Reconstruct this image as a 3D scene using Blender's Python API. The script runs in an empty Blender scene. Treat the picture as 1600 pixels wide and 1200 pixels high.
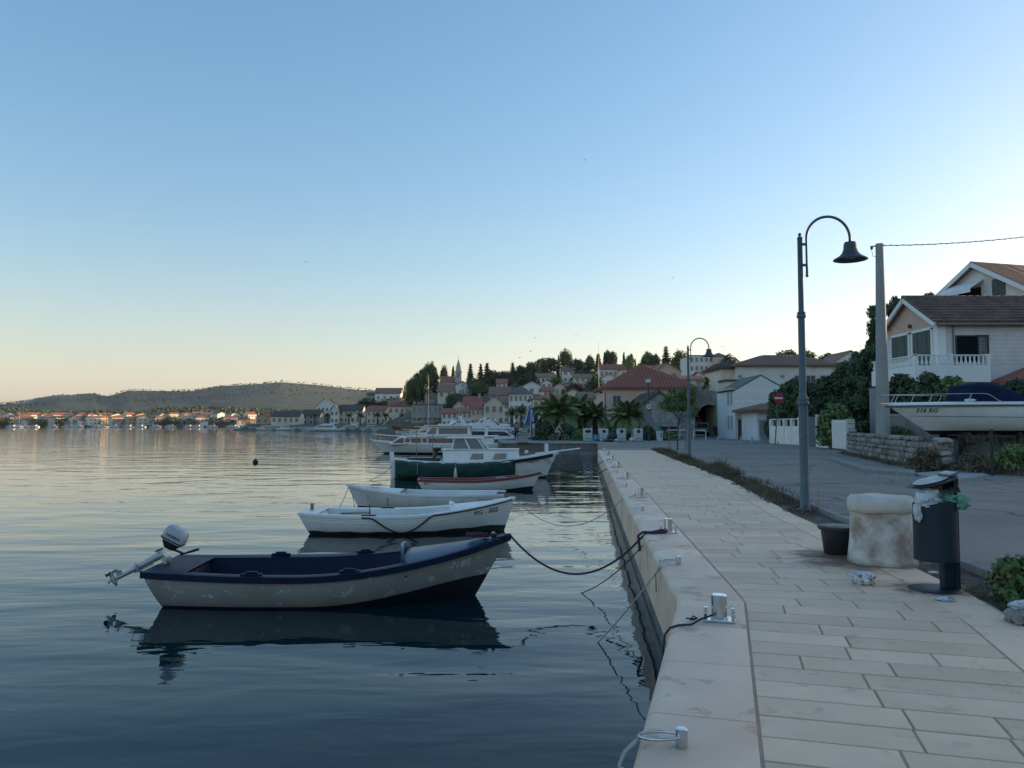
import bpy, math, random
import numpy as np
from mathutils import Vector, Matrix, noise
rad = math.radians
S = bpy.context.scene
COL = S.collection

# ---------------------------------------------------------------- camera, sky, sun, exposure
CAM_Z, PITCH, FPX = 1.6, rad(3.005), 1200.0
cam = bpy.data.cameras.new('camera')
cam.sensor_width = 36.0
cam.lens = 27.0
cam.clip_start = 0.05
cam.clip_end = 20000
cam_ob = bpy.data.objects.new('camera', cam)
COL.objects.link(cam_ob)
cam_ob.location = (0, 0, CAM_Z)
cam_ob.rotation_euler = (rad(90) + PITCH, 0, 0)
S.camera = cam_ob

SUN_EL, SUN_AZ = rad(6.0), rad(66.0)
world = bpy.data.worlds.new('World')
S.world = world
world.use_nodes = True
_nt = world.node_tree
_bg = _nt.nodes['Background']
_sky = _nt.nodes.new('ShaderNodeTexSky')
_sky.sky_type = 'NISHITA'
_sky.sun_disc = False
_sky.sun_elevation = SUN_EL
_sky.sun_rotation = SUN_AZ
_sky.air_density = 1.0
_sky.dust_density = 0.9
_sky.ozone_density = 2.0
# the low sky is paler than single scattering gives: same all round the horizon
_tc = _nt.nodes.new('ShaderNodeTexCoord')
_sx = _nt.nodes.new('ShaderNodeSeparateXYZ')
_nt.links.new(_tc.outputs['Generated'], _sx.inputs[0])
def _math(op, a, b):
    n = _nt.nodes.new('ShaderNodeMath')
    n.operation = op
    for i, v in enumerate((a, b)):
        if isinstance(v, (int, float)):
            n.inputs[i].default_value = v
        else:
            _nt.links.new(v, n.inputs[i])
    return n.outputs[0]
_z = _math('MAXIMUM', _sx.outputs[2], 0.0)
_f = _math('POWER', math.e, _math('MULTIPLY', _z, -1 / 0.13))
_sat = _math('ADD', _math('MULTIPLY', _f, 0.2 - 1.5), 1.5)
_bw = _nt.nodes.new('ShaderNodeRGBToBW')
_nt.links.new(_sky.outputs[0], _bw.inputs[0])
_mx = _nt.nodes.new('ShaderNodeMix')
_mx.data_type = 'RGBA'
_mx.clamp_factor = False
_nt.links.new(_sat, _mx.inputs['Factor'])
_nt.links.new(_bw.outputs[0], _mx.inputs['A'])
_nt.links.new(_sky.outputs[0], _mx.inputs['B'])
_gm = _nt.nodes.new('ShaderNodeGamma')
_gm.inputs[1].default_value = 0.84
_nt.links.new(_mx.outputs['Result'], _gm.inputs[0])
_wb = _nt.nodes.new('ShaderNodeMix')
_wb.data_type = 'RGBA'
_wb.blend_type = 'MULTIPLY'
_wb.inputs['Factor'].default_value = 1.0
_wb.inputs['B'].default_value = (1.06, 0.966, 0.975, 1)
_nt.links.new(_gm.outputs[0], _wb.inputs['A'])
_nt.links.new(_wb.outputs['Result'], _bg.inputs[0])
_bg.inputs[1].default_value = 0.15

sun = bpy.data.lights.new('sun', 'SUN')
sun.energy = 3.2
sun.angle = rad(0.5)
sun.color = (1.0, 0.74, 0.40)
sun_ob = bpy.data.objects.new('sun', sun)
COL.objects.link(sun_ob)
_sd = Vector((math.sin(SUN_AZ) * math.cos(SUN_EL), math.cos(SUN_AZ) * math.cos(SUN_EL), math.sin(SUN_EL)))
sun_ob.rotation_euler = _sd.to_track_quat('Z', 'Y').to_euler()
sun_ob.location = _sd * 400

S.view_settings.view_transform = 'Standard'
S.view_settings.look = 'None'
S.view_settings.gamma = 1.0
S.view_settings.use_curve_mapping = False
S.view_settings.exposure = 1.43
S.render.engine = 'CYCLES'
S.cycles.max_bounces = 6
S.cycles.diffuse_bounces = 2
S.cycles.glossy_bounces = 3
S.cycles.transmission_bounces = 4
S.cycles.caustics_reflective = False
S.cycles.caustics_refractive = False
S.cycles.use_denoising = True

# ---------------------------------------------------------------- photo measurements to metres
def _ray(px, py):
    u, v = (px - 800) / FPX, (600 - py) / FPX
    return u, math.cos(PITCH) - v * math.sin(PITCH), math.sin(PITCH) + v * math.cos(PITCH)

def at(px, py, Y):
    u, f, w = _ray(px, py)
    t = Y / f
    return Vector((u * t, Y, CAM_Z + w * t))

def gp(px, py, z=0.0):
    u, f, w = _ray(px, py)
    t = (z - CAM_Z) / w
    return Vector((u * t, f * t, z))

def lerp(a, b, t):
    return a + (b - a) * t

def sstep(a, b, x):
    t = min(1.0, max(0.0, (x - a) / (b - a)))
    return t * t * (3 - 2 * t)

# ---------------------------------------------------------------- mesh helpers
class MB:
    """collects geometry for one mesh object"""
    def __init__(self):
        self.v, self.f, self.m = [], [], []
        self.mi = 0
    def vert(self, p):
        self.v.append((p[0], p[1], p[2]))
        return len(self.v) - 1
    def face(self, idx):
        self.f.append(tuple(idx))
        self.m.append(self.mi)
    def poly(self, pts):
        n = len(self.v)
        self.v += [(p[0], p[1], p[2]) for p in pts]
        self.face(range(n, n + len(pts)))
    def box(self, c, s, rz=0.0, M=None):
        hx, hy, hz = s[0] / 2, s[1] / 2, s[2] / 2
        cs, sn = math.cos(rz), math.sin(rz)
        n = len(self.v)
        for z in (-hz, hz):
            for x, y in ((-hx, -hy), (hx, -hy), (hx, hy), (-hx, hy)):
                p = Vector((c[0] + x * cs - y * sn, c[1] + x * sn + y * cs, c[2] + z))
                if M is not None:
                    p = M @ p
                self.v.append(tuple(p))
        for q in ((3, 2, 1, 0), (4, 5, 6, 7), (0, 1, 5, 4), (1, 2, 6, 5), (2, 3, 7, 6), (3, 0, 4, 7)):
            self.face([n + i for i in q])
        return self
    def bx(self, x0, x1, y0, y1, z0, z1):
        return self.box(((x0 + x1) / 2, (y0 + y1) / 2, (z0 + z1) / 2), (abs(x1 - x0), abs(y1 - y0), abs(z1 - z0)))
    def beam(self, a, b, w, h, up=(0, 0, 1)):
        a, b = Vector(a), Vector(b)
        d = (b - a).normalized()
        u = Vector(up)
        s = d.cross(u)
        if s.length < 1e-4:
            s = d.cross(Vector((1, 0, 0)))
        s.normalize()
        u = s.cross(d)
        n = len(self.v)
        for p in (a, b):
            for x, y in ((-w / 2, -h / 2), (w / 2, -h / 2), (w / 2, h / 2), (-w / 2, h / 2)):
                self.v.append(tuple(p + s * x + u * y))
        for q in ((3, 2, 1, 0), (4, 5, 6, 7), (0, 1, 5, 4), (1, 2, 6, 5), (2, 3, 7, 6), (3, 0, 4, 7)):
            self.face([n + i for i in q])
        return self
    def prism(self, poly, z0, z1):
        n, k = len(self.v), len(poly)
        self.v += [(p[0], p[1], z0) for p in poly] + [(p[0], p[1], z1) for p in poly]
        self.face([n + i for i in range(k - 1, -1, -1)])
        self.face([n + k + i for i in range(k)])
        for i in range(k):
            j = (i + 1) % k
            self.face((n + i, n + j, n + k + j, n + k + i))
        return self
    def extrude(self, pts, d):
        """polygon pts (3d) swept by the vector d"""
        n, k = len(self.v), len(pts)
        d = Vector(d)
        self.v += [tuple(p) for p in pts] + [tuple(Vector(p) + d) for p in pts]
        self.face([n + i for i in range(k)])
        self.face([n + k + i for i in range(k - 1, -1, -1)])
        for i in range(k):
            j = (i + 1) % k
            self.face((n + j, n + i, n + k + i, n + k + j))
        return self
    def rings(self, rs, closed=True, cap0=True, cap1=True):
        n, k = len(self.v), len(rs[0])
        for r in rs:
            self.v += [tuple(p) for p in r]
        for a in range(len(rs) - 1):
            for i in range(k if closed else k - 1):
                j = (i + 1) % k
                self.face((n + a * k + i, n + a * k + j, n + (a + 1) * k + j, n + (a + 1) * k + i))
        if closed and cap0:
            self.face([n + i for i in range(k - 1, -1, -1)])
        if closed and cap1:
            self.face([n + (len(rs) - 1) * k + i for i in range(k)])
        return self
    def tube(self, pts, r, n=8, caps=True):
        pts = [Vector(p) for p in pts]
        rr = r if isinstance(r, (list, tuple)) else [r] * len(pts)
        rs, prev = [], None
        for i, p in enumerate(pts):
            d = (pts[min(i + 1, len(pts) - 1)] - pts[max(i - 1, 0)])
            d = d.normalized() if d.length > 1e-9 else Vector((0, 0, 1))
            if prev is None:
                s = d.cross(Vector((0, 0, 1)))
                if s.length < 1e-3:
                    s = d.cross(Vector((0, 1, 0)))
            else:
                s = prev - d * prev.dot(d)
                if s.length < 1e-4:
                    s = d.cross(Vector((0.3, 1, 0.2)))
            s.normalize()
            prev = s
            t = d.cross(s)
            rs.append([p + (s * math.cos(a) + t * math.sin(a)) * rr[i] for a in [2 * math.pi * q / n for q in range(n)]])
        return self.rings(rs, True, caps, caps)
    def lathe(self, prof, n=16, c=(0, 0, 0), M=None):
        rs = []
        for r, z in prof:
            ring = [Vector((c[0] + r * math.cos(2 * math.pi * q / n), c[1] + r * math.sin(2 * math.pi * q / n), c[2] + z)) for q in range(n)]
            if M is not None:
                ring = [M @ p for p in ring]
            rs.append(ring)
        return self.rings(rs)
    def blob(self, c, r, seed=0, amp=0.25, freq=1.6, nu=12, nv=8, sq=(1, 1, 1)):
        rs = []
        off = Vector((seed * 3.1, seed * 1.7, seed * 2.3))
        for j in range(nv + 1):
            th = math.pi * (j + 0.02) / (nv + 0.04)
            ring = []
            for i in range(nu):
                ph = 2 * math.pi * i / nu
                d = Vector((math.sin(th) * math.cos(ph), math.sin(th) * math.sin(ph), -math.cos(th)))
                k = 1 + amp * noise.noise(d * freq + off) + amp * 0.5 * noise.noise(d * freq * 2.7 + off)
                ring.append((c[0] + d.x * r * k * sq[0], c[1] + d.y * r * k * sq[1], c[2] + d.z * r * k * sq[2]))
            rs.append(ring)
        return self.rings(rs)
    def mesh(self, name, mats=(), smooth=False):
        me = bpy.data.meshes.new(name)
        me.from_pydata(self.v, [], self.f)
        for m in mats:
            me.materials.append(m)
        if len(mats) > 1:
            me.polygons.foreach_set('material_index', self.m)
        if smooth:
            me.polygons.foreach_set('use_smooth', [True] * len(me.polygons))
        me.update()
        return me
    def build(self, name, mats, parent=None, smooth=False, bevel=0.0, seg=2, auto=None):
        if not isinstance(mats, (list, tuple)):
            mats = [mats]
        me = self.mesh(name, mats, smooth)
        return link(name, me, parent, bevel, seg, auto)

def link(name, me, parent=None, bevel=0.0, seg=2, auto=None):
    o = bpy.data.objects.new(name, me)
    COL.objects.link(o)
    if parent is not None:
        o.parent = parent
    if auto:
        me.polygons.foreach_set('use_smooth', [True] * len(me.polygons))
        me.set_sharp_from_angle(angle=rad(auto))
    if bevel:
        b = o.modifiers.new('bevel', 'BEVEL')
        b.width = bevel
        b.segments = seg
        b.limit_method = 'ANGLE'
        b.angle_limit = rad(35)
    return o

def thing(name, label, cat, loc=(0, 0, 0), rz=0.0, group=None):
    o = bpy.data.objects.new(name, None)
    COL.objects.link(o)
    o.empty_display_size = 0.2
    o.location = loc
    o.rotation_euler = (0, 0, rz)
    return tag(o, label, cat, group)

def tag(o, label, cat, group=None):
    o['label'] = label
    o['category'] = cat
    if group:
        o['group'] = group
    return o

def struct(o, kind='structure', label=None):
    o['kind'] = kind
    if label:
        o['label'] = label
    return o

def copy_tree(o, parent=None):
    c = o.copy()
    COL.objects.link(c)
    if parent is not None:
        c.parent = parent
    for ch in list(o.children):
        copy_tree(ch, c)
    return c

def text_mesh(body, size, extrude=0.0, shear=0.0, bold=0.0):
    cu = bpy.data.curves.new('lettering', 'FONT')
    cu.body = body
    cu.size = size
    cu.extrude = extrude
    cu.shear = shear
    cu.offset = bold
    cu.align_x = 'CENTER'
    cu.align_y = 'CENTER'
    cu.resolution_u = 3
    ob = bpy.data.objects.new('lettering', cu)
    COL.objects.link(ob)
    dg = bpy.context.evaluated_depsgraph_get()
    me = bpy.data.meshes.new_from_object(ob.evaluated_get(dg))
    bpy.data.objects.remove(ob)
    bpy.data.curves.remove(cu)
    return me

# ---------------------------------------------------------------- materials
def lin(r, g, b):
    f = lambda c: c / 12.92 if c <= 0.04045 else ((c + 0.055) / 1.055) ** 2.4
    return (f(r / 255.0), f(g / 255.0), f(b / 255.0))

_mats = {}
def mat(name, col, col2=None, scale=4.0, rough=0.7, metal=0.0, bump=0.0, bscale=30.0, rand=0.0, spec=0.5,
        detail=4.0, stretch=(1, 1, 1), lo=0.35, hi=0.65, coord='Object', spots=None, rvar=0.0, trans=0.0):
    """noise-mottled principled material; rand varies the value from object to object; spots = (colour, scale, threshold)"""
    if name in _mats:
        return _mats[name]
    m = bpy.data.materials.new(name)
    _mats[name] = m
    m.use_nodes = True
    nt = m.node_tree
    N, L = nt.nodes, nt.links
    p = N['Principled BSDF']
    p.inputs['Roughness'].default_value = rough
    p.inputs['Metallic'].default_value = metal
    p.inputs['Specular IOR Level'].default_value = spec
    if trans:
        p.inputs['Transmission Weight'].default_value = trans
    tc = N.new('ShaderNodeTexCoord')
    mp = N.new('ShaderNodeMapping')
    mp.inputs['Scale'].default_value = stretch
    L.new(tc.outputs[coord], mp.inputs['Vector'])
    vec = mp.outputs[0]
    if rand:
        oi = N.new('ShaderNodeObjectInfo')
        ad = N.new('ShaderNodeVectorMath')
        ad.operation = 'ADD'
        ml = N.new('ShaderNodeMath'); ml.operation = 'MULTIPLY'; ml.inputs[1].default_value = 37.0
        L.new(oi.outputs['Random'], ml.inputs[0])
        L.new(vec, ad.inputs[0])
        L.new(ml.outputs[0], ad.inputs[1])
        vec = ad.outputs[0]
    c1 = tuple(col) + (1,)
    if col2 is None:
        col2 = tuple(c * 0.8 for c in col)
    nz = N.new('ShaderNodeTexNoise')
    nz.inputs['Scale'].default_value = scale
    nz.inputs['Detail'].default_value = detail
    nz.inputs['Roughness'].default_value = 0.6
    L.new(vec, nz.inputs['Vector'])
    mr = N.new('ShaderNodeMapRange')
    mr.inputs['From Min'].default_value = lo
    mr.inputs['From Max'].default_value = hi
    L.new(nz.outputs['Fac'], mr.inputs['Value'])
    mx = N.new('ShaderNodeMix'); mx.data_type = 'RGBA'
    mx.inputs['A'].default_value = c1
    mx.inputs['B'].default_value = tuple(col2) + (1,)
    L.new(mr.outputs[0], mx.inputs['Factor'])
    out = mx.outputs['Result']
    if spots:
        sc_, ss, th = spots
        n2 = N.new('ShaderNodeTexNoise')
        n2.inputs['Scale'].default_value = ss
        n2.inputs['Detail'].default_value = 6.0
        n2.inputs['Roughness'].default_value = 0.7
        L.new(vec, n2.inputs['Vector'])
        m2 = N.new('ShaderNodeMapRange')
        m2.inputs['From Min'].default_value = th
        m2.inputs['From Max'].default_value = th + 0.07
        L.new(n2.outputs['Fac'], m2.inputs['Value'])
        x2 = N.new('ShaderNodeMix'); x2.data_type = 'RGBA'
        x2.inputs['B'].default_value = tuple(sc_) + (1,)
        L.new(m2.outputs[0], x2.inputs['Factor'])
        L.new(out, x2.inputs['A'])
        out = x2.outputs['Result']
    if rand:
        hs = N.new('ShaderNodeHueSaturation')
        m3 = N.new('ShaderNodeMapRange')
        m3.inputs['To Min'].default_value = 1 - rand
        m3.inputs['To Max'].default_value = 1 + rand
        L.new(oi.outputs['Random'], m3.inputs['Value'])
        L.new(m3.outputs[0], hs.inputs['Value'])
        L.new(out, hs.inputs['Color'])
        out = hs.outputs[0]
    L.new(out, p.inputs['Base Color'])
    if rvar:
        m4 = N.new('ShaderNodeMapRange')
        m4.inputs['To Min'].default_value = max(0.02, rough - rvar)
        m4.inputs['To Max'].default_value = rough + rvar
        L.new(nz.outputs['Fac'], m4.inputs['Value'])
        L.new(m4.outputs[0], p.inputs['Roughness'])
    if bump:
        nb = N.new('ShaderNodeTexNoise')
        nb.inputs['Scale'].default_value = bscale
        nb.inputs['Detail'].default_value = 5.0
        L.new(vec, nb.inputs['Vector'])
        bp = N.new('ShaderNodeBump')
        bp.inputs['Strength'].default_value = 1.0
        bp.inputs['Distance'].default_value = bump
        L.new(nb.outputs['Fac'], bp.inputs['Height'])
        L.new(bp.outputs[0], p.inputs['Normal'])
    return m
# ================================================================ materials used around the quay
RND = random.Random(11)
STONE = mat('pale_limestone', (0.80, 0.545, 0.375), (0.70, 0.47, 0.32), 1.7, rough=0.62, bump=0.003, bscale=45, rand=0.10,
            spots=((0.62, 0.41, 0.28), 4.0, 0.58), rvar=0.12, spec=0.35)
COPING = mat('coping_limestone', (0.79, 0.58, 0.435), (0.69, 0.48, 0.345), 1.1, rough=0.55, bump=0.003, bscale=30, rand=0.05,
             spots=((0.52, 0.345, 0.24), 2.6, 0.55), rvar=0.12, spec=0.4)
MORTAR = mat('brown_joint_mortar', (0.50, 0.33, 0.235), (0.40, 0.26, 0.185), 5, rough=0.95)
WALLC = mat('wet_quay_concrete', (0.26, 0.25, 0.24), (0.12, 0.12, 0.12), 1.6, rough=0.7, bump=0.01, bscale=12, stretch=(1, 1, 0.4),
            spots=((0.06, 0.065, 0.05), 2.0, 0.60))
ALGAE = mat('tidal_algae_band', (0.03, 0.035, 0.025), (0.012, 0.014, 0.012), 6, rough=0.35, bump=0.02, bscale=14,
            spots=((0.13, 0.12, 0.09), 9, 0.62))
STEEL = mat('polished_stainless_steel', (0.62, 0.63, 0.64), (0.52, 0.53, 0.55), 12, rough=0.16, metal=1.0, rvar=0.05)
SOIL = mat('dry_reddish_soil', (0.15, 0.10, 0.072), (0.085, 0.06, 0.047), 7, rough=0.95, bump=0.04, bscale=18,
           spots=((0.16, 0.12, 0.09), 14, 0.60))
KERB = mat('grey_concrete_kerb', (0.26, 0.25, 0.235), (0.18, 0.17, 0.16), 5, rough=0.85, bump=0.006, bscale=40, rand=0.1)
CONC = mat('pale_concrete', (0.36, 0.36, 0.35), (0.27, 0.27, 0.265), 2.5, rough=0.8, bump=0.004, bscale=40)

def asphalt():
    m = mat('worn_grey_asphalt', (0.26, 0.215, 0.18), (0.175, 0.148, 0.126), 0.35, rough=0.82, bump=0.006, bscale=70, detail=9,
            spots=((0.26, 0.235, 0.21), 0.8, 0.60))
    N, L = m.node_tree.nodes, m.node_tree.links
    p = N['Principled BSDF']
    src = p.inputs['Base Color'].links[0].from_socket
    # tar-filled cracks
    tc = [n for n in N if n.type == 'TEX_COORD'][0]
    dn = N.new('ShaderNodeTexNoise'); dn.inputs['Scale'].default_value = 0.5; dn.inputs['Detail'].default_value = 6
    av = N.new('ShaderNodeVectorMath'); av.operation = 'MULTIPLY_ADD'; av.inputs[1].default_value = (3, 3, 0)
    L.new(tc.outputs['Object'], dn.inputs['Vector'])
    L.new(dn.outputs['Color'], av.inputs[0])
    L.new(tc.outputs['Object'], av.inputs[2])
    vo = N.new('ShaderNodeTexVoronoi'); vo.feature = 'DISTANCE_TO_EDGE'; vo.inputs['Scale'].default_value = 0.16
    L.new(av.outputs[0], vo.inputs['Vector'])
    mr = N.new('ShaderNodeMapRange'); mr.inputs['From Min'].default_value = 0.002; mr.inputs['From Max'].default_value = 0.009
    mr.inputs['To Min'].default_value = 1; mr.inputs['To Max'].default_value = 0
    L.new(vo.outputs['Distance'], mr.inputs['Value'])
    mx = N.new('ShaderNodeMix'); mx.data_type = 'RGBA'; mx.inputs['B'].default_value = (0.05, 0.052, 0.055, 1)
    L.new(mr.outputs[0], mx.inputs['Factor']); L.new(src, mx.inputs['A'])
    L.new(mx.outputs['Result'], p.inputs['Base Color'])
    return m
ASPHALT = asphalt()

def water_mat():
    m = bpy.data.materials.new('calm_sea_water')
    m.use_nodes = True
    N, L = m.node_tree.nodes, m.node_tree.links
    p = N['Principled BSDF']
    p.inputs['Base Color'].default_value = (0.001, 0.018, 0.022, 1)
    p.inputs['Roughness'].default_value = 0.015
    p.inputs['IOR'].default_value = 1.33
    p.inputs['Specular IOR Level'].default_value = 0.5
    tc = N.new('ShaderNodeTexCoord')
    def layer(scale, stretch, rot, detail, dist):
        mp = N.new('ShaderNodeMapping')
        mp.inputs['Scale'].default_value = stretch
        mp.inputs['Rotation'].default_value = (0, 0, rad(rot))
        L.new(tc.outputs['Object'], mp.inputs['Vector'])
        nz = N.new('ShaderNodeTexNoise')
        nz.inputs['Scale'].default_value = scale
        nz.inputs['Detail'].default_value = detail
        nz.inputs['Roughness'].default_value = 0.45
        nz.inputs['Distortion'].default_value = 0.4
        L.new(mp.outputs[0], nz.inputs['Vector'])
        mu = N.new('ShaderNodeMath'); mu.operation = 'MULTIPLY'; mu.inputs[1].default_value = dist
        L.new(nz.outputs['Fac'], mu.inputs[0])
        return mu.outputs[0]
    def add(a, b):
        ad = N.new('ShaderNodeMath'); ad.operation = 'ADD'
        L.new(a, ad.inputs[0]); L.new(b, ad.inputs[1])
        return ad.outputs[0]
    h = add(layer(0.55, (0.45, 1.0, 1), 8, 1.5, 0.055), layer(1.9, (0.45, 1.2, 1), -9, 2.0, 0.0095))
    fine = layer(6.0, (0.4, 1.0, 1), 5, 2.0, 0.0028)
    # patches where a faint breeze roughens the surface
    pa = N.new('ShaderNodeTexNoise'); pa.inputs['Scale'].default_value = 0.045; pa.inputs['Detail'].default_value = 3
    mpa = N.new('ShaderNodeMapping'); mpa.inputs['Scale'].default_value = (0.35, 1.6, 1)
    L.new(tc.outputs['Object'], mpa.inputs['Vector']); L.new(mpa.outputs[0], pa.inputs['Vector'])
    mr = N.new('ShaderNodeMapRange'); mr.inputs['From Min'].default_value = 0.42; mr.inputs['From Max'].default_value = 0.6
    mr.inputs['To Min'].default_value = 0.35; mr.inputs['To Max'].default_value = 1.5
    L.new(pa.outputs['Fac'], mr.inputs['Value'])
    mu = N.new('ShaderNodeMath'); mu.operation = 'MULTIPLY'
    L.new(fine, mu.inputs[0]); L.new(mr.outputs[0], mu.inputs[1])
    h = add(h, mu.outputs[0])
    bp = N.new('ShaderNodeBump')
    bp.inputs['Strength'].default_value = 1.0
    bp.inputs['Distance'].default_value = 1.0
    L.new(h, bp.inputs['Height'])
    L.new(bp.outputs[0], p.inputs['Normal'])
    return m
WATER = water_mat()
WZ = -1.0

# ================================================================ water
mb = MB()
mb.poly([(-4500, -450, WZ), (1200, -450, WZ), (1200, 4500, WZ), (-4500, 4500, WZ)])
struct(mb.build('sea_water', WATER))

# ================================================================ promenade: slabs, border slabs, coping stones
def pl_point(pl, s):
    """point and direction at arc length s on a 2d polyline"""
    for a, b in zip(pl, pl[1:]):
        d = math.hypot(b[0] - a[0], b[1] - a[1])
        if s <= d or b is pl[-1]:
            t = s / d
            return (lerp(a[0], b[0], t), lerp(a[1], b[1], t)), ((b[0] - a[0]) / d, (b[1] - a[1]) / d)
        s -= d

def pl_len(pl):
    return sum(math.hypot(b[0] - a[0], b[1] - a[1]) for a, b in zip(pl, pl[1:]))

def x_at_y(pl, y):
    for a, b in zip(pl, pl[1:]):
        if a[1] <= y <= b[1]:
            return lerp(a[0], b[0], (y - a[1]) / (b[1] - a[1]))
    a, b = (pl[0], pl[1]) if y < pl[0][1] else (pl[-2], pl[-1])
    return a[0] + (b[0] - a[0]) * (y - a[1]) / (b[1] - a[1])

QUAY_END = 48.6
BEND = (2.115, 7.06)
JOINT = [(0.43, 1.0), BEND, (2.115 + 0.0937 * (QUAY_END - 7.06), QUAY_END)]         # coping / paving joint
PROM_R = [(3.0, 2.4), (3.62, 4.6), (4.04, 6.06), (4.27, 6.93), (4.50, 8.57), (5.0, 13.65), (6.25, 22.0), (8.85, QUAY_END)]
def offset_pl(pl, d):
    out = []
    for i, p in enumerate(pl):
        a, b = pl[max(i - 1, 0)], pl[min(i + 1, len(pl) - 1)]
        l = math.hypot(b[0] - a[0], b[1] - a[1])
        out.append((p[0] - d * (b[1] - a[1]) / l, p[1] + d * (b[0] - a[0]) / l))
    return out
BORDER = offset_pl(PROM_R, 0.42)

def hit(pl, p, d):
    """where the ray p + t d crosses polyline pl"""
    best = None
    for a, b in zip(pl, pl[1:]):
        ex, ey = b[0] - a[0], b[1] - a[1]
        den = d[0] * ey - d[1] * ex
        if abs(den) < 1e-9:
            continue
        t = ((a[0] - p[0]) * ey - (a[1] - p[1]) * ex) / den
        u = ((a[0] - p[0]) * d[1] - (a[1] - p[1]) * d[0]) / den
        if -1e-6 <= u <= 1 + 1e-6 and t > 0.05 and (best is None or t < best):
            best = t
    return None if best is None else (p[0] + d[0] * best, p[1] + d[1] * best)

promenade = bpy.data.objects.new('promenade', None)
COL.objects.link(promenade)
struct(promenade, label='pale limestone promenade along the water')

def slab(mb, q, z, j=0.0085, ch=0.003, th=0.05):
    """one paving slab from quad q (ccw), shrunk by half a joint, with a small chamfer"""
    c = (sum(p[0] for p in q) / 4, sum(p[1] for p in q) / 4)
    def inset(d):
        r = []
        for i in range(4):
            p, a, b = q[i], q[i - 1], q[(i + 1) % 4]
            e1 = Vector((p[0] - a[0], p[1] - a[1])).normalized()
            e2 = Vector((b[0] - p[0], b[1] - p[1])).normalized()
            n1, n2 = Vector((-e1.y, e1.x)), Vector((-e2.y, e2.x))
            m = (n1 + n2)
            k = d / max(0.2, 0.5 * m.dot(n1) * 2) if m.length > 1e-6 else 0
            r.append((p[0] + m.x * k, p[1] + m.y * k))
        return r
    o, i_ = inset(j), inset(j + ch)
    n = len(mb.v)
    mb.v += [(p[0], p[1], z - th) for p in o] + [(p[0], p[1], z - ch * 0.5) for p in o] + [(p[0], p[1], z) for p in i_]
    for lv in (0, 4):
        for i in range(4):
            k = (i + 1) % 4
            mb.face((n + lv + i, n + lv + k, n + lv + 4 + k, n + lv + 4 + i))
    mb.face([n + 8 + i for i in range(4)])

slabs = []
s, LJ = 0.15, pl_len(JOINT)
rows = []
while s < LJ - 0.02:
    p, d = pl_point(JOINT, s)
    k = sstep(5.6, 8.6, p[1])
    dx, dy = lerp(0.268, 0.0933, k), lerp(0.963, 0.9956, k)
    rd = (dy, -dx)
    e = hit(BORDER, p, rd)
    if e is None:
        s += 0.3
        continue
    rows.append((p, e))
    s += 0.302
for (a0, b0), (a1, b1) in zip(rows, rows[1:]):
    ln = math.hypot(b0[0] - a0[0], b0[1] - a0[1])
    t = 0.0
    first = RND.uniform(0.3, 0.9)
    while t < 1 - 1e-6:
        w = first if t == 0 else RND.choice((0.45, 0.55, 0.65, 0.78, 0.9)) * RND.uniform(0.93, 1.07)
        t2 = min(1.0, t + w / ln)
        if 1 - t2 < 0.22 / ln:
            t2 = 1.0
        P = lambda A, B, u: (lerp(A[0], B[0], u), lerp(A[1], B[1], u))
        slabs.append([P(a0, b0, t), P(a0, b0, t2), P(a1, b1, t2), P(a1, b1, t)])
        t = t2
# border slabs along the soil strip
s, LB = 0.1, pl_len(BORDER)
LR = pl_len(PROM_R)
bord = []
while s < LB - 0.3:
    s2 = min(LB, s + 1.25)
    a, _ = pl_point(BORDER, s); b, _ = pl_point(BORDER, s2)
    c, _ = pl_point(PROM_R, s / LB * LR); d, _ = pl_point(PROM_R, s2 / LB * LR)
    bord.append([a, c, d, b])
    s = s2
near = sorted(range(len(slabs)), key=lambda i: slabs[i][0][1])
vis = [i for i in near if max(p[1] for p in slabs[i]) > 3.2]
single = set(vis[:285])
far_mb = MB()
for i in vis:
    z = RND.uniform(-0.0015, 0.0015)
    if i in single:
        m1 = MB(); slab(m1, slabs[i], z)
        m1.build('paving_slab', STONE, promenade)
    else:
        slab(far_mb, slabs[i], z)
fo = far_mb.build('far_paving_slabs', STONE, promenade)
fo['kind'] = 'stuff'
for q in bord:
    m1 = MB(); slab(m1, q, RND.uniform(-0.001, 0.001), j=0.009)
    m1.build('border_slab', STONE, promenade)
mb = MB()
outline = [(x_at_y(JOINT, y) - 0.45, y) for y in (1.0, 7.06, QUAY_END)]
mb.prism(outline[::-1] + PROM_R, -0.5, -0.012) if False else mb.prism(PROM_R + outline[::-1], -0.5, -0.006)
mb.build('mortar_bed', MORTAR, promenade)

# coping stones with a rounded nose; OUTER is the joint line moved out over the water
CW = 0.60
def coping_profile(nz=6, r=0.065):
    pr = [(-0.012, -0.30), (-0.012, -0.004), (-0.018, 0.0)]
    pr += [(-(CW - r) - r * math.sin(rad(90) * i / nz), -r + r * math.cos(rad(90) * i / nz)) for i in range(nz + 1)]
    pr += [(-CW - 0.02, -0.62), (-0.30, -0.62)]
    return pr
PROF = coping_profile()
def coping_block(a, b, na, nb, name='coping_stone'):
    """a,b joint points; na,nb outward unit normals (already mitred) at the ends"""
    g = 0.005
    d = Vector((b[0] - a[0], b[1] - a[1])).normalized()
    rs = []
    for p, n_, sg in ((a, na, 1), (b, nb, -1)):
        ring = [(p[0] - n_[0] * x * -1 * -1 + d.x * g * sg, p[1] - n_[1] * x + d.y * g * sg, z) for x, z in PROF]
        rs.append(ring)
    m1 = MB()
    m1.rings(rs)
    return m1
def nrm(d):
    return (-d[1], d[0])
d1 = Vector((BEND[0] - JOINT[0][0], BEND[1] - JOINT[0][1])).normalized()
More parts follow.
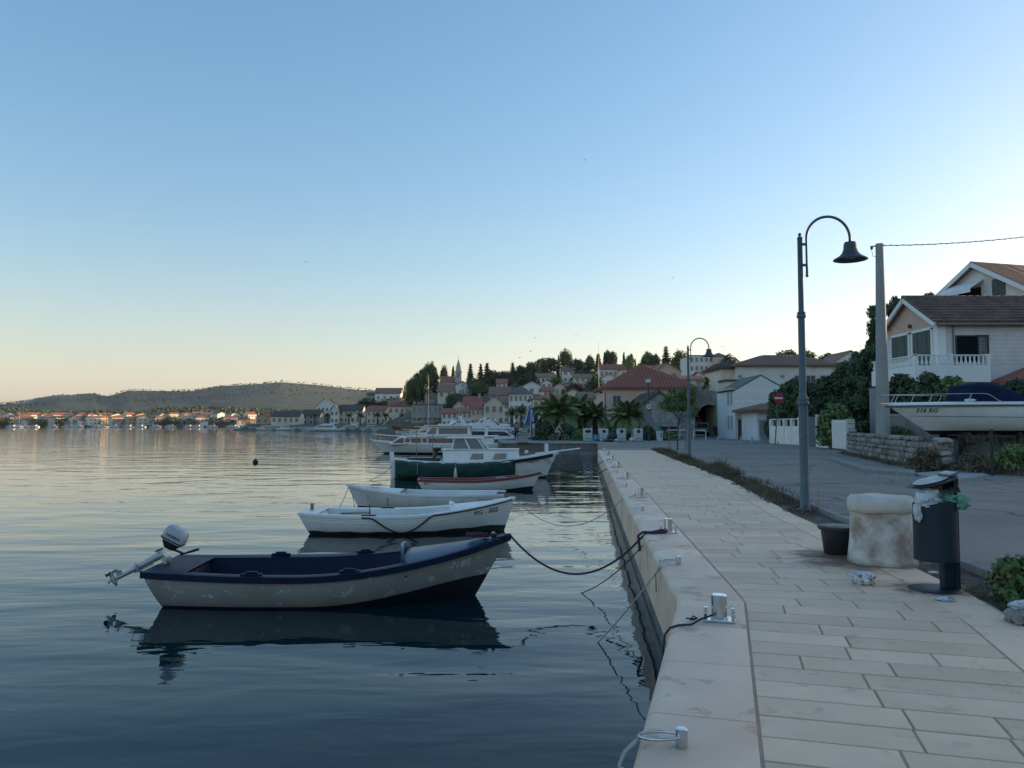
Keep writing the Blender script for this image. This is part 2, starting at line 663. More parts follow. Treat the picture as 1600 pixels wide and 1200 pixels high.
d2 = Vector((JOINT[2][0] - BEND[0], JOINT[2][1] - BEND[1])).normalized()
n1, n2 = Vector(nrm(d1)), Vector(nrm(d2))
mit = (n1 + n2); mit = mit / (mit.dot(n1))
cuts = []
s1 = (Vector(BEND) - Vector(JOINT[0])).length
k = s1
while k > 1.4:
    k -= 0.985
    cuts.append(k)
cuts = cuts[::-1] + [s1]
k = s1
while k < LJ - 0.6:
    k += 0.985
    cuts.append(min(k, LJ))
for i, (a, b) in enumerate(zip(cuts, cuts[1:])):
    pa, _ = pl_point(JOINT, a); pb, _ = pl_point(JOINT, b)
    seg = n1 if b <= s1 + 1e-6 else n2
    na = mit if abs(a - s1) < 1e-6 else seg
    nb = mit if abs(b - s1) < 1e-6 else seg
    o = coping_block(pa, pb, na, nb).build('coping_stone', COPING, promenade, auto=40)
# wall below the coping down into the water
def wall_strip(pl, z0, z1, off, name, m, th=0.35):
    mbw = MB()
    for i, (a, b) in enumerate(zip(pl, pl[1:])):
        d = Vector((b[0] - a[0], b[1] - a[1])).normalized()
        n = Vector(nrm(d)) * off
        n_ = Vector(nrm(d)) * (off - th)
        mbw.prism([(a[0] + n.x, a[1] + n.y), (a[0] + n_.x, a[1] + n_.y), (b[0] + n_.x, b[1] + n_.y), (b[0] + n.x, b[1] + n.y)][::1], z0, z1)
    return mbw
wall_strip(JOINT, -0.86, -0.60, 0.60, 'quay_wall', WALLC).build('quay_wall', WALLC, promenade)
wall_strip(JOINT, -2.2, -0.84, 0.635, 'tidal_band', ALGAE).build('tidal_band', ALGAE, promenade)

# ================================================================ ground: road, soil strip, kerb, cross quay
KL = offset_pl(PROM_R, -0.62)           # kerb line between soil strip and road
KL = [(KL[0][0] + 0.35, KL[0][1] - 1)] + KL
mb = MB()
mb.prism([(3.0, -6)] + KL + [(KL[-1][0], 49.5), (5.6, 49.5), (7.3, 66.0), (-0.5, 66.0), (-1.6, 150.0), (30, 150), (60, 120), (60, -6)], -3.0, -0.01)
struct(mb.build('road', ASPHALT), label='grey cracked asphalt road beside the promenade')
mb = MB()
for a, b, c, d in zip(PROM_R, PROM_R[1:], KL[1:], KL[2:]):
    mb.poly([(a[0], a[1], -0.03), (c[0], c[1], -0.03), (d[0], d[1], -0.03), (b[0], b[1], -0.03)])
struct(mb.build('soil_strip', SOIL), label='strip of dry soil between promenade and road')
kerb = bpy.data.objects.new('kerb', None); COL.objects.link(kerb); struct(kerb, label='low concrete kerb beside the soil strip')
s, LK = 0.3, pl_len(KL)
while s < LK - 0.5:
    a, d = pl_point(KL, s); b, _ = pl_point(KL, min(s + 0.98, LK))
    m1 = MB(); m1.beam((a[0], a[1], 0.0), (b[0], b[1], 0.0), 0.12, 0.12)
    m1.build('kerb_stone', KERB, kerb, bevel=0.012)
    s += 1.0
# quay closing the far end of the basin
cq = bpy.data.objects.new('cross_quay', None); COL.objects.link(cq); struct(cq, label='stone quay across the end of the basin')
mb = MB()
x = -0.6
BLK = mat('quay_stone_blocks', (0.25, 0.24, 0.22), (0.17, 0.165, 0.155), 1.0, rough=0.8, bump=0.01, bscale=10, rand=0.18)
i = 0
for lev, (z0, z1) in enumerate(((-0.62, -0.06), (-1.6, -0.64))):
    x = -0.6 - 0.4 * lev
    while x < 7.6:
        w = RND.uniform(1.1, 1.9)
        m1 = MB(); m1.bx(x + 0.01, x + w - 0.01, 65.72 + 0.02 * lev, 66.3, z0, z1)
        m1.build('quay_block', BLK, cq, bevel=0.02)
        x += w
x = -0.9
while x < 7.6:
    m1 = MB(); m1.bx(x + 0.008, x + 1.992, 65.6, 66.6, -0.055, 0.06)
    m1.build('coping_slab', CONC, cq, bevel=0.02)
    x += 2.0
# the same quay turns away along the harbour
y = 66.65
while y < 118:
    m1 = MB(); m1.bx(-1.2 - (y - 66) * 0.018, -0.3 - (y - 66) * 0.018, y + 0.01, y + 2.49, -1.6, 0.05)
    m1.build('quay_edge_block', BLK, cq, bevel=0.02)
    y += 2.5
mb = MB()
mb.poly([(-0.3, 66.7, 0.004), (34, 66.7, 0.004), (34, 80, 0.004), (26, 90, 0.004), (16, 118, 0.004), (-1.2, 118, 0.004)])
struct(mb.build('plaza_pavement', mat('plaza_paving', (0.22, 0.215, 0.205), (0.16, 0.157, 0.15), 0.5, rough=0.8, bump=0.004, bscale=20)))
m1 = MB(); m1.prism([(5.9, 49.2), (8.9, 49.2), (9.2, 50.6), (6.1, 50.6)], -0.02, 0.008)
struct(m1.build('crossing_pavement', CONC))

# ================================================================ mooring bollards and rings on the coping
def on_coping(y, off=0.27):
    x = x_at_y(JOINT, y)
    n = n1 if y < BEND[1] else n2
    d = d1 if y < BEND[1] else d2
    return Vector((x + n.x * off, y + n.y * off, 0)), math.atan2(d.y, d.x)

def make_bollard():
    t = thing('mooring_bollard', '', 'bollard')
    m1 = MB(); m1.box((0, 0, 0.010), (0.17, 0.25, 0.02)); m1.build('base_plate', STEEL, t, bevel=0.004)
    m1 = MB(); m1.lathe([(0.062, 0.018), (0.062, 0.205), (0.056, 0.212), (0, 0.213)], 24); m1.build('post', STEEL, t, auto=35)
    m1 = MB(); m1.lathe([(0.072, 0.019), (0.072, 0.030), (0.062, 0.036)], 24); m1.build('weld_collar', STEEL, t, auto=35)
    for sy in (-1, 1):
        m1 = MB(); m1.box((0.02, sy * 0.108, 0.060), (0.045, 0.03, 0.085)); m1.box((-0.035, sy * 0.108, 0.045), (0.03, 0.022, 0.05))
        m1.build('rope_horn', STEEL, t, bevel=0.005)
    return t
BOL = make_bollard()
names = ['stainless bollard nearest the camera, at the bend of the coping', 'second stainless bollard, holding the dark rope of the blue boat',
         'third stainless bollard along the coping, beside the bare water', 'fourth stainless bollard from the camera along the coping',
         'fifth stainless bollard from the camera along the coping', 'sixth stainless bollard from the camera along the coping',
         'seventh stainless bollard from the camera, near the basin end', 'last stainless bollard at the far end of the coping']
BOLL_Y = (6.3, 11.4, 16.9, 22.6, 28.4, 34.2, 40.0, 45.6)
BOLP = []
for i, y in enumerate(BOLL_Y):
    o = BOL if i == 0 else copy_tree(BOL)
    p, a = on_coping(y, 0.22)
    o.location = p; o.rotation_euler.z = a
    tag(o, names[i], 'bollard', 'stainless mooring bollards')
    BOLP.append(p)
def make_ring():
    t = thing('mooring_ring', '', 'mooring ring')
    m1 = MB(); m1.lathe([(0.030, 0.0), (0.030, 0.088), (0.026, 0.092), (0, 0.0925)], 18); m1.build('post', STEEL, t, auto=35)
    m1 = MB()
    pts = [(-0.105 + 0.105 * math.cos(a), 0.052 * math.sin(a), 0.055 - 0.02 * (1 - math.cos(a)) * 0.5) for a in [2 * math.pi * i / 28 for i in range(29)]]
    m1.tube(pts, 0.0085, 8); m1.build('ring', STEEL, t, smooth=True)
    return t
RNG = make_ring()
rn = ['mooring ring with a pale rope at the bottom edge of the picture', 'mooring ring between the two nearest bollards, holding a white line',
      'mooring ring between the second and third bollards', 'mooring ring between the third and fourth bollards',
      'mooring ring between the fourth and fifth bollards', 'mooring ring between the fifth and sixth bollards']
RINGP = []
for i, y in enumerate((3.80, 8.85, 14.3, 19.8, 25.5, 31.3)):
    o = RNG if i == 0 else copy_tree(RNG)
    p, a = on_coping(y, 0.38)
    o.location = p; o.rotation_euler.z = a - rad(90)
    tag(o, rn[i], 'mooring ring', 'stainless mooring rings')
    RINGP.append(p)
# ================================================================ boats
WHITE = mat('white_boat_paint', (0.78, 0.77, 0.745), (0.68, 0.68, 0.66), 3.0, rough=0.38, spots=((0.40, 0.38, 0.33), 5.0, 0.66), rand=0.04)
WHITE2 = mat('chalky_white_gelcoat', (0.68, 0.675, 0.655), (0.58, 0.58, 0.565), 2.2, rough=0.5, spots=((0.36, 0.34, 0.29), 4.0, 0.63))
GREYH = mat('scuffed_grey_hull', (0.30, 0.30, 0.28), (0.25, 0.25, 0.235), 2.0, rough=0.42, spots=((0.55, 0.55, 0.53), 6.5, 0.585), stretch=(0.8, 1, 1.3))
NAVY = mat('navy_boat_paint', (0.003, 0.009, 0.030), (0.005, 0.014, 0.042), 3.0, rough=0.5, rvar=0.08, spec=0.18)
NAVYD = mat('sky_sheen_blue_deck', (0.022, 0.056, 0.12), (0.014, 0.038, 0.09), 2.0, rough=0.35, spec=0.3, rvar=0.1, spots=((0.11, 0.15, 0.20), 6, 0.64))  # sky reflection on the deck is put into this lighter blue
ANTIF = mat('dark_antifouling', (0.008, 0.014, 0.028), (0.018, 0.022, 0.024), 4.0, rough=0.5)
SLIME = mat('weedy_black_bottom', (0.020, 0.020, 0.016), (0.060, 0.055, 0.04), 5.0, rough=0.55, bump=0.006, bscale=18)
REDP = mat('dull_red_paint', (0.22, 0.028, 0.030), (0.15, 0.02, 0.024), 5.0, rough=0.45)
BLACKR = mat('black_rubber', (0.012, 0.012, 0.013), (0.02, 0.02, 0.02), 8, rough=0.55)
BLACKP = mat('black_plastic', (0.016, 0.017, 0.020), (0.024, 0.025, 0.028), 8, rough=0.4)
GLASS = mat('dark_window_glass', (0.020, 0.028, 0.036), (0.03, 0.04, 0.05), 1.5, rough=0.06, spec=0.9)
GLASSG = mat('grey_cabin_glass', (0.12, 0.14, 0.155), (0.09, 0.11, 0.125), 1.5, rough=0.07, spec=0.8)
TARP = mat('green_tarpaulin', (0.018, 0.075, 0.062), (0.012, 0.052, 0.046), 2.0, rough=0.55, bump=0.03, bscale=2.5)
WOOD = mat('weathered_wood', (0.26, 0.19, 0.12), (0.17, 0.12, 0.08), 3.0, rough=0.6, stretch=(1, 6, 6))
VARN = mat('varnished_wood', (0.25, 0.115, 0.045), (0.17, 0.075, 0.03), 2.0, rough=0.35, stretch=(0.3, 1, 6))
ALU = mat('silver_motor_leg', (0.42, 0.44, 0.46), (0.34, 0.36, 0.38), 6, rough=0.35, metal=0.3)
COWL = mat('grey_motor_cowling', (0.43, 0.46, 0.50), (0.38, 0.41, 0.45), 4, rough=0.35)
ROPED = mat('dark_rope', (0.030, 0.030, 0.036), (0.05, 0.05, 0.055), 40, rough=0.9)
ROPEW = mat('pale_rope', (0.42, 0.42, 0.40), (0.30, 0.30, 0.28), 40, rough=0.9)
PALEL = mat('pale_worn_lettering', (0.66, 0.66, 0.64), (0.42, 0.42, 0.41), 30, rough=0.6)
BLACKL = mat('black_lettering', (0.02, 0.02, 0.022), (0.035, 0.035, 0.037), 30, rough=0.6)
REDL = mat('red_lettering', (0.25, 0.03, 0.04), (0.2, 0.03, 0.04), 30, rough=0.6)

class Hull:
    def __init__(s, L, B, zs, zm, zb, d=0.25, rake=0.5, srake=0.2, fs=0.8, pb=2.2, tm=0.42, vee=0.55, full=0.8):
        s.L, s.B, s.zs, s.zm, s.zb, s.d, s.rake, s.srake, s.fs, s.pb, s.tm, s.vee, s.full = L, B, zs, zm, zb, d, rake, srake, fs, pb, tm, vee, full
    def sheer(s, t):
        if t < s.tm:
            return s.zm + (s.zs - s.zm) * ((s.tm - t) / s.tm) ** 2
        return s.zm + (s.zb - s.zm) * ((t - s.tm) / (1 - s.tm)) ** 1.8
    def hb(s, t):
        if t < s.tm:
            return s.B / 2 * (s.fs + (1 - s.fs) * math.sin(math.pi / 2 * t / s.tm))
        return s.B / 2 * max(0.0, 1 - ((t - s.tm) / (1 - s.tm)) ** s.pb) + 0.012
    def pt(s, t, q, side=1, inset=0.0):
        v = sstep(s.vee, 1.0, t)
        a = q * math.pi / 2
        y = lerp(math.sin(a) ** s.full, q ** 0.75, v)
        zz = lerp(1 - math.cos(a), q, v)
        k = -s.d * (1 - 0.25 * t ** 6)
        sh = s.sheer(t)
        z = k + (sh - k) * zz
        x = s.L * (t - 0.5) - s.rake * (1 - zz) * t ** 5 + s.srake * (1 - zz) * (1 - t) ** 5
        return Vector((x, side * max(0.0, y * s.hb(t) - inset), z))
    def q_at(s, t, z):
        lo, hi = 0.0, 1.0
        for _ in range(22):
            m = (lo + hi) / 2
            if s.pt(t, m).z < z:
                lo = m
            else:
                hi = m
        return (lo + hi) / 2
    def t_at(s, x, z):
        lo, hi = 0.0, 1.0
        for _ in range(22):
            m = (lo + hi) / 2
            if s.pt(m, s.q_at(m, z)).x < x:
                lo = m
            else:
                hi = m
        return (lo + hi) / 2
    def surf(s, x, z, side, off=0.004):
        t = s.t_at(x, z)
        p = s.pt(t, s.q_at(t, z))
        return Vector((x, side * (p.y + off), z))
    def outer(s, line, N=30, lo=4, hi=7):
        mb = MB()
        rs = []
        for i in range(N + 1):
            t = i / N
            q1 = s.q_at(t, line(t))
            qs = [q1 * j / lo for j in range(lo)] + [q1 + (1 - q1) * j / hi for j in range(hi + 1)]
            rs.append([s.pt(t, q, 1) for q in qs[::-1]] + [s.pt(t, q, -1) for q in qs[1:]])
        n, k = 0, len(rs[0])
        for r in rs:
            mb.v += [tuple(p) for p in r]
        for a in range(N):
            for i in range(k - 1):
                mb.mi = 0 if (i < hi or i >= k - 1 - hi) else 1
                mb.face((a * k + i, a * k + i + 1, (a + 1) * k + i + 1, (a + 1) * k + i))
        # transom, split at the paint line
        top = list(range(0, hi + 1)) + list(range(k - 1 - hi, k))
        mb.mi = 0
        mb.face(top)
        mb.mi = 1
        mb.face(list(range(hi, k - hi)))
        return mb
    def band(s, prof, t0=0.0, t1=1.0, N=30, side=1):
        """sweep prof [(outward offset from sheer edge, z offset)] along the sheer on one side"""
        rs = []
        for i in range(N + 1):
            t = lerp(t0, t1, i / N)
            e = s.pt(t, 1.0, side)
            f = s.pt(min(1, t + 0.01), 1.0, side); g = s.pt(max(0, t - 0.01), 1.0, side)
            d = (f - g); d.z = 0
            d = d.normalized() if d.length > 1e-6 else Vector((1, 0, 0))
            n = Vector((-d.y, d.x, 0)) * side
            rs.append([e + Vector((n.x * o, n.y * o, dz)) for o, dz in (prof if side > 0 else prof[::-1])])
        return rs
    def rails(s, prof, t0=0.0, t1=1.0, N=30):
        mb = MB()
        for sd in (1, -1):
            mb.rings(s.band(prof, t0, t1, N, sd))
        return mb
    def inner(s, zf, t0=0.02, t1=0.97, th=0.05, N=24):
        mb = MB()
        rs = []
        for i in range(N + 1):
            t = lerp(t0, t1, i / N)
            qf = s.q_at(t, zf)
            qs = [1.0, lerp(qf, 1, 0.66), lerp(qf, 1, 0.33), qf]
            P = [s.pt(t, q, 1, th) for q in qs]
            for p in P: p.z -= 0.004
            rs.append(P + [Vector((p.x, -p.y, p.z)) for p in P[::-1]])
        mb.rings(rs, closed=False)
        mb.poly(rs[0][::-1]); mb.poly(rs[-1])
        return mb
    def deck(s, t0, t1, dz=0.0, camber=0.05, inset=0.02, N=14, M=8, thick=0.03):
        mb = MB()
        for k_, zz in ((0, 0.0), (1, -thick)):
            rs = []
            for i in range(N + 1):
                t = lerp(t0, t1, i / N)
                e = s.pt(t, 1.0, 1, inset)
                rs.append([Vector((e.x, e.y * (1 - 2 * j / M), e.z + dz + zz + camber * (e.y / (s.B / 2)) * (1 - (1 - 2 * j / M) ** 2))) for j in range(M + 1)])
            if k_:
                rs = [r[::-1] for r in rs]
            mb.rings(rs, closed=False)
        return mb
    def text(s, body, size, x, z, side, m, parent, shear=0.0, bold=0.0, slope=0.0, off=0.004):
        me = text_mesh(body, size, 0.0, shear, bold)
        for v in me.vertices:
            xx, zz = v.co.x, v.co.y
            # side -1 is the starboard side: reads left to right when the bow is to the right
            wx = x + (xx if side < 0 else -xx)
            p = s.surf(wx, z + zz + slope * (xx if side < 0 else -xx), side, off)
            v.co = p
        me.materials.append(m)
        return link('registration_lettering', me, parent)

def boat(name, label, x, y, rz, cat='boat', z=WZ, group='small boats moored at the quay'):
    return thing(name, label, cat, (x, y, z), rad(rz), group)

def outboard_tilted(par, x, z):
    """small outboard on a transom, tilted up out of the water; x,z = clamp position in the boat's frame"""
    m = bpy.data.objects.new('outboard_motor', None)
    COL.objects.link(m)
    m.parent = par
    m.location = (x, 0, z)
    # leg runs aft (to -x) and slightly down
    d = Vector((-0.88, 0, -0.47)).normalized()
    u = Vector((-d.z, 0, d.x)) * -1        # perpendicular, pointing up/forward
    Mx = Matrix.Identity(4)
    a = Vector((-0.02, 0, 0.26))
    mb = MB(); mb.tube([a, a + d * 0.30, a + d * 0.62], [0.075, 0.062, 0.050], 10)
    mb.beam(a + d * 0.25 - u * 0.07, a + d * 0.62 - u * 0.06, 0.03, 0.045)
    mb.tube([a + d * 0.58, a + d * 0.95], [0.048, 0.034], 8)
    mb.build('drive_leg', ALU, m, auto=40)
    mb = MB(); mb.lathe([(0.10, -0.012), (0.11, 0.0), (0.10, 0.012)], 12, M=Matrix.Translation(a + d * 0.52) @ d.to_track_quat('Z', 'Y').to_matrix().to_4x4()); mb.build('flange', ALU, m)
    mb = MB(); mb.extrude([a + d * 0.80 - Vector((0, 0.055, 0)) + u * 0.11, a + d * 0.92 - Vector((0, 0.055, 0)) + u * 0.12, a + d * 0.92 + Vector((0, 0.055, 0)) + u * 0.12, a + d * 0.80 + Vector((0, 0.055, 0)) + u * 0.11], u * -0.012)
    mb.beam(a + d * 0.86 - u * 0.02, a + d * 0.86 + u * 0.11, 0.02, 0.11)
    mb.build('cavitation_plate', ALU, m)
    g = a + d * 1.0
    mb = MB(); mb.tube([g - u * 0.12, g - u * 0.05, g + u * 0.10, g + u * 0.16], [0.012, 0.042, 0.040, 0.015], 10); mb.build('gearcase', ALU, m, smooth=True)
    mb = MB(); mb.extrude([g - d * 0.02, g + d * 0.13 - u * 0.03, g + d * 0.12 + u * 0.02, g - d * 0.02 + u * 0.06], Vector((0, 0.012, 0))); mb.build('skeg', ALU, m)
    # propeller
    hub = g + u * 0.13
    mb = MB()
    for k in range(3):
        an = 2 * math.pi * k / 3 + 0.5
        rdir = d * math.cos(an) + Vector((0, 1, 0)) * math.sin(an)
        tdir = u.cross(rdir)
        pts = [hub + rdir * r + tdir * w + u * (w * 0.5) for r, w in ((0.02, -0.02), (0.07, -0.06), (0.12, -0.045), (0.13, 0.01), (0.09, 0.055), (0.02, 0.02))]
        mb.extrude(pts, u * 0.008)
    mb.build('propeller', BLACKP, m)
    # clamp bracket
    mb = MB()
    for sy in (-0.09, 0.09):
        mb.box((0.03, sy, 0.02), (0.05, 0.03, 0.30))
        mb.tube([(0.05, sy, -0.02), (0.16, sy, -0.02)], 0.012, 6)
        mb.tube([(0.15, sy - 0.04, -0.02), (0.15, sy + 0.04, -0.02)], 0.007, 5)
    mb.box((0.02, 0, 0.17), (0.10, 0.22, 0.06))
    mb.build('clamp_bracket', ALU, m, bevel=0.006)
    # powerhead lower cowl and tilted cowling
    R_ = Matrix.Translation((0.14, 0, 0.50)) @ Matrix.Rotation(rad(28), 4, 'Y')
    def rr(w, l, n=5, cx=0):
        o = []
        for sx, sy, a0 in ((1, 1, 0), (-1, 1, 90), (-1, -1, 180), (1, -1, 270)):
            for i in range(n):
                a_ = rad(a0 + 90 * i / (n - 1))
                o.append((cx + sx * (l / 2 - 0.06) + 0.06 * math.cos(a_), sy * (w / 2 - 0.05) + 0.05 * math.sin(a_)))
        return o
    def ringz(w, l, z, cx=0): return [R_ @ Vector((p[0], p[1], z)) for p in rr(w, l, 5, cx)]
    mb = MB(); mb.rings([ringz(0.14, 0.18, -0.17, 0.0), ringz(0.20, 0.28, -0.10, 0.0), ringz(0.24, 0.36, -0.03, 0.0)]); mb.build('lower_cowl', BLACKP, m, auto=40)
    cw = MB(); cw.rings([ringz(0.265, 0.40, -0.028, 0.0), ringz(0.275, 0.42, 0.06, 0.0), ringz(0.262, 0.40, 0.16, -0.005), ringz(0.225, 0.33, 0.225, -0.012), ringz(0.15, 0.22, 0.25, -0.02)])
    co = cw.build('cowling', COWL, m, auto=40)
    mb = MB(); mb.rings([ringz(0.282, 0.426, -0.012), ringz(0.282, 0.426, 0.012)]); mb.build('cowling_seam', BLACKP, co, auto=40)
    me = text_mesh('HONDA', 0.075, 0.001, 0.0, 0.002)
    for v in me.vertices:
        v.co = R_ @ Vector((0.01 + v.co.x * 0.95, -0.1395 - v.co.z, 0.075 + v.co.y))
    me.materials.append(BLACKL); link('brand_lettering', me, co)
    mb = MB(); mb.box((0, 0, 0), (0.006, 0.10, 0.09), M=R_ @ Matrix.Translation((0.209, 0, 0.06))); mb.build('number_sticker', mat('yellowed_sticker', (0.5, 0.47, 0.25), None, 8), co)
    mb = MB(); mb.tube([R_ @ Vector((0.10, 0.0, -0.15)), R_ @ Vector((0.30, 0.0, -0.13))], 0.022, 8); mb.build('tiller_arm', BLACKP, m)
    mb = MB(); mb.tube([(0.27, 0, 0.235), (0.36, 0, 0.26), (0.48, 0, 0.295), (0.60, 0, 0.33)], [0.018, 0.018, 0.025, 0.023], 10); mb.build('tiller_grip', BLACKR, m, smooth=True)
    mb = MB(); mb.tube([(-0.02, -0.06, 0.36), (-0.14, -0.08, 0.30), (-0.14, 0.06, 0.32)], 0.016, 6); mb.build('carry_handle', BLACKP, m)
    return m

# ---------------------------------------------------------------- boat 1: blue and grey with tilted outboard
H1 = Hull(5.22, 1.86, 0.52, 0.47, 0.91, d=0.22, rake=0.62, srake=0.34, fs=0.74, pb=2.3, vee=0.5)
b1 = boat('motor_rowing_boat', 'blue and scuffed grey open boat with a tilted outboard, nearest on the water', -2.64, 11.74, 3.0)
H1.outer(lambda t: 0.03 + 0.30 * sstep(0.45, 1.0, t)).build('hull', [GREYH, ANTIF], b1, auto=50)
H1.rails([(0.035, -0.075), (0.035, 0.012), (-0.02, 0.02), (-0.20, 0.004), (-0.20, -0.02), (0.0, -0.075)], 0.0, 1.0).build('gunwale', NAVY, b1, auto=50)
H1.inner(-0.04, 0.10, 0.72, th=0.20).build('inner_hull', NAVY, b1, auto=50)
H1.deck(0.0, 0.115, dz=0.012, camber=0.0, inset=0.02).build('stern_deck', NAVY, b1)
H1.deck(0.70, 0.995, dz=0.014, camber=0.10, inset=0.0).build('foredeck', NAVYD, b1, smooth=True)
# coaming at the aft edge of the foredeck
e = H1.pt(0.705, 1.0)
pts = [Vector((e.x - 0.12 * (1 - abs(j) / 9.0) ** 0.5, e.y * j / 9.0 * 0.93, e.z + 0.02 + 0.17 * (1 - (abs(j) / 9.0) ** 3))) for j in range(-9, 10)]
mb = MB(); mb.rings([[p + Vector((0, 0, -0.20)), p + Vector((0.03, 0, -0.20)), p + Vector((0.045, 0, 0)), p + Vector((0, 0, 0.012))] for p in pts]); mb.build('coaming', NAVYD, b1)
for t in (0.30, 0.56):
    for sd in (1, -1):
        e = H1.pt(t, 1.0, sd)
        mb = MB(); mb.box((e.x, e.y - sd * 0.07, e.z + 0.03), (0.30, 0.09, 0.035)); mb.box((e.x, e.y - sd * 0.07, e.z + 0.06), (0.17, 0.07, 0.03)); mb.build('oarlock_pad', NAVY, b1, bevel=0.015)
for t in (0.27, 0.50):
    e = H1.pt(t, 0.8)
    mb = MB(); mb.box((e.x, 0, 0.20), (0.26, 1.36, 0.035)); mb.build('thwart', NAVY, b1, bevel=0.01)
H1.text('7188', 0.155, 1.85, 0.53, -1, PALEL, b1, shear=0.25, slope=0.17)
om1 = outboard_tilted(b1, -2.55, 0.46); om1.scale = (0.82, 0.82, 0.82)
mb = MB(); mb.box((2.36, 0.0, 0.905), (0.10, 0.05, 0.05)); mb.box((2.36, 0.0, 0.935), (0.05, 0.22, 0.03)); mb.build('bow_cleat', BLACKP, b1, bevel=0.01)
# coiled rope heap on the foredeck
mb = MB()
rr_ = random.Random(3)
pts = [(2.12 + 0.15 * math.cos(i * 0.9) + rr_.uniform(-.05, .05), 0.02 + 0.12 * math.sin(i * 0.9) + rr_.uniform(-.05, .05), 0.872 + 0.004 * (i % 14) + rr_.uniform(0, .02)) for i in range(46)]
mb.tube(pts, 0.013, 6)
o = mb.build('rope_coil', mat('maroon_rope', (0.085, 0.028, 0.040), (0.05, 0.02, 0.03), 30, rough=0.9), None, smooth=True)
o.location = b1.location; o.rotation_euler = b1.rotation_euler
tag(o, 'maroon rope heaped on the bow deck of the blue and grey boat', 'rope')

# ---------------------------------------------------------------- boat 2: white open boat, lettered bow
H2 = Hull(5.15, 1.90, 0.50, 0.44, 0.80, d=0.22, rake=0.32, srake=0.36, fs=0.70, pb=2.2, vee=0.5)
b2 = boat('rowing_boat', 'white open boat with black lettering on its bow and a black rubber strip hanging loose', -2.50, 19.0, 1.5)
H2.outer(lambda t: 0.075 + 0.07 * sstep(0.5, 1.0, t) + 0.012 * math.sin(t * 37)).build('hull', [WHITE, SLIME], b2, auto=50)
H2.rails([(0.022, -0.045), (0.022, 0.012), (-0.02, 0.02), (-0.17, 0.008), (-0.17, -0.02), (0.0, -0.045)]).build('gunwale', WHITE, b2, auto=50)
H2.inner(0.02, 0.08, 0.72, th=0.17).build('inner_hull', WHITE2, b2, auto=50)
H2.deck(0.0, 0.09, dz=0.012, camber=0.0).build('stern_deck', WHITE, b2)
H2.deck(0.70, 0.995, dz=0.014, camber=0.09, inset=0.0).build('foredeck', WHITE, b2, smooth=True)
e = H2.pt(0.705, 1.0)
pts = [Vector((e.x - 0.10 * (1 - abs(j) / 9.0) ** 0.5, e.y * j / 9.0 * 0.93, e.z + 0.02 + 0.13 * (1 - (abs(j) / 9.0) ** 3))) for j in range(-9, 10)]
mb = MB(); mb.rings([[p + Vector((0, 0, -0.16)), p + Vector((0.03, 0, -0.16)), p + Vector((0.045, 0, 0)), p + Vector((0, 0, 0.012))] for p in pts]); mb.build('coaming', WHITE, b2)
for k, dz in enumerate((0.10, 0.17)):
    mb = MB()
    for sd in (1, -1):
        mb.tube([H2.pt(t, H2.q_at(t, H2.sheer(t) - dz), sd) for t in [i / 24 for i in range(25)]], 0.007, 5)
    mb.build('strake', WHITE, b2, smooth=True)
# black rubbing strip: fixed along the bow, torn off amidships so that it sags
strip = []
for i in range(41):
    t = lerp(0.985, 0.30, i / 40)
    e = H2.pt(t, 1.0, -1)
    sag = 0.0
    if t < 0.62 and t > 0.345:
        u = (0.62 - t) / (0.62 - 0.345)
        sag = 0.36 * math.sin(math.pi * u) ** 1.15
    p = H2.surf(e.x, e.z - 0.03 - sag, -1, 0.022)
    strip.append(p)
mb = MB(); mb.tube(strip, 0.020, 8); mb.build('rubbing_strip', BLACKR, b2, smooth=True)
e = H2.pt(0.33, 1.0, -1)
mb = MB(); mb.box((e.x, e.y + 0.07, e.z + 0.03), (0.34, 0.10, 0.035)); mb.build('oarlock_pad', BLACKP, b2, bevel=0.012)
mb = MB(); mb.tube([(e.x + 0.02, e.y + 0.07, e.z), (e.x + 0.02, e.y + 0.07, e.z + 0.28)], 0.013, 6); mb.build('oar_pin', BLACKP, b2)
e = H2.pt(0.37, 1.0, 1)
mb = MB(); mb.box((e.x, e.y - 0.07, e.z + 0.03), (0.34, 0.10, 0.035)); mb.build('oarlock_pad', BLACKP, b2, bevel=0.012)
mb = MB(); mb.tube([(e.x, e.y - 0.07, e.z), (e.x, e.y - 0.07, e.z + 0.28)], 0.013, 6); mb.build('oar_pin', BLACKP, b2)
H2.text('RG - 602', 0.155, 1.86, 0.50, -1, BLACKL, b2, shear=0.2, bold=0.004, slope=0.10)
mb = MB(); mb.box((-1.35, 0.1, 0.42), (0.72, 0.20, 0.03), rz=0.25); mb.build('plank', WOOD, b2)
mb = MB(); mb.box((-2.42, 0.12, 0.56), (0.06, 0.14, 0.18)); mb.build('transom_pad', WOOD, b2, bevel=0.008)
mb = MB(); mb.box((1.85, 0.1, 0.735), (0.42, 0.06, 0.02)); mb.build('deck_slot', BLACKP, b2)
mb = MB(); mb.box((0.15, 0, 0.22), (0.24, 1.4, 0.035)); mb.build('thwart', WOOD, b2, bevel=0.01)

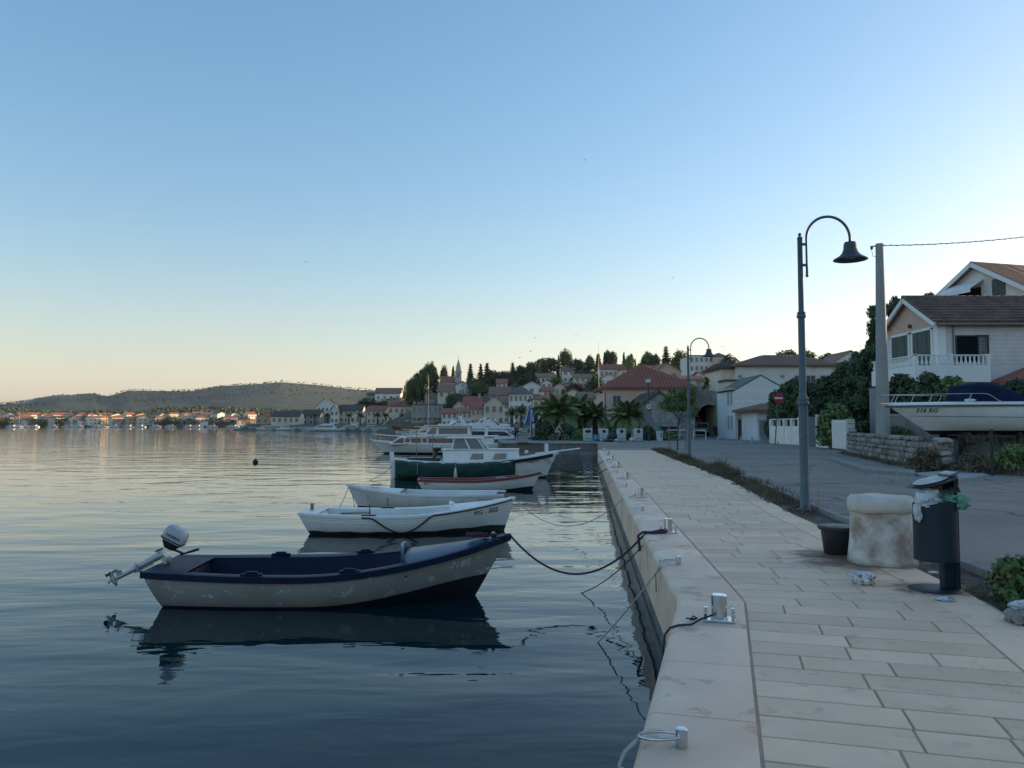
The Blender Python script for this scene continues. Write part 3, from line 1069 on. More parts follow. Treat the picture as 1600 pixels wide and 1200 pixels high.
# ---------------------------------------------------------------- boat 3: plain white boat, bow to the open water
H3 = Hull(5.0, 1.8, 0.46, 0.44, 0.70, d=0.22, rake=0.45, srake=0.25, fs=0.78, pb=2.1)
b3 = boat('dinghy', 'plain white open boat with its bow towards the open water, behind the lettered boat', -2.72, 24.3, 178)
H3.outer(lambda t: 0.04).build('hull', [WHITE2, SLIME], b3, auto=50)
H3.rails([(0.022, -0.05), (0.022, 0.012), (-0.02, 0.02), (-0.14, 0.008), (-0.14, -0.02), (0.0, -0.05)]).build('gunwale', WHITE2, b3, auto=50)
H3.inner(0.05, 0.05, 0.68, th=0.14).build('inner_hull', WHITE2, b3, auto=50)
H3.deck(0.64, 0.995, dz=0.014, camber=0.06, inset=0.0).build('foredeck', WHITE2, b3, smooth=True)
mb = MB(); mb.box((1.55, 0.05, 0.70), (0.30, 0.22, 0.02)); mb.build('deck_hatch', BLACKP, b3)
mb = MB(); mb.box((-0.6, 0, 0.30), (0.26, 1.5, 0.035)); mb.build('thwart', WHITE2, b3, bevel=0.01)
mb = MB()
mb.tube([H3.pt(t, H3.q_at(t, H3.sheer(t) - 0.12), 1) for t in [i / 24 for i in range(25)]], 0.008, 5)
mb.tube([H3.pt(t, H3.q_at(t, H3.sheer(t) - 0.12), -1) for t in [i / 24 for i in range(25)]], 0.008, 5)
mb.build('strake', WHITE2, b3, smooth=True)
mb = MB(); mb.tube([(2.42, 0.0, 0.70), (2.55, 0.05, 0.3), (2.72, 0.1, -0.05)], 0.011, 6); mb.tube([(2.42, 0.0, 0.70), (2.35, -0.18, 0.3), (2.30, -0.3, -0.05)], 0.011, 6)
o = mb.build('mooring_line', ROPEW, None, smooth=True); o.location = b3.location; o.rotation_euler = b3.rotation_euler
tag(o, 'pale doubled line hanging from the bow of the plain white boat', 'rope')
H3.text('5', 0.22, 1.75, 0.33, 1, mat('faint_grey_lettering', (0.33, 0.34, 0.34), None, 20), b3)

# ---------------------------------------------------------------- boat 4: small white boat with red gunwale and red inside
H4 = Hull(4.85, 1.55, 0.46, 0.42, 0.70, d=0.2, rake=0.42, srake=0.3, fs=0.72, pb=2.1)
b4 = boat('small_rowing_boat', 'small white boat with red gunwale and red inside, beside the green boat', -1.28, 30.6, 2.0)
H4.outer(lambda t: 0.03 + 0.12 * sstep(.6, 1, t)).build('hull', [WHITE, ANTIF], b4, auto=50)
H4.rails([(0.03, -0.075), (0.03, 0.012), (-0.02, 0.02), (-0.10, 0.01), (-0.10, -0.02), (0.0, -0.075)]).build('gunwale', REDP, b4, auto=50)
H4.inner(0.02, 0.03, 0.93, th=0.10).build('inner_hull', REDP, b4, auto=50)
H4.deck(0.82, 0.99, dz=0.012, camber=0.03).build('foredeck', REDP, b4)
for x in (-1.0, 0.4):
    mb = MB(); mb.box((x, 0, 0.30), (0.24, 1.3, 0.035)); mb.build('thwart', mat('pale_red_wood', (0.35, 0.17, 0.15), (0.28, 0.1, 0.09), 5), b4, bevel=0.01)
H4.text('4217', 0.15, -2.03, 0.30, -1, REDL, b4, bold=0.003)
mb = MB(); mb.blob((0.9, -0.45, 0.50), 0.16, 4, 0.4, 2, sq=(1.6, 1, 0.35)); mb.build('bundled_cloth', mat('pinkish_cloth', (0.4, 0.25, 0.24), None, 9), b4)

# ---------------------------------------------------------------- boat 5: wooden boat under a green tarpaulin skirt
H5 = Hull(8.0, 2.5, 0.95, 0.80, 1.28, d=0.4, rake=0.75, srake=0.15, fs=0.62, pb=2.0, vee=0.5)
b5 = boat('cabin_boat', 'white cabin boat with its side wrapped in green tarpaulin and a long bowsprit', -1.75, 37.6, 2.0)
H5.outer(lambda t: 0.04 + 0.05 * t).build('hull', [WHITE, ANTIF], b5, auto=50)
H5.rails([(0.035, -0.12), (0.035, 0.02), (-0.10, 0.03), (-0.10, -0.02), (0.0, -0.12)], 0.0, 1.0).build('gunwale', WHITE, b5, auto=50)
H5.rails([(0.045, -0.20), (0.045, -0.05), (0.0, -0.05), (0.0, -0.20)], 0.72, 0.965).build('sheer_stripe', NAVY, b5, auto=50)
# tarpaulin skirt hung over both sides
mb = MB()
for sd in (1, -1):
    rs = []
    for i in range(41):
        t = lerp(0.02, 0.735, i / 40)
        e = H5.pt(t, 1.0, sd)
        sc = 0.03 * math.sin(i * 1.05) + 0.02 * math.sin(i * 2.3)
        col_ = []
        for j in range(7):
            z = lerp(e.z - 0.02 + sc, 0.06, j / 6)
            p = H5.surf(e.x, min(z, e.z - 0.02), sd, 0.045 + 0.012 * math.sin(i * 0.8 + j))
            col_.append(p)
        rs.append(col_ if sd > 0 else col_[::-1])
    mb.rings(rs, closed=False)
tp = mb.build('tarpaulin', TARP, b5, smooth=True)
so = tp.modifiers.new('thickness', 'SOLIDIFY'); so.thickness = 0.012
H5.deck(0.01, 0.995, dz=-0.05, camber=0.06, inset=0.05).build('deck', WHITE2, b5, smooth=True)
mb = MB()
cab = [(-1.55, 0.70), (1.95, 0.55), (2.12, 0.42)]
lo = [Vector((x, y, 0.78)) for x, y in cab]; hi_ = [Vector((x - 0.06, y - 0.05, 1.36)) for x, y in cab]
ringl = lo + [Vector((p.x, -p.y, p.z)) for p in lo[::-1]]; ringh = hi_ + [Vector((p.x, -p.y, p.z + 0.0)) for p in hi_[::-1]]
mb.rings([ringl, ringh]); cb = mb.build('cabin_trunk', WHITE, b5, bevel=0.03)
mb = MB(); mb.prism([(p.x * 1.0 + (0.05 if p.x > 0 else -0.05), p.y * 1.08) for p in hi_] + [((p.x + (0.05 if p.x > 0 else -0.05)), -p.y * 1.08) for p in hi_[::-1]], 1.365, 1.41); mb.build('cabin_roof', WHITE, b5, bevel=0.015)
for x in (0.05, 1.15):
    for sd in (-1, 1):
        mb = MB(); mb.extrude([(x - 0.34, sd * 0.635, 0.92), (x + 0.30, sd * 0.605, 0.92), (x + 0.30, sd * 0.585, 1.20), (x - 0.22, sd * 0.61, 1.20)], (0, sd * 0.03, 0)); mb.build('cabin_window', GLASSG, b5)
# wheelhouse: raked posts, glass and roof
z0, z1 = 1.41, 1.92
for sd in (-1, 1):
    for xa, xb in ((-1.15, -1.05), (-0.30, -0.55), (0.42, 0.05), (0.60, 0.22)):
        mb = MB(); mb.beam((xa, sd * 0.58, z0), (xb, sd * 0.52, z1), 0.06, 0.07, up=(1, 0, 0)); mb.build('wheelhouse_post', WHITE, b5)
for p_, q_ in (((0.60, -0.58, z0), (0.60, 0.58, z0)), ((0.22, -0.52, z1 - 0.02), (0.22, 0.52, z1 - 0.02))):
    mb = MB(); mb.beam(p_, q_, 0.05, 0.05); mb.build('wheelhouse_sill', WHITE, b5)
for sd in (-1, 1):
    mb = MB(); mb.extrude([(-1.10, sd * 0.565, z0 + 0.02), (0.5, sd * 0.565, z0 + 0.02), (0.14, sd * 0.51, z1 - 0.03), (-1.03, sd * 0.51, z1 - 0.03)], (0, sd * 0.006, 0)); mb.build('side_glass', mat('clear_side_glass', (0.42, 0.47, 0.50), None, 2, rough=0.05, trans=0.75), b5)
mb = MB(); mb.extrude([(0.60, -0.55, z0 + 0.02), (0.60, 0.55, z0 + 0.02), (0.235, 0.5, z1 - 0.03), (0.235, -0.5, z1 - 0.03)], (0.006, 0, 0)); mb.build('windscreen', mat('clear_side_glass', (0, 0, 0)), b5)
mb = MB(); mb.prism([(-1.45, -0.66), (0.34, -0.62), (0.40, 0.0), (0.34, 0.62), (-1.45, 0.66)], z1, z1 + 0.05); mb.build('wheelhouse_roof', WHITE, b5, bevel=0.02)
mb = MB(); mb.beam((-4.02, 0, -0.15), (-4.10, 0, 1.25), 0.10, 0.20, up=(1, 0, 0)); mb.beam((-3.9, 0, 0.5), (-3.92, 0, 1.0), 0.16, 0.06, up=(1, 0, 0)); mb.build('rudder_post', WHITE, b5, bevel=0.01)
e = H5.pt(0.93, 1.0)
mb = MB(); mb.box((e.x, 0, e.z + 0.22), (0.17, 0.17, 0.50)); mb.build('samson_post', WHITE, b5, bevel=0.015)
mb = MB(); mb.beam((2.9, 0, 1.17), (5.1, 0, 1.42), 0.12, 0.07); mb.build('bowsprit', WHITE, b5, bevel=0.01)
mb = MB(); mb.lathe([(0.02, 0), (0.10, 0.02), (0.10, 0.13), (0.05, 0.17)], 10, (2.45, 0, 1.17)); mb.build('deck_vent', WHITE2, b5, smooth=True)
for k, (x, m_) in enumerate(((-2.75, ROPEW), (-0.95, ROPEW))):
    p = H5.surf(x, 0.70, -1, 0.10)
    mb = MB(); mb.tube([p + Vector((0, 0.06, 0.18)), p, p + Vector((0, -0.02, -0.42))], 0.011, 6); mb.build('fender_line', m_, b5)
    if k == 1:
        mb = MB(); mb.tube([p + Vector((0, -.02, -0.12)), p + Vector((0, -.04, -0.30)), p + Vector((0, -.04, -0.62))], [0.02, 0.055, 0.10], 8); mb.build('fender', WHITE2, b5, smooth=True)
for x in (-2.95, -2.15):
    mb = MB(); mb.tube([(x, 0.55, 0.7), (x, 0.55, 2.55 if x < -2.5 else 2.1)], 0.018, 6); mb.build('pole', WOOD if x < -2.5 else VARN, b5)
H5.text('MAJAFFIC', 0.16, 2.78, 0.80, -1, BLACKL, b5, slope=0.10)
# small dark outboard stowed upright on the stern
om = bpy.data.objects.new('outboard_motor', None); COL.objects.link(om); om.parent = b5; om.location = (-1.9, -0.3, 0.92)
mb = MB(); mb.blob((0, 0, 0.50), 0.17, 2, 0.15, 1.2, sq=(1.2, 0.8, 0.9)); mb.build('cowling', BLACKP, om, smooth=True)
mb = MB(); mb.box((0, 0, 0.60), (0.36, 0.27, 0.07)); mb.build('cowling_stripe', WHITE2, om, bevel=0.02)
mb = MB(); mb.tube([(0.0, 0, 0.45), (-0.1, 0, 0.1), (-0.3, 0, -0.05)], [0.09, 0.07, 0.05], 8); mb.build('drive_leg', BLACKP, om, smooth=True)
mb = MB(); mb.bx(-3.3, -1.75, -0.6, 0.6, 0.78, 1.0); mb.build('engine_cover', BLACKP, b5, bevel=0.05)
# ================================================================ foliage
LEAF_DK = mat('dark_evergreen_leaves', (0.036, 0.062, 0.028), (0.065, 0.092, 0.036), 2.5, rough=0.75, rand=0.25, detail=2, lo=0.4, hi=0.6)
LEAF_MD = mat('green_leaves', (0.085, 0.136, 0.040), (0.133, 0.186, 0.057), 2.0, rough=0.7, rand=0.25, detail=2)
LEAF_PINE = mat('pine_needles', (0.053, 0.084, 0.038), (0.086, 0.109, 0.049), 1.5, rough=0.8, rand=0.2, detail=2)
LEAF_PALM = mat('palm_leaflets', (0.105, 0.166, 0.043), (0.172, 0.225, 0.067), 1.5, rough=0.6, rand=0.15, detail=2)
LEAF_YEL = mat('yellow_palm_leaflets', (0.13, 0.14, 0.035), (0.09, 0.11, 0.03), 1.5, rough=0.6)
BARK = mat('grey_brown_bark', (0.10, 0.075, 0.055), (0.06, 0.045, 0.035), 4, rough=0.9, bump=0.03, bscale=8, stretch=(1, 1, 0.3))
DRYG = mat('dry_weeds', (0.155, 0.115, 0.068), (0.10, 0.075, 0.05), 3, rough=0.85, detail=2)
GRASS = mat('dull_green_grass', (0.060, 0.078, 0.030), (0.10, 0.095, 0.045), 2.5, rough=0.8, detail=2)

def leaf(mb, p, n, up, w, l):
    s = n.cross(up)
    if s.length < 1e-3:
        s = Vector((1, 0, 0))
    s.normalize()
    k = len(mb.v)
    mb.v += [tuple(p - s * w * 0.5), tuple(p + up * l * 0.5 - s * w * 0.15), tuple(p + s * w * 0.5), tuple(p - up * l * 0.5 + n * w * 0.2)]
    mb.face((k, k + 3, k + 2, k + 1))

def crown(shape, h, r, n, lw, seed, clumps=40, low=0.0):
    """leaf faces gathered in clumps through the volume of a crown; shape(u) = relative radius at height u"""
    g = random.Random(seed)
    mb = MB()
    cl = []
    for _ in range(clumps):
        u = g.random() ** 0.8
        a = g.uniform(0, 2 * math.pi)
        R_ = r * shape(u) * (0.35 + 0.65 * g.random() ** 0.5)
        cl.append(Vector((R_ * math.cos(a), R_ * math.sin(a), h * (low + (1 - low) * u))))
    cr = r * 0.42
    for i in range(n):
        c = cl[i % clumps]
        d = Vector((g.gauss(0, 1), g.gauss(0, 1), g.gauss(0, 0.8)))
        d.normalize()
        rad_ = cr * (0.15 + 0.85 * g.random() ** 0.6) * (0.7 + 0.5 * shape(min(1, max(0, c.z / h))))
        p = c + d * rad_
        if p.z < 0: p.z = -p.z * 0.3
        nn = (d + Vector((g.uniform(-.7, .7), g.uniform(-.7, .7), g.uniform(-.4, .9)))).normalized()
        up = Vector((g.uniform(-1, 1), g.uniform(-1, 1), g.uniform(-1, 1))).cross(nn)
        up = up.normalized() if up.length > 1e-3 else Vector((0, 0, 1))
        s_ = lw * g.uniform(0.6, 1.3)
        leaf(mb, p, nn, up, s_, s_ * 1.6)
    return mb

def conifer_crown(h, r, n, lw, seed, layers=15):
    g = random.Random(seed)
    mb = MB()
    for i in range(n):
        u = 1 - (g.random()) ** 0.6
        lay = (math.floor(u * layers) + 0.5 * g.random()) / layers
        a = g.uniform(0, 2 * math.pi)
        br = 0.75 + 0.25 * math.sin(a * 5 + math.floor(u * layers) * 2.4)
        R_ = r * (1 - lay) ** 0.85 * br
        q = g.random() ** 0.6
        p = Vector((R_ * q * math.cos(a), R_ * q * math.sin(a), h * lay - 0.10 * h * q * (1 - lay) + 0.03 * h))
        out = Vector((math.cos(a), math.sin(a), -0.35)).normalized()
        nn = (Vector((g.uniform(-.6, .6), g.uniform(-.6, .6), 1))).normalized()
        s_ = lw * g.uniform(0.6, 1.3)
        leaf(mb, p, nn, out, s_ * 0.8, s_ * 2.0)
    return mb

SH = {
    'round': lambda u: math.sqrt(max(0.02, 1 - (2 * u - 0.9) ** 2)) if u < 0.95 else 0.3,
    'cypress': lambda u: max(0.06, math.sin(math.pi * min(1, 0.12 + u * 0.88)) ** 0.55 * (1 - 0.55 * u)),
    'umbrella': lambda u: 0.55 + 0.45 * math.sin(math.pi * u),
    'dome': lambda u: math.sqrt(max(0.03, 1 - u * u * 0.97)),
    'pine': lambda u: max(0.12, (1 - u) ** 0.6) * (0.8 + 0.2 * math.sin(u * 23)),
}
_tree_cache = {}
def tree(kind, x, y, z, h, r, label, cat='tree', group='trees on the village hill', variant=0, name=None, n=2600, lw=None, leafm=None, trunk=True):
    """a tree: trunk with limbs and a crown of leaf clumps. Crowns of one kind share mesh data and are scaled."""
    key = (kind, variant, n)
    if key not in _tree_cache:
        seed = hash(kind) % 1 + variant * 17 + len(kind) * 5
        if kind == 'conifer':
            cm = conifer_crown(1.0, 0.32, n, 0.075, seed).mesh('crown')
        elif kind == 'cypress':
            cm = crown(SH['cypress'], 1.0, 0.16, n, 0.045, seed, 70, 0.03).mesh('crown')
        elif kind == 'umbrella':
            cm = crown(SH['umbrella'], 0.42, 0.5, n, 0.06, seed, 46).mesh('crown')
            for v in cm.vertices: v.co.z += 0.56
        elif kind == 'dome':
            cm = crown(SH['dome'], 0.92, 0.5, n, 0.055, seed, 60).mesh('crown')
        else:
            cm = crown(SH['round'], 0.78, 0.42, n, 0.06, seed, 46).mesh('crown')
            for v in cm.vertices: v.co.z += 0.20
        t = MB()
        g = random.Random(seed)
        t.tube([(0, 0, -0.08), (0.008, 0, 0.2), (0.0, 0.01, 0.55), (0.01, 0, 0.8)], [0.030, 0.022, 0.014, 0.004], 7)
        for i in range(5):
            a = g.uniform(0, 6.28); z0 = g.uniform(0.3, 0.6)
            rr = 0.10 if kind in ('cypress',) else 0.24
            t.tube([(0, 0, z0), (rr * 0.5 * math.cos(a), rr * 0.5 * math.sin(a), z0 + 0.08), (rr * math.cos(a), rr * math.sin(a), z0 + 0.2)], [0.011, 0.008, 0.003], 5)
        tm = t.mesh('trunk', [BARK], True)
        lm = leafm or {'conifer': LEAF_PINE, 'umbrella': LEAF_PINE, 'cypress': LEAF_DK}.get(kind, LEAF_MD if variant % 2 else LEAF_DK)
        cm.materials.append(lm)
        _tree_cache[key] = (cm, tm, {'conifer': 0.32, 'cypress': 0.16, 'umbrella': 0.5, 'dome': 0.5}.get(kind, 0.42))
    cm, tm, r0 = _tree_cache[key]
    o = thing(name or {'conifer': 'conifer_tree', 'cypress': 'cypress_tree', 'umbrella': 'pine_tree', 'dome': 'bush'}.get(kind, 'broadleaf_tree'), label, cat, (x, y, z), 0, group)
    c = link('crown', cm, o); c.scale = (r / r0, r / r0, h); c.rotation_euler.z = (x * 7.3 + y) % 6.28
    if trunk:
        c = link('trunk', tm, o); c.scale = (h, h, h)
    return o

# ================================================================ village houses
WALLM = {
    'white': mat('white_render', (0.791, 0.732, 0.658), (0.659, 0.610, 0.551), 0.6, rough=0.85, rand=0.05, spots=((0.553, 0.500, 0.432), 0.9, 0.62)),
    'cream': mat('cream_render', (0.738, 0.623, 0.479), (0.619, 0.527, 0.409), 0.6, rough=0.85, rand=0.06, spots=((0.531, 0.438, 0.337), 0.9, 0.62)),
    'grey': mat('grey_stone_render', (0.403, 0.390, 0.366), (0.305, 0.299, 0.281), 0.8, rough=0.9, rand=0.06),
    'pink': mat('pinkish_render', (0.64, 0.43, 0.33), (0.57, 0.38, 0.29), 0.7, rough=0.85, spots=((0.62, 0.46, 0.37), 1.2, 0.62)),
    'ochre': mat('ochre_render', (0.537, 0.390, 0.232), (0.451, 0.329, 0.207), 0.7, rough=0.85, rand=0.06),
    'pale': mat('pale_blue_white_render', (0.743, 0.732, 0.707), (0.666, 0.659, 0.637), 0.7, rough=0.85),
}
ROOFM = {
    'red': mat('red_clay_tiles', (0.377, 0.124, 0.085), (0.260, 0.091, 0.068), 2.0, rough=0.85, rand=0.08, spots=((0.208, 0.130, 0.104), 3, 0.62)),
    'orange': mat('orange_clay_tiles', (0.390, 0.163, 0.098), (0.286, 0.117, 0.072), 2.0, rough=0.85, rand=0.08),
    'brown': mat('brown_clay_tiles', (0.286, 0.156, 0.111), (0.195, 0.114, 0.088), 2.0, rough=0.88, rand=0.08, spots=((0.260, 0.169, 0.130), 3, 0.6)),
    'dark': mat('dark_old_tiles', (0.111, 0.086, 0.073), (0.072, 0.058, 0.052), 2.0, rough=0.9, rand=0.1),
    'grey': mat('grey_stone_roof', (0.17, 0.165, 0.155), (0.12, 0.115, 0.11), 2.0, rough=0.9, rand=0.1),
}
SHUT = {'grey': mat('grey_shutters', (0.10, 0.105, 0.11), (0.08, 0.085, 0.09), 6, rough=0.7), 'green': mat('dark_green_shutters', (0.020, 0.045, 0.040), (0.015, 0.035, 0.032), 6, rough=0.6),
        'brown': mat('brown_shutters', (0.07, 0.045, 0.03), (0.05, 0.035, 0.025), 6, rough=0.7)}
FRAMEM = mat('pale_window_surround', (0.50, 0.49, 0.46), (0.42, 0.41, 0.39), 5, rough=0.8)
CHIM = mat('chimney_render', (0.42, 0.39, 0.35), (0.30, 0.28, 0.25), 3, rough=0.9)

def tile_slope(mb, A, B, TA, TB, pitch, rad_=0.12):
    """half-round tile ribs laid up a roof slope: eave A->B, top edge TA->TB"""
    A, B, TA, TB = Vector(A), Vector(B), Vector(TA), Vector(TB)
    e = (B - A); L = e.length; e = e / L
    up = TA - A; up = up - e * up.dot(e)
    H = up.length; up = up / H
    n = e.cross(up)
    a0 = (TA - A).dot(e); b0 = (TB - A).dot(e)
    k = int(L / pitch)
    for i in range(k):
        s = (i + 0.5) * L / k
        t = 1.0
        if s < a0 and a0 > 1e-6: t = min(t, s / a0)
        if s > b0 and L - b0 > 1e-6: t = min(t, (L - s) / (L - b0))
        if t < 0.04: continue
        p0, p1 = A + e * s + n * 0.01, A + e * s + up * (H * t) + n * 0.01
        q = len(mb.v)
        for p in (p0, p1):
            for j in range(4):
                an = math.pi * j / 3
                mb.v.append(tuple(p + e * (rad_ * math.cos(an)) + n * (rad_ * math.sin(an))))
        for j in range(3):
            mb.face((q + j, q + j + 1, q + 5 + j, q + 4 + j))
        mb.face((q + 3, q + 2, q + 1, q))

def house(label, x, y, w, d, zb, ze, zr, wall='white', roof='red', kind='gx', rz=0.0, wins=None, over=0.35, tiles=0.0, chim=(), group='houses on the village hill',
          name='house', shut=None, doors=(), cat='house', wsize=(0.95, 1.25)):
    """x,y = centre of the front (camera-side) wall foot; w = width across, d = depth away; zb base, ze eave, zr ridge.
    kind gx: ridge along the width; gy: gable to the camera; hip; flat.  wins: list of (u, z, face[, w, h])"""
    t = thing(name, label, cat, (x, y, zb), rz, group)
    H, Rz = ze - zb, zr - zb
    X0, X1 = -w / 2, w / 2
    base = -2.5
    mb = MB()
    if kind == 'gy':
        prof = [(X0, base), (X1, base), (X1, H), (0, Rz - 0.12), (X0, H)]
        mb.extrude([(p[0], 0, p[1]) for p in prof], (0, d, 0))
    elif kind == 'gx':
        prof = [(0, base), (d, base), (d, H), (d / 2, Rz - 0.12), (0, H)]
        mb.extrude([(X0, p[0], p[1]) for p in prof][::-1], (w, 0, 0))
    else:
        mb.bx(X0, X1, 0, d, base, H)
    mb.build('wall', WALLM[wall] if isinstance(wall, str) else wall, t)
    rm = ROOFM[roof] if isinstance(roof, str) else roof
    mb = MB()
    th = 0.16
    tl = MB()
    if kind == 'gx':
        k = (Rz - H) / (d / 2)
        for s0, s1, zs in ((-over, d / 2, 1), (d + over, d / 2, -1)):
            a = (X0 - over, s0, H - over * k); b = (X1 + over, s0, H - over * k); c = (X1 + over, s1, Rz); e = (X0 - over, s1, Rz)
            mb.extrude([a, b, c, e] if zs > 0 else [b, a, e, c], (0, 0, -th))
            if tiles and zs > 0: tile_slope(tl, a, b, e, c, tiles)
            elif tiles: tile_slope(tl, b, a, c, e, tiles)
        ridge = [(X0 - over, d / 2, Rz + 0.02), (X1 + over, d / 2, Rz + 0.02)]
    elif kind == 'gy':
        k = (Rz - H) / (w / 2)
        for sx in (-1, 1):
            a = (sx * (w / 2 + over), -over, H - over * k); b = (sx * (w / 2 + over), d + over, H - over * k); c = (0, d + over, Rz); e = (0, -over, Rz)
            mb.extrude([b, a, e, c] if sx < 0 else [a, b, c, e], (0, 0, -th))
            if tiles: tile_slope(tl, *((b, a, c, e) if sx < 0 else (a, b, e, c)), tiles)
        ridge = [(0, -over, Rz + 0.02), (0, d + over, Rz + 0.02)]
    elif kind == 'hip':
        o = over
        i = min(w, d) / 2 * 0.95
        E_ = [(X0 - o, -o, H), (X1 + o, -o, H), (X1 + o, d + o, H), (X0 - o, d + o, H)]
        if w >= d:
            r1, r2 = (X0 + i, d / 2, Rz), (X1 - i, d / 2, Rz)
            F_ = [[E_[0], E_[1], r2, r1], [E_[1], E_[2], r2], [E_[2], E_[3], r1, r2], [E_[3], E_[0], r1]]
        else:
            r1, r2 = (0, i, Rz), (0, d - i, Rz)
            F_ = [[E_[0], E_[1], r1], [E_[1], E_[2], r2, r1], [E_[2], E_[3], r2], [E_[3], E_[0], r1, r2]]
        q = len(mb.v)
        for f in F_: mb.poly(f)
        mb.poly([(p[0], p[1], p[2] - 0.02) for p in E_[::-1]])
        mb.bx(X0 - o, X1 + o, -o, d + o, H - 0.14, H - 0.025)
        if tiles:
            for f in F_:
                if len(f) == 4: tile_slope(tl, f[0], f[1], f[3], f[2], tiles)
                else: tile_slope(tl, f[0], f[1], f[2], f[2], tiles)
        ridge = [r1, r2]
    else:
        mb.bx(X0 - over, X1 + over, -over, d + over, H, H + 0.25)
        ridge = None
    ro = mb.build('roof', rm, t)
    if tiles and tl.v:
        to = tl.build('roof_tiles', rm, ro, auto=60)
        to['kind'] = 'stuff'
    if ridge and tiles:
        mb = MB(); mb.tube([Vector(ridge[0]), Vector(ridge[1])], 0.11, 8); mb.build('ridge_tiles', rm, ro, smooth=True)
    for cx, cy, ch in chim:
        mb = MB(); mb.bx(cx - 0.3, cx + 0.3, cy - 0.3, cy + 0.3, H, Rz + ch); mb.bx(cx - 0.38, cx + 0.38, cy - 0.38, cy + 0.38, Rz + ch - 0.25, Rz + ch - 0.1); mb.build('chimney', CHIM, ro)
    for wn in (wins or ()):
        u, z, f = wn[:3]
        ww, wh = wn[3:5] if len(wn) > 3 else wsize
        if f == 'f': M_ = Matrix.Translation((u, 0, z))
        elif f == 'l': M_ = Matrix.Translation((X0, u, z)) @ Matrix.Rotation(rad(-90), 4, 'Z')
        else: M_ = Matrix.Translation((X1, u, z)) @ Matrix.Rotation(rad(90), 4, 'Z')
        key = (round(ww, 2), round(wh, 2), shut)
        if key not in _win:
            mb = MB()
            for c, s_ in (((0, -0.02, wh / 2 + 0.06), (ww + 0.24, 0.10, 0.12)), ((0, -0.03, -wh / 2 - 0.05), (ww + 0.3, 0.14, 0.10)), ((-ww / 2 - 0.06, -0.02, 0), (0.12, 0.10, wh)), ((ww / 2 + 0.06, -0.02, 0), (0.12, 0.10, wh)), ((0, -0.015, 0), (0.05, 0.05, wh))):
                mb.box(c, s_)
            pb = MB(); pb.box((0, 0.0, 0), (ww, 0.03, wh))
            _win[key] = (mb.mesh('window', [FRAMEM]), pb.mesh('pane', [GLASS if not shut else SHUT[shut]]))
        wo = link('window', _win[key][0], t); wo.matrix_local = M_
        link('pane', _win[key][1], wo)
    for u, f, dw, dh, dm in doors:
        if f == 'f': M_ = Matrix.Translation((u, 0, dh / 2))
        elif f == 'l': M_ = Matrix.Translation((X0, u, dh / 2)) @ Matrix.Rotation(rad(-90), 4, 'Z')
        else: M_ = Matrix.Translation((X1, u, dh / 2)) @ Matrix.Rotation(rad(90), 4, 'Z')
        mb = MB(); mb.box((0, 0, 0), (dw, 0.05, dh)); do = mb.build('door', dm, t); do.matrix_local = M_
        mb = MB(); mb.box((0, -0.03, dh / 2 + 0.06), (dw + 0.3, 0.12, 0.14)); mb.build('lintel', FRAMEM, do)
    return t
_win = {}

CTRL = []           # ground heights under the houses shape the hill
def vhouse(label, px0, px1, ye, yr, yb, Y, **kw):
    """house measured in the photograph: edges px0..px1, eave, ridge and foot rows, at distance Y"""
    a, b = at(px0, ye, Y), at(px1, ye, Y)
    kind = kw.get('kind', 'gx')
    d = kw.pop('d', 8.0)
    ry = Y + (d / 2 if kind != 'gy' else 0)
    zr = at((px0 + px1) / 2, yr, ry).z
    zb = at(px0, yb, Y).z
    nw = kw.pop('nw', None)
    ze = a.z
    w = b.x - a.x
    if nw:
        cols, rows_ = nw
        hh = max(0.8, min(1.4, (ze - zb) / rows_ * 0.45))
        kw['wins'] = [(-w / 2 + w * (i + 0.5) / cols, (ze - zb) * (j + 0.55) / rows_, 'f', min(1.0, w / cols * 0.45), hh) for i in range(cols) for j in range(rows_)] + kw.get('wins', [])
    o = house(label, (a.x + b.x) / 2, Y, w, d, zb, ze, max(zr, ze + 0.3), **kw)
    CTRL.append(((a.x + b.x) / 2, Y, zb + 0.2)); CTRL.append(((a.x + b.x) / 2, Y + d, zb + 0.8))
    return o

G1 = 'houses along the village waterfront'
vhouse('long low house with brown roof at the left end of the village waterfront', 424, 468, 650, 642, 664, 332, wall='cream', roof='dark', nw=(5, 1), group=G1)
vhouse('small orange roofed house left of the long low waterfront house', 400, 420, 652, 646, 664, 345, wall='ochre', roof='red', nw=(2, 1), kind='gy', group=G1)
vhouse('tall white gabled house with a row of small windows above the waterfront', 495, 521, 633, 621, 648, 372, wall='white', roof='grey', kind='gy', nw=(4, 1), group=G1)
vhouse('grey house in the shade left of the tall white gable', 472, 500, 648, 640, 664, 345, wall='grey', roof='dark', nw=(3, 2), group=G1)
vhouse('narrow white house with its gable to the water beside a dark roof', 516, 529, 641, 632, 663, 322, wall='white', roof='dark', kind='gy', nw=(2, 2), group=G1)
vhouse('cream house with long dark roof behind the waterfront palms', 530, 566, 641, 632, 662, 325, wall='cream', roof='dark', nw=(5, 2), group=G1)
vhouse('little cream house with a gable between two waterfront houses', 547, 563, 650, 642, 664, 312, wall='cream', roof='dark', kind='gy', nw=(2, 1), group=G1)
vhouse('cream house with red roof and a dark balcony on the waterfront', 573, 602, 641, 634, 664, 306, wall='cream', roof='red', nw=(4, 2), group=G1)
vhouse('cream two storey house with bright red hipped roof on the waterfront', 606, 642, 635, 627, 664, 300, wall='cream', roof='red', kind='hip', nw=(4, 2), group=G1)
vhouse('broad grey stone house with flat dark roof behind the schooner masts', 643, 692, 632, 630, 664, 256, wall='grey', roof='dark', kind='hip', nw=(6, 2), group=G1)
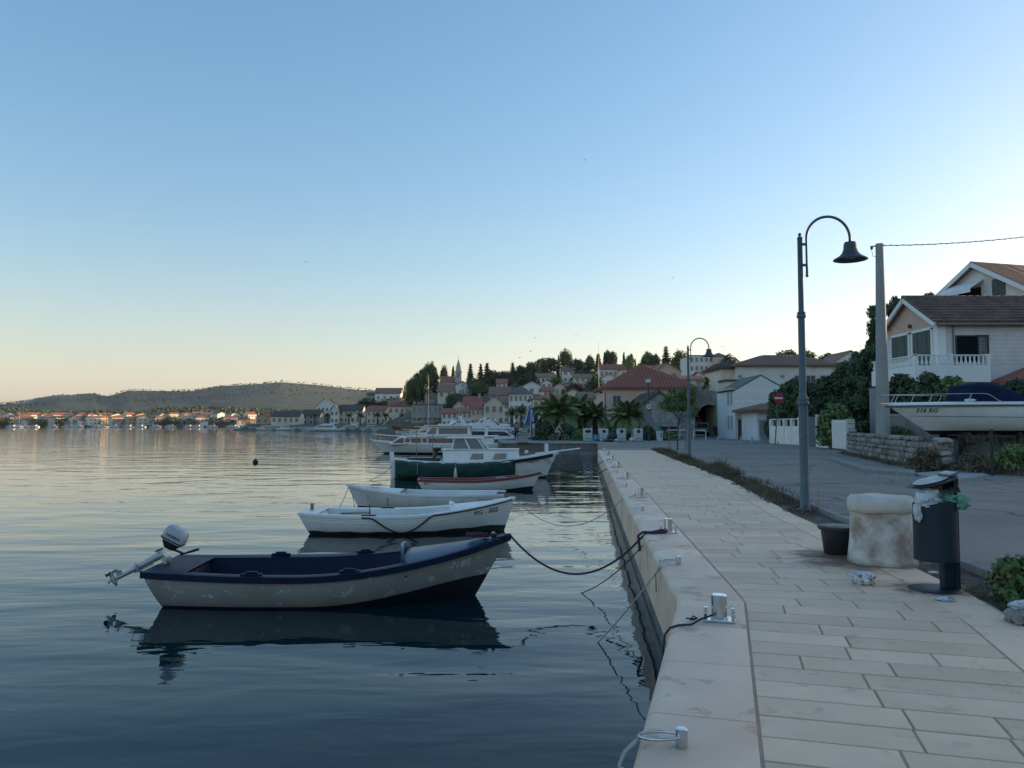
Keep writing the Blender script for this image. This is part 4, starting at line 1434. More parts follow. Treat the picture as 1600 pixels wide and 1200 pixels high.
vhouse('white house with four windows and brown gable roof high above the waterfront', 586, 626, 614, 606, 630, 388, wall='white', roof='brown', nw=(4, 1), d=9, group='houses on the village hill', chim=((8, 4, 1.0),))
vhouse('dark small house beside the white four window house', 573, 587, 617, 613, 628, 392, wall='grey', roof='dark', nw=(2, 1))
vhouse('white gabled house above the moored cruisers below the church', 696, 718, 638, 629, 652, 262, wall='white', roof='brown', kind='gy', nw=(2, 1))
vhouse('house with rusty red roof below the church terrace', 724, 752, 631, 619, 652, 232, wall='cream', roof='red', nw=(4, 2), chim=((2, 3, .8),))
vhouse('cream house with a broad plain gable behind the cruisers', 756, 788, 631, 618, 668, 196, wall='cream', roof='brown', kind='gy', nw=(3, 2), group=G1)
vhouse('low house with reddish roof left of the broad cream gable', 736, 757, 638, 628, 668, 202, wall='cream', roof='red', nw=(3, 2), group=G1)
vhouse('old barn with sagging brown tiled roof above the cream gable', 765, 797, 616, 604, 628, 246, wall='grey', roof='brown', nw=(3, 1))
vhouse('white three storey building with grey hipped roof beside the palms', 795, 832, 615, 603, 664, 176, wall='white', roof='grey', kind='hip', nw=(5, 3), group=G1, d=10)
vhouse('long cream house with orange hipped roof behind the big palms', 832, 893, 623, 614, 668, 152, wall='cream', roof='orange', kind='hip', nw=(6, 2), group=G1, d=9, chim=((1, 4, .8),))
vhouse('white house with flat gable high behind the three storey building', 811, 851, 605, 595, 616, 236, wall='white', roof='grey', kind='gy', nw=(3, 1))
vhouse('white hillside house with low brown roof and blue shaded terrace', 838, 867, 589, 583, 602, 282, wall='white', roof='brown', nw=(4, 1), shut='grey')
vhouse('tall narrow white house with two dark windows among the hill trees', 879, 897, 579, 572, 598, 290, wall='white', roof='brown', nw=(2, 2))
vhouse('cream villa with two red roof wings in the middle of the hill', 865, 884, 604, 598, 622, 226, wall='cream', roof='red', kind='gy', nw=(2, 1), chim=((1, 2, .5),))
vhouse('cream house with red roof and loggia right of the villa', 884, 921, 606, 599, 622, 222, wall='cream', roof='red', nw=(4, 1), chim=((2, 3, .8),))
vhouse('cream gable house just above the orange roofed house', 882, 909, 614, 607, 630, 198, wall='cream', roof='brown', kind='gy', nw=(2, 1))
vhouse('brown roofed house beside the tall pole below the ridge', 905, 944, 621, 612, 640, 176, wall='cream', roof='brown', nw=(3, 1))
vhouse('white house with long red roof on the ridge beside cypresses', 937, 972, 576, 569, 594, 276, wall='white', roof='red', nw=(5, 1))
vhouse('small white tower house with steep red roof on the ridge', 969, 979, 578, 568, 594, 272, wall='white', roof='red', kind='hip', d=5, nw=(1, 1))
vhouse('white house with red gable half hidden below the ridge houses', 935, 968, 592, 583, 606, 240, wall='white', roof='red', kind='gy', nw=(3, 1))
vhouse('pale house with a red roof behind the pink hipped roof', 1008, 1030, 578, 571, 590, 216, wall='pink', roof='red', nw=(2, 1))
vhouse('pinkish gable house with brown roof edges behind the large red roof', 1024, 1062, 578, 566, 600, 158, wall='pink', roof='brown', kind='gy', nw=(2, 1))
vhouse('white apartment block with rows of balconies on the skyline', 1077, 1115, 556, 554, 596, 224, wall='white', roof='grey', kind='flat', nw=(5, 3), d=12, name='apartment_block', over=0.1, wsize=(1.6, 1.2))
vhouse('pale block with rounded top and the last sun put into its pink wall, beside the apartments', 1115, 1137, 557, 553, 590, 222, wall='pink', roof='grey', kind='hip', d=12, nw=(2, 1), over=0.1)  # warm low sunlight is put into the wall colour
vhouse('little cream house with dark red roof in front of the apartment block', 1098, 1122, 584, 580, 600, 150, wall='cream', roof='red', nw=(2, 1))
vhouse('low house with tiled roof between the arch and the apartments', 1066, 1100, 592, 587, 606, 142, wall='cream', roof='orange', nw=(2, 1))
vhouse('white house with dark roof and antenna on the skyline above the hedge', 1306, 1352, 562, 547, 580, 128, wall='white', roof='brown', kind='gy', nw=(2, 1))
vhouse('grey house with flat terracotta roof among the trees left of the ridge', 826, 843, 574, 570, 584, 300, wall='grey', roof='brown', nw=(2, 1))
vhouse('small white chapel like house among the dark trees of the hill', 803, 815, 582, 578, 592, 300, wall='white', roof='grey', kind='gy', nw=(1, 1))

vhouse('cream gable house squeezed between church terrace and rusty red roof', 708, 726, 634, 626, 652, 244, wall='cream', roof='brown', kind='gy', nw=(2, 1))
vhouse('white waterfront house behind the radar arches, left', 690, 714, 645, 638, 668, 226, wall='white', roof='red', nw=(3, 2), group=G1)
vhouse('cream waterfront house behind the radar arches, middle', 715, 737, 643, 636, 668, 220, wall='cream', roof='orange', nw=(3, 2), group=G1)
vhouse('narrow pale house left of the three storey building', 786, 797, 630, 622, 662, 184, wall='white', roof='brown', nw=(1, 3), group=G1)
vhouse('small cream house above the three storey building roof', 848, 866, 610, 604, 622, 214, wall='cream', roof='red', nw=(2, 1))
vhouse('white house with red roof under the ridge left of the villa', 846, 862, 598, 593, 608, 252, wall='white', roof='red', kind='gy', nw=(2, 1))
vhouse('pale house with terrace right of the tall narrow white house', 898, 924, 590, 584, 600, 262, wall='cream', roof='brown', nw=(3, 1))
vhouse('little white house on the slope below the ridge cypresses', 918, 936, 604, 599, 616, 232, wall='white', roof='orange', nw=(2, 1))
vhouse('grey stone house behind the parish house', 664, 686, 622, 615, 634, 286, wall='grey', roof='brown', nw=(2, 1))
vhouse('white house with dark roof behind the schooner, below the churchyard', 646, 668, 624, 618, 636, 300, wall='white', roof='dark', nw=(3, 1))
vhouse('cream house low on the slope left of the churchyard', 626, 644, 622, 615, 634, 340, wall='cream', roof='red', kind='gy', nw=(2, 1))
vhouse('ochre house behind the cream two storey waterfront house', 606, 626, 630, 624, 642, 350, wall='ochre', roof='brown', nw=(3, 1))
vhouse('white house between the two hill tree groups', 776, 792, 598, 592, 608, 268, wall='white', roof='red', nw=(2, 1))

# ---------------------------------------------------------------- church
CY = 284.0
ch = thing('church', 'stone church with pointed bell tower and red nave roof on the hill', 'church', at(710, 603, CY), 0, None)
cz = ch.location.z; cx = ch.location.x
def L_(px, py, Y=CY): return at(px, py, Y) - Vector((cx, CY, cz))
LS = mat('church_limestone', (0.46, 0.43, 0.37), (0.38, 0.35, 0.30), 0.8, rough=0.85)
a, b = L_(688, 596), L_(711, 601)
mb = MB(); mb.bx(a.x, b.x, 2, 12, -4, a.z); mb.build('nave_wall', LS, ch)
r = L_(700, 586)
mb = MB(); mb.extrude([(a.x - .3, 1.6, a.z - .2), (a.x - .3, 7, r.z), (a.x - .3, 12.4, a.z - .2)], (b.x - a.x + .6, 0, 0)); mb.build('nave_roof', ROOFM['red'], ch)
a, b, r = L_(708, 604), L_(738, 618), L_(723.5, 597)
mb = MB(); mb.extrude([(a.x, -2, b.z - 3), (b.x, -2, b.z - 3), (b.x, -2, a.z), (r.x, -2, r.z), (a.x, -2, a.z)], (0, 9, 0)); mb.build('front_gable', WALLM['white'], ch)
mb = MB()
mb.extrude([(a.x - .4, -2.4, a.z - .25), (r.x, -2.4, r.z + .05), (r.x, -2.4, r.z + .35), (a.x - .4, -2.4, a.z + .05)], (0, 9.6, 0)); mb.extrude([(r.x, -2.4, r.z + .05), (b.x + .4, -2.4, a.z - .25), (b.x + .4, -2.4, a.z + .05), (r.x, -2.4, r.z + .35)], (0, 9.6, 0)); mb.build('front_roof', ROOFM['grey'], ch)
for px in (719.5, 723.5):
    p = L_(px, 613); mb = MB(); mb.bx(p.x - .3, p.x + .3, -2.08, -1.9, p.z - .7, p.z + .7); mb.build('window', GLASS, ch)
p = L_(723.5, 604); mb = MB(); mb.bx(p.x - .12, p.x + .12, -2.2, -2.0, p.z - 1.2, p.z + 1.2); mb.bx(p.x - .5, p.x + .5, -2.2, -2.0, p.z + .2, p.z + .45); mb.build('cross', LS, ch)
a, b = L_(710.6, 597), L_(720, 581)
tw = (b.x - a.x); tx = (a.x + b.x) / 2; ty = 3.0
mb = MB(); mb.bx(tx - tw / 2, tx + tw / 2, ty - tw / 2, ty + tw / 2, -4, b.z); mb.build('bell_tower', LS, ch)
mb = MB(); mb.bx(tx - tw / 2 - .2, tx + tw / 2 + .2, ty - tw / 2 - .2, ty + tw / 2 + .2, b.z, b.z + .35); mb.build('cornice', LS, ch)
for sx, sy in ((0, -1), (1, 0), (-1, 0)):
    mb = MB(); mb.box((tx + sx * tw / 2, ty + sy * tw / 2, b.z - 1.3), (0.75 if sy else 0.06, 0.75 if sx else 0.06, 1.5)); mb.build('belfry_opening', GLASS, ch)
sp = L_(714.6, 560)
mb = MB(); mb.lathe([(tw / 2 * 0.98, b.z + .35), (tw / 2 * 0.75, b.z + (sp.z - b.z) * .45), (0.05, sp.z)], 8, (tx, ty, 0)); mb.build('spire', LS, ch)
mb = MB(); mb.tube([(tx, ty, sp.z), (tx, ty, sp.z + 1.0)], 0.05, 5); mb.build('spire_cross', GLASS, ch)
CTRL += [(cx, CY, cz - 1.5), (cx + 4, CY + 12, cz)]
vhouse('parish house with dark red roof and loggia below the church', 684, 708, 611, 600, 624, 268, wall='cream', roof='brown', nw=(2, 1), wins=[])

# ================================================================ hill terrain under the village, and the ridge right of the frame
CTRL += [(-1, 120, 0.2), (8, 130, 0.4), (-33, 258, .4), (-24, 247, .5), (-44, 275, .4), (-50, 284, .3), (-8, 212, .5), (0, 182, .5), (4, 150, .4), (-60, 296, 0.2), (-80, 315, 0.2), (-100, 330, 0.2), (12, 106, 0.2), (28, 102, 0.3), (24, 80, 0), (22, 60, 0), (35, 60, 1.5), (20, 40, 0.0), (26, 46, 0.8), (34, 40, 1.0), (15, 24, 0.0), (30, 20, 0.5),
         (40, 90, 2.5), (50, 110, 5), (-112, 360, 1.0), (-95, 400, 4), (-60, 430, 9), (0, 400, 16), (60, 380, 20), (30, 310, 21), (-20, 340, 12)]
CT = np.array(CTRL)
WTX = [(-1, 66), (-1.8, 118), (-3, 160), (-14, 213), (-29, 244), (-60, 288), (-92, 321), (-106, 329), (-121, 342), (-123, 354), (-108, 420), (-60, 470), (200, 520)]
def shore_in(x, y):
    """signed distance-like measure: positive on land"""
    pl = WTX
    best, side = 1e9, 1
    for a, b in zip(pl, pl[1:]):
        ex, ey = b[0] - a[0], b[1] - a[1]
        t = max(0, min(1, ((x - a[0]) * ex + (y - a[1]) * ey) / (ex * ex + ey * ey)))
        dx, dy = x - a[0] - ex * t, y - a[1] - ey * t
        d = math.hypot(dx, dy)
        if d < best:
            best = d
            side = 1 if (ex * dy - ey * dx) < 0 else -1
    return best * side
def ground_h(x, y):
    d2 = (CT[:, 0] - x) ** 2 + (CT[:, 1] - y) ** 2 + 6.0
    w = d2 ** -1.6
    h = float((w * CT[:, 2]).sum() / w.sum())
    # ridge to the right that keeps the low sun off the harbour
    k = sstep(42 + 0.10 * max(0, y), 150 + 0.12 * max(0, y), x) * sstep(-260, -120, y) * (1 - sstep(300, 420, y))
    h = lerp(h, 21.5 + 2 * noise.noise(Vector((x * 0.02, y * 0.02, 0))), k)
    if y < 25:
        h = lerp(h, 0.4, (1 - sstep(0, 25, y)) * (1 - k))
    s = shore_in(x, y) if y > 58 else 5.0
    return lerp(-2.5, h, sstep(-3.0, 1.2, s))
TERR = mat('hillside_scrub_ground', (0.075, 0.080, 0.045), (0.14, 0.125, 0.09), 0.06, rough=0.95, bump=0.3, bscale=0.8, detail=8)
mb = MB()
xs = [-200 + 6 * i for i in range(26)] + [-44 + 4 * i for i in range(30)] + [76 + 8 * i for i in range(44)]
ys = [-240 + 14 * i for i in range(17)] + [0 + 6 * i for i in range(17)] + [102 + 7 * i for i in range(46)] + [430 + 16 * i for i in range(7)]
ok = {}
for j, y in enumerate(ys):
    for i, x in enumerate(xs):
        z = ground_h(x, y)
        if x < 20 + 0.05 * y and y < 70: z = -2.5
        if x < 60 and y < 118: z = min(z, 0.6 * sstep(24, 30, x) + 3.0 * sstep(36, 60, x) - 0.35) if y > 0 else min(z, -0.3 + 3 * sstep(40, 60, x))
        ok[i, j] = mb.vert((x, y, z))
for j in range(len(ys) - 1):
    for i in range(len(xs) - 1):
        q = [ok[i, j], ok[i + 1, j], ok[i + 1, j + 1], ok[i, j + 1]]
        if max(mb.v[k][2] for k in q) > -2.4:
            mb.face(q)
struct(mb.build('hill_terrain', TERR, smooth=True), label='scrubby hillside under the village')

# ---------------------------------------------------------------- trees of the village hill
def vtree(kind, px, ytop, ybase, Y, wpx, label, variant=0, **kw):
    p = at(px, ybase, Y); t = at(px, ytop, Y)
    zg = min(p.z, ground_h(p.x, Y)) if kw.pop('ground', True) else p.z
    return tree(kind, p.x, Y, zg, t.z - zg, wpx / 2 * Y / FPX * {'cypress': 1.25, 'conifer': 1.25}.get(kind, 1.5), label, variant=variant, **kw)
VT = [
 ('round', 651, 586, 622, 300, 13, 'dark rounded tree at the left end of the churchyard'),
 ('round', 661, 580, 622, 300, 14, 'second dark tree of the churchyard, left of the tall mast'),
 ('umbrella', 671, 574, 622, 302, 12, 'bare stemmed pine rising above the churchyard trees'),
 ('cypress', 679, 577, 624, 296, 15, 'broad black cypress beside the nave of the church'),
 ('round', 641, 596, 624, 305, 12, 'small tree left of the churchyard trees'),
 ('umbrella', 694, 579, 600, 312, 8, 'pine showing above the red church roof'),
 ('cypress', 708, 574, 600, 305, 6, 'slim cypress just left of the bell tower'),
 ('conifer', 735, 569, 618, 290, 19, 'layered conifer right of the bell tower'),
 ('conifer', 751, 569, 622, 292, 18, 'tall conifer in the dense grove right of the church'),
 ('conifer', 761, 568, 624, 286, 24, 'tallest conifer of the dense grove'),
 ('dome', 745, 592, 626, 280, 26, 'dark bush at the foot of the dense grove'),
 ('dome', 772, 580, 624, 288, 30, 'wide dark tree at the right of the dense grove'),
 ('dome', 790, 580, 612, 292, 20, 'low dark tree between the grove and the ridge house'),
 ('conifer', 801, 567, 606, 296, 18, 'conifer left of the small chapel like house'),
 ('dome', 815, 572, 602, 300, 22, 'dark wide tree right of the chapel like house'),
 ('dome', 832, 566, 598, 298, 20, 'rounded tree on the ridge above the barn'),
 ('round', 846, 563, 598, 306, 16, 'rounded tree on the ridge left of the low roofed house'),
 ('dome', 860, 560, 592, 308, 28, 'broad tree on the highest ridge above the white houses'),
 ('cypress', 873, 557, 600, 300, 5, 'thin cypress between the ridge trees'),
 ('umbrella', 884, 551, 580, 306, 11, 'tall pine with open crown on the ridge'),
 ('dome', 900, 562, 600, 296, 28, 'large dark tree behind the tall narrow house'),
 ('dome', 914, 580, 612, 270, 34, 'large dark tree right of the tall narrow house'),
 ('round', 922, 559, 592, 296, 12, 'dark tree on the ridge left of the red roofed ridge house'),
 ('cypress', 935, 554, 586, 292, 9, 'cypress behind the red roofed ridge house'),
 ('cypress', 945, 552, 580, 296, 6, 'first of three trees above the red roofed ridge house'),
 ('round', 950, 551, 580, 298, 9, 'second of three trees above the red roofed ridge house'),
 ('round', 958, 551, 580, 296, 10, 'third of three trees above the red roofed ridge house'),
 ('cypress', 975, 552, 580, 290, 5, 'pointed cypress right of the small tower house'),
 ('round', 985, 557, 590, 288, 11, 'tree behind the pink hipped roof, next to the pointed cypress'),
 ('conifer', 993, 561, 590, 288, 8, 'small conifer behind the left of the pink hipped roof'),
 ('round', 1004, 560, 588, 262, 10, 'dark tree above the middle of the pink hipped roof'),
 ('round', 1013, 553, 588, 262, 13, 'taller dark tree above the middle of the pink hipped roof'),
 ('round', 1023, 555, 590, 258, 12, 'dark tree left of the big conifer'),
 ('conifer', 1041, 542, 594, 244, 26, 'big layered conifer on the skyline left of the street lamp'),
 ('dome', 1063, 548, 598, 240, 24, 'broad tree on the skyline behind the second street lamp'),
 ('dome', 898, 600, 632, 210, 24, 'dark tree between the villa and the orange roofed house'),
 ('dome', 930, 592, 636, 205, 26, 'dark tree beside the tall thin pole'),
 ('dome', 868, 590, 606, 262, 18, 'tree below the white hillside house'),
 ('dome', 826, 585, 604, 272, 24, 'dark tree in front of the ridge houses'),
 ('dome', 560, 640, 655, 340, 14, 'dark shrubbery between the waterfront roofs'),
 ('dome', 617, 622, 634, 370, 40, 'bank of bushes below the white four window house'),
 ('dome', 575, 622, 640, 372, 22, 'bushes left of the white four window house'),
 ('dome', 706, 616, 632, 256, 16, 'bush below the church gable'),
 ('dome', 720, 640, 658, 240, 14, 'dark bush behind the radar arches'),
 ('dome', 1140, 556, 575, 170, 26, 'treetops behind the long tiled house, left end'),
 ('dome', 1230, 548, 575, 150, 34, 'dark treetops behind the long tiled house, beside the lamp post'),
 ('dome', 1262, 548, 570, 150, 22, 'treetops right of the lamp post behind the tiled roof'),
 ('dome', 1292, 553, 575, 150, 26, 'treetops left of the skyline house with the antenna'),
]
for i, (k, px, yt, yb, Y, w, lab) in enumerate(VT):
    vtree(k, px, yt, yb, Y, w, lab, variant=i % 3)
# ================================================================ buildings beyond the road
def H_(px, py, Y): return at(px, py, Y)
def block(label, px0, px1, ye, yr, Y, zb=0.0, d=8.0, **kw):
    a, b = at(px0, ye, Y), at(px1, ye, Y)
    kind = kw.get('kind', 'gx')
    zr = at(px0, yr, Y + (d / 2 if kind != 'gy' else 0)).z
    return house(label, (a.x + b.x) / 2, Y, b.x - a.x, d, zb, a.z, zr, group=None, **kw)

DOORG = mat('grey_plank_door', (0.10, 0.10, 0.095), (0.07, 0.07, 0.068), 3, rough=0.8, stretch=(8, 1, 1))
BLUED = mat('dark_blue_door', (0.020, 0.030, 0.055), (0.015, 0.022, 0.04), 3, rough=0.5)
STONEW = mat('rough_stone_masonry', (0.36, 0.345, 0.315), (0.22, 0.21, 0.195), 1.4, rough=0.9, bump=0.05, bscale=3.0, spots=((0.45, 0.43, 0.39), 2.5, 0.58))

block('large pinkish house with red hipped tile roof behind the recycling bins', 946, 1084, 606, 571, 98, d=11, wall='pink', roof='red', kind='hip', tiles=0.42, over=0.5,
      wins=[(-4.2, 4.6, 'f'), (0.5, 4.4, 'f'), (4.0, 4.5, 'f')], shut='grey')
# low stone house with pitched roof in front of it
t = block('low stone house with dark gable roof beside the young tree', 996, 1064, 637, 611, 84, d=12, wall=STONEW, roof='dark', kind='gy', tiles=0.4, over=0.25)
mb = MB(); mb.bx(-1.2, -0.9, -0.06, 0.02, 3.1, 3.7); mb.build('slit_window', GLASS, t)
rs = random.Random(5)
PALESTONE = mat('pale_building_stone', (0.40, 0.385, 0.35), (0.30, 0.29, 0.265), 2, rough=0.9, bump=0.03, bscale=6, rand=0.22)
def stones_on(par, x0, x1, z0, z1, y, top=None, w=(0.35, 0.7), h=(0.22, 0.36), th=0.07, m=PALESTONE, name='stone', rnd=rs, limit=260):
    z, n = z0, 0
    while z < z1 - 0.1:
        hh = min(rnd.uniform(*h), z1 - z)
        x = x0 - rnd.uniform(0, 0.2)
        while x < x1 - 0.05:
            ww = rnd.uniform(*w)
            a, b = max(x, x0), min(x + ww, x1)
            if b - a > 0.12 and (top is None or (z + hh) < min(top(a), top(b))) and n < limit:
                m1 = MB()
                g_ = 0.018
                j = lambda: rnd.uniform(-0.02, 0.02)
                pr = rnd.uniform(0.4, 1.0) * th
                m1.extrude([(a + g_ + j(), y, z + g_ + j()), (b - g_ + j(), y, z + g_ + j()), (b - g_ + j(), y, z + hh - g_ + j()), (a + g_ + j(), y, z + hh - g_ + j())], (0, -pr, 0))
                m1.build(name, m, par)
                n += 1
            x += ww
        z += hh
# the stone house front: width about 4.8 m
a, b = at(996, 637, 84), at(1064, 637, 84)
hw = (b.x - a.x) / 2
ze_, zr_ = a.z, at(1030, 611, 84).z
stones_on(t, -hw, hw, 0.0, zr_, 0.0, top=lambda x: ze_ + (zr_ - ze_) * (1 - abs(x) / hw) - 0.25, w=(0.5, 1.0), h=(0.36, 0.5))
mb = MB(); mb.bx(hw, hw + 1.6, 0.3, 6, -0.5, 2.9); mb.build('side_wall', STONEW, t)

# arched stone passage with parapet
ar = thing('stone_arch', 'stone archway with parapet over the lane behind the barrier', 'archway', (at(1110, 684, 100).x, 100, 0), 0)
def A_(px, py): return at(px, py, 100) - Vector((ar.location.x, 100, 0))
x0, x1 = A_(1078, 600).x, A_(1140, 600).x
zt = A_(1110, 612).z; zc = A_(1110, 632).z; zs = A_(1110, 650).z
ax0, ax1 = A_(1084, 600).x, A_(1131, 600).x
mb = MB()
N = 14
arc = [(lerp(ax0, ax1, i / N), zs + (zc - zs) * math.sin(math.pi * i / N) ** 0.8) for i in range(N + 1)]
for (xa, za), (xb, zb) in zip(arc, arc[1:]):
    mb.extrude([(xa, 0, za), (xb, 0, zb), (xb, 0, zt), (xa, 0, zt)], (0, 16, 0))  # passage made this deep so that its inside stays dark
mb.bx(x0, ax0, 0, 16, -0.5, zt); mb.bx(ax1, x1, 0, 16, -0.5, zt)
mb.build('arch_body', STONEW, ar)
mb = MB(); mb.bx(x0 - 0.1, x1 + 0.1, -0.12, 0.5, zt, zt + 0.14); mb.build('parapet_cap', CONC, ar, bevel=0.02)
stones_on(ar, x0, x1, zc + 0.35, zt - 0.02, 0.0, w=(0.55, 1.0), h=(0.40, 0.50), limit=80)
for i, ((xa, za), (xb, zb)) in enumerate(zip(arc, arc[1:])):
    m1 = MB(); m1.extrude([(xa, 0, za), (xb, 0, zb), (xb + (xb + xa) * 0.0, 0, zb + 0.33), (xa, 0, za + 0.33)], (0, -0.09, 0)); m1.build('voussoir', PALESTONE, ar)
mb = MB(); mb.bx(ax0 - 0.5, ax1 + 0.5, 15.2, 15.6, -0.5, zc + 0.5); mb.build('added_end_wall', STONEW, ar)  # wall added to close the passage and keep light out of it

# long white house with brown tiled roof, seen above the hedge
lh = block('long white house with brown tiled roof behind the hedge', 1152, 1322, 571, 556, 96, d=10, wall='white', roof='brown', kind='hip', tiles=0.42, over=0.5, shut='grey',
      wins=[(1.0, 7.0, 'f', 1.3, 1.3), (2.35, 7.0, 'f', 1.1, 1.3), (4.25, 7.0, 'f', 1.3, 1.3), (-6.5, 7.6, 'f', .3, .2), (-1.2, 7.6, 'f', .3, .2)])
block('side wing of the long white house with a dark sloping roof edge', 1126, 1152, 575, 568, 97.5, d=8, wall='cream', roof='dark', kind='hip', tiles=0.42, over=0.4, wins=[(0.3, 5.2, 'f', .6, 1.0)])
block('stepped lower wing under an outside stair left of the long white house', 1134, 1154, 596, 594, 95.2, d=3, wall='cream', roof='dark', kind='flat', over=0.15)
# white gable clad in horizontal boards
BOARD = mat('white_wall_boards', (0.800, 0.800, 0.776), (0.776, 0.728, 0.703), 1.0, rough=0.6, rand=0.05)
wg = block('white board clad gable house with small side windows beside the lane', 1148, 1230, 608, 585, 82, d=7, wall='pale', roof='grey', kind='gy', over=0.06,
           wins=[(1.2, 4.4, 'l', .35, 1.2), (2.4, 4.4, 'l', .35, 1.2), (1.2, 1.8, 'l', .35, 1.3), (2.4, 1.8, 'l', .35, 1.3)], doors=((-2.0, 'f', 1.05, 2.1, DOORG),))
a, b = at(1148, 608, 82), at(1230, 608, 82); hw = (b.x - a.x) / 2; ze_ = a.z; zr_ = at(1189, 585, 82).z
z = 2.3
while z < zr_ - 0.15:
    zc_ = z + 0.27
    half = hw if zc_ < ze_ else hw * (1 - (zc_ - ze_) / (zr_ - ze_))
    if half > 0.2:
        m1 = MB(); m1.extrude([(-half + .02, -0.02, z + 0.006), (half - .02, -0.02, z + 0.006), (half - .02, -0.045, z + 0.006), (-half + .02, -0.045, z + 0.006)], (0, 0.0, 0.262)); m1.build('board', BOARD, wg)
    z += 0.275
mb = MB(); mb.bx(-hw - .5, -hw - .02, -0.1, 6, ze_ - 0.05, ze_ + 0.12); mb.build('side_eave', FRAMEM, wg)
for u in (-0.7, 0.0):
    mb = MB(); mb.bx(u - .22, u + .22, -0.05, 0.02, 0.9, 2.0); mb.build('arched_window', GLASS, wg)
mb = MB(); mb.bx(1.35, 1.75, -0.05, 0.02, 0.0, 2.1); mb.build('blue_door', BLUED, wg)
# small shed
sh = block('small white shed with low tiled roof in front of the board clad gable', 1182, 1232, 641, 632, 76, d=5, wall='pale', roof='brown', kind='hip', over=0.8, tiles=0.4,
           wins=[(0.6, 1.5, 'f', .35, .8)], doors=((-0.9, 'f', 0.9, 1.95, mat('blue_grey_door', (0.24, 0.27, 0.30), (0.20, 0.23, 0.26), 3)), (1.15, 'f', 0.45, 2.0, BLUED)))

# ================================================================ boundary along the right side of the road
FW = mat('white_fence_render', (0.800, 0.766, 0.709), (0.690, 0.638, 0.588), 1.5, rough=0.8, rand=0.05, spots=((0.546, 0.482, 0.412), 2.0, 0.62))
BL = [(24.2, 84.0), (22.0, 68.0), (19.6, 47.5), (18.7, 42.7), (14.75, 26.8)]
def on_bl(px, Y):
    return Vector(((px - 800) / 1200 * Y, Y, 0))
fw = thing('garden_wall', 'white garden wall with square pillars and gaps beside the lane', 'wall', (on_bl(1205, 66).x, 66, 0))
p0 = on_bl(1205, 66); p1 = on_bl(1252, 60); p2 = on_bl(1262, 58.5)
o0 = Vector((p0.x, 66, 0))
def seg_wall(par, a, b, z0, z1, th, name, m, o):
    mb = MB(); mb.beam(Vector((a.x, a.y, (z0 + z1) / 2)) - o, Vector((b.x, b.y, (z0 + z1) / 2)) - o, th, z1 - z0); return mb.build(name, m, par, bevel=0.01)
seg_wall(fw, p0, p2, -0.2, 1.45, 0.22, 'low_wall', FW, o0)
for i in range(6):
    t_ = i / 5
    p = p0.lerp(p2, t_) - o0
    mb = MB(); mb.box((p.x, p.y, 1.0), (0.30, 0.34, 2.05 + (0.25 if i == 4 else 0))); mb.build('pillar', FW, fw, bevel=0.015)
mb = MB(); mb.beam(p0 - o0 + Vector((0, 0, 2.02)), p0.lerp(p2, 0.8) - o0 + Vector((0, 0, 2.02)), 0.2, 0.08); mb.build('top_rail', FW, fw)
g2 = thing('metal_gate', 'dark grey sheet metal gate between white wall and white fence posts', 'gate', tuple(on_bl(1262, 58)))
o_ = on_bl(1262, 58); q = on_bl(1276, 55.5)
PANEL = mat('blue_grey_sheet', (0.12, 0.14, 0.16), (0.09, 0.105, 0.12), 2, rough=0.6, stretch=(8, 8, 1))
for i in range(6):
    a = o_.lerp(q, i / 6 + 0.01); b = o_.lerp(q, (i + 1) / 6 - 0.01)
    mb = MB(); mb.beam(a - o_ + Vector((0, 0, 1.05)), b - o_ + Vector((0, 0, 1.05)), 0.04, 2.2); mb.build('sheet', PANEL, g2)
g3 = thing('fence_panel', 'white fence bay with a grey louvred upper panel between two posts', 'fence', tuple(on_bl(1276, 55)))
o_ = on_bl(1276, 55); q = on_bl(1294, 52)
mb = MB(); mb.beam(o_ - o_ + Vector((0, 0, 0.65)), q - o_ + Vector((0, 0, 0.65)), 0.08, 1.4); mb.build('lower_panel', FW, g3)
for k in range(6):
    mb = MB(); mb.beam(Vector((0, 0, 1.42 + k * 0.135)), q - o_ + Vector((0, 0, 1.42 + k * 0.135)), 0.05, 0.10); mb.build('louvre', SHUT['grey'], g3)
for p in (o_, q):
    mb = MB(); mb.box((p.x - o_.x, p.y - o_.y, 1.1), (0.16, 0.16, 2.4)); mb.build('post', FW, g3, bevel=0.01)
mb = MB(); mb.box((q.x - o_.x + 0.22, q.y - o_.y, 1.0), (0.10, 0.10, 2.1)); mb.build('dark_post', BLACKP, g3)
g4 = thing('corrugated_gate', 'white corrugated gate beside the end of the stone wall', 'gate', tuple(on_bl(1299, 49.5)))
o_ = on_bl(1299, 49.5); q = on_bl(1324, 46.5)
for i in range(12):
    a = o_.lerp(q, i / 12 + 0.006); b = o_.lerp(q, (i + 1) / 12 - 0.006)
    mb = MB(); mb.beam(a - o_ + Vector((0, -0.02 * (i % 2), 0.98)), b - o_ + Vector((0, -0.02 * (i % 2), 0.98)), 0.03, 1.8); mb.build('slat', FW, g4)
mb = MB(); mb.beam(Vector((0, 0.05, 1.7)), q - o_ + Vector((0, 0.05, 1.7)), 0.05, 0.08); mb.build('rail', FW, g4)

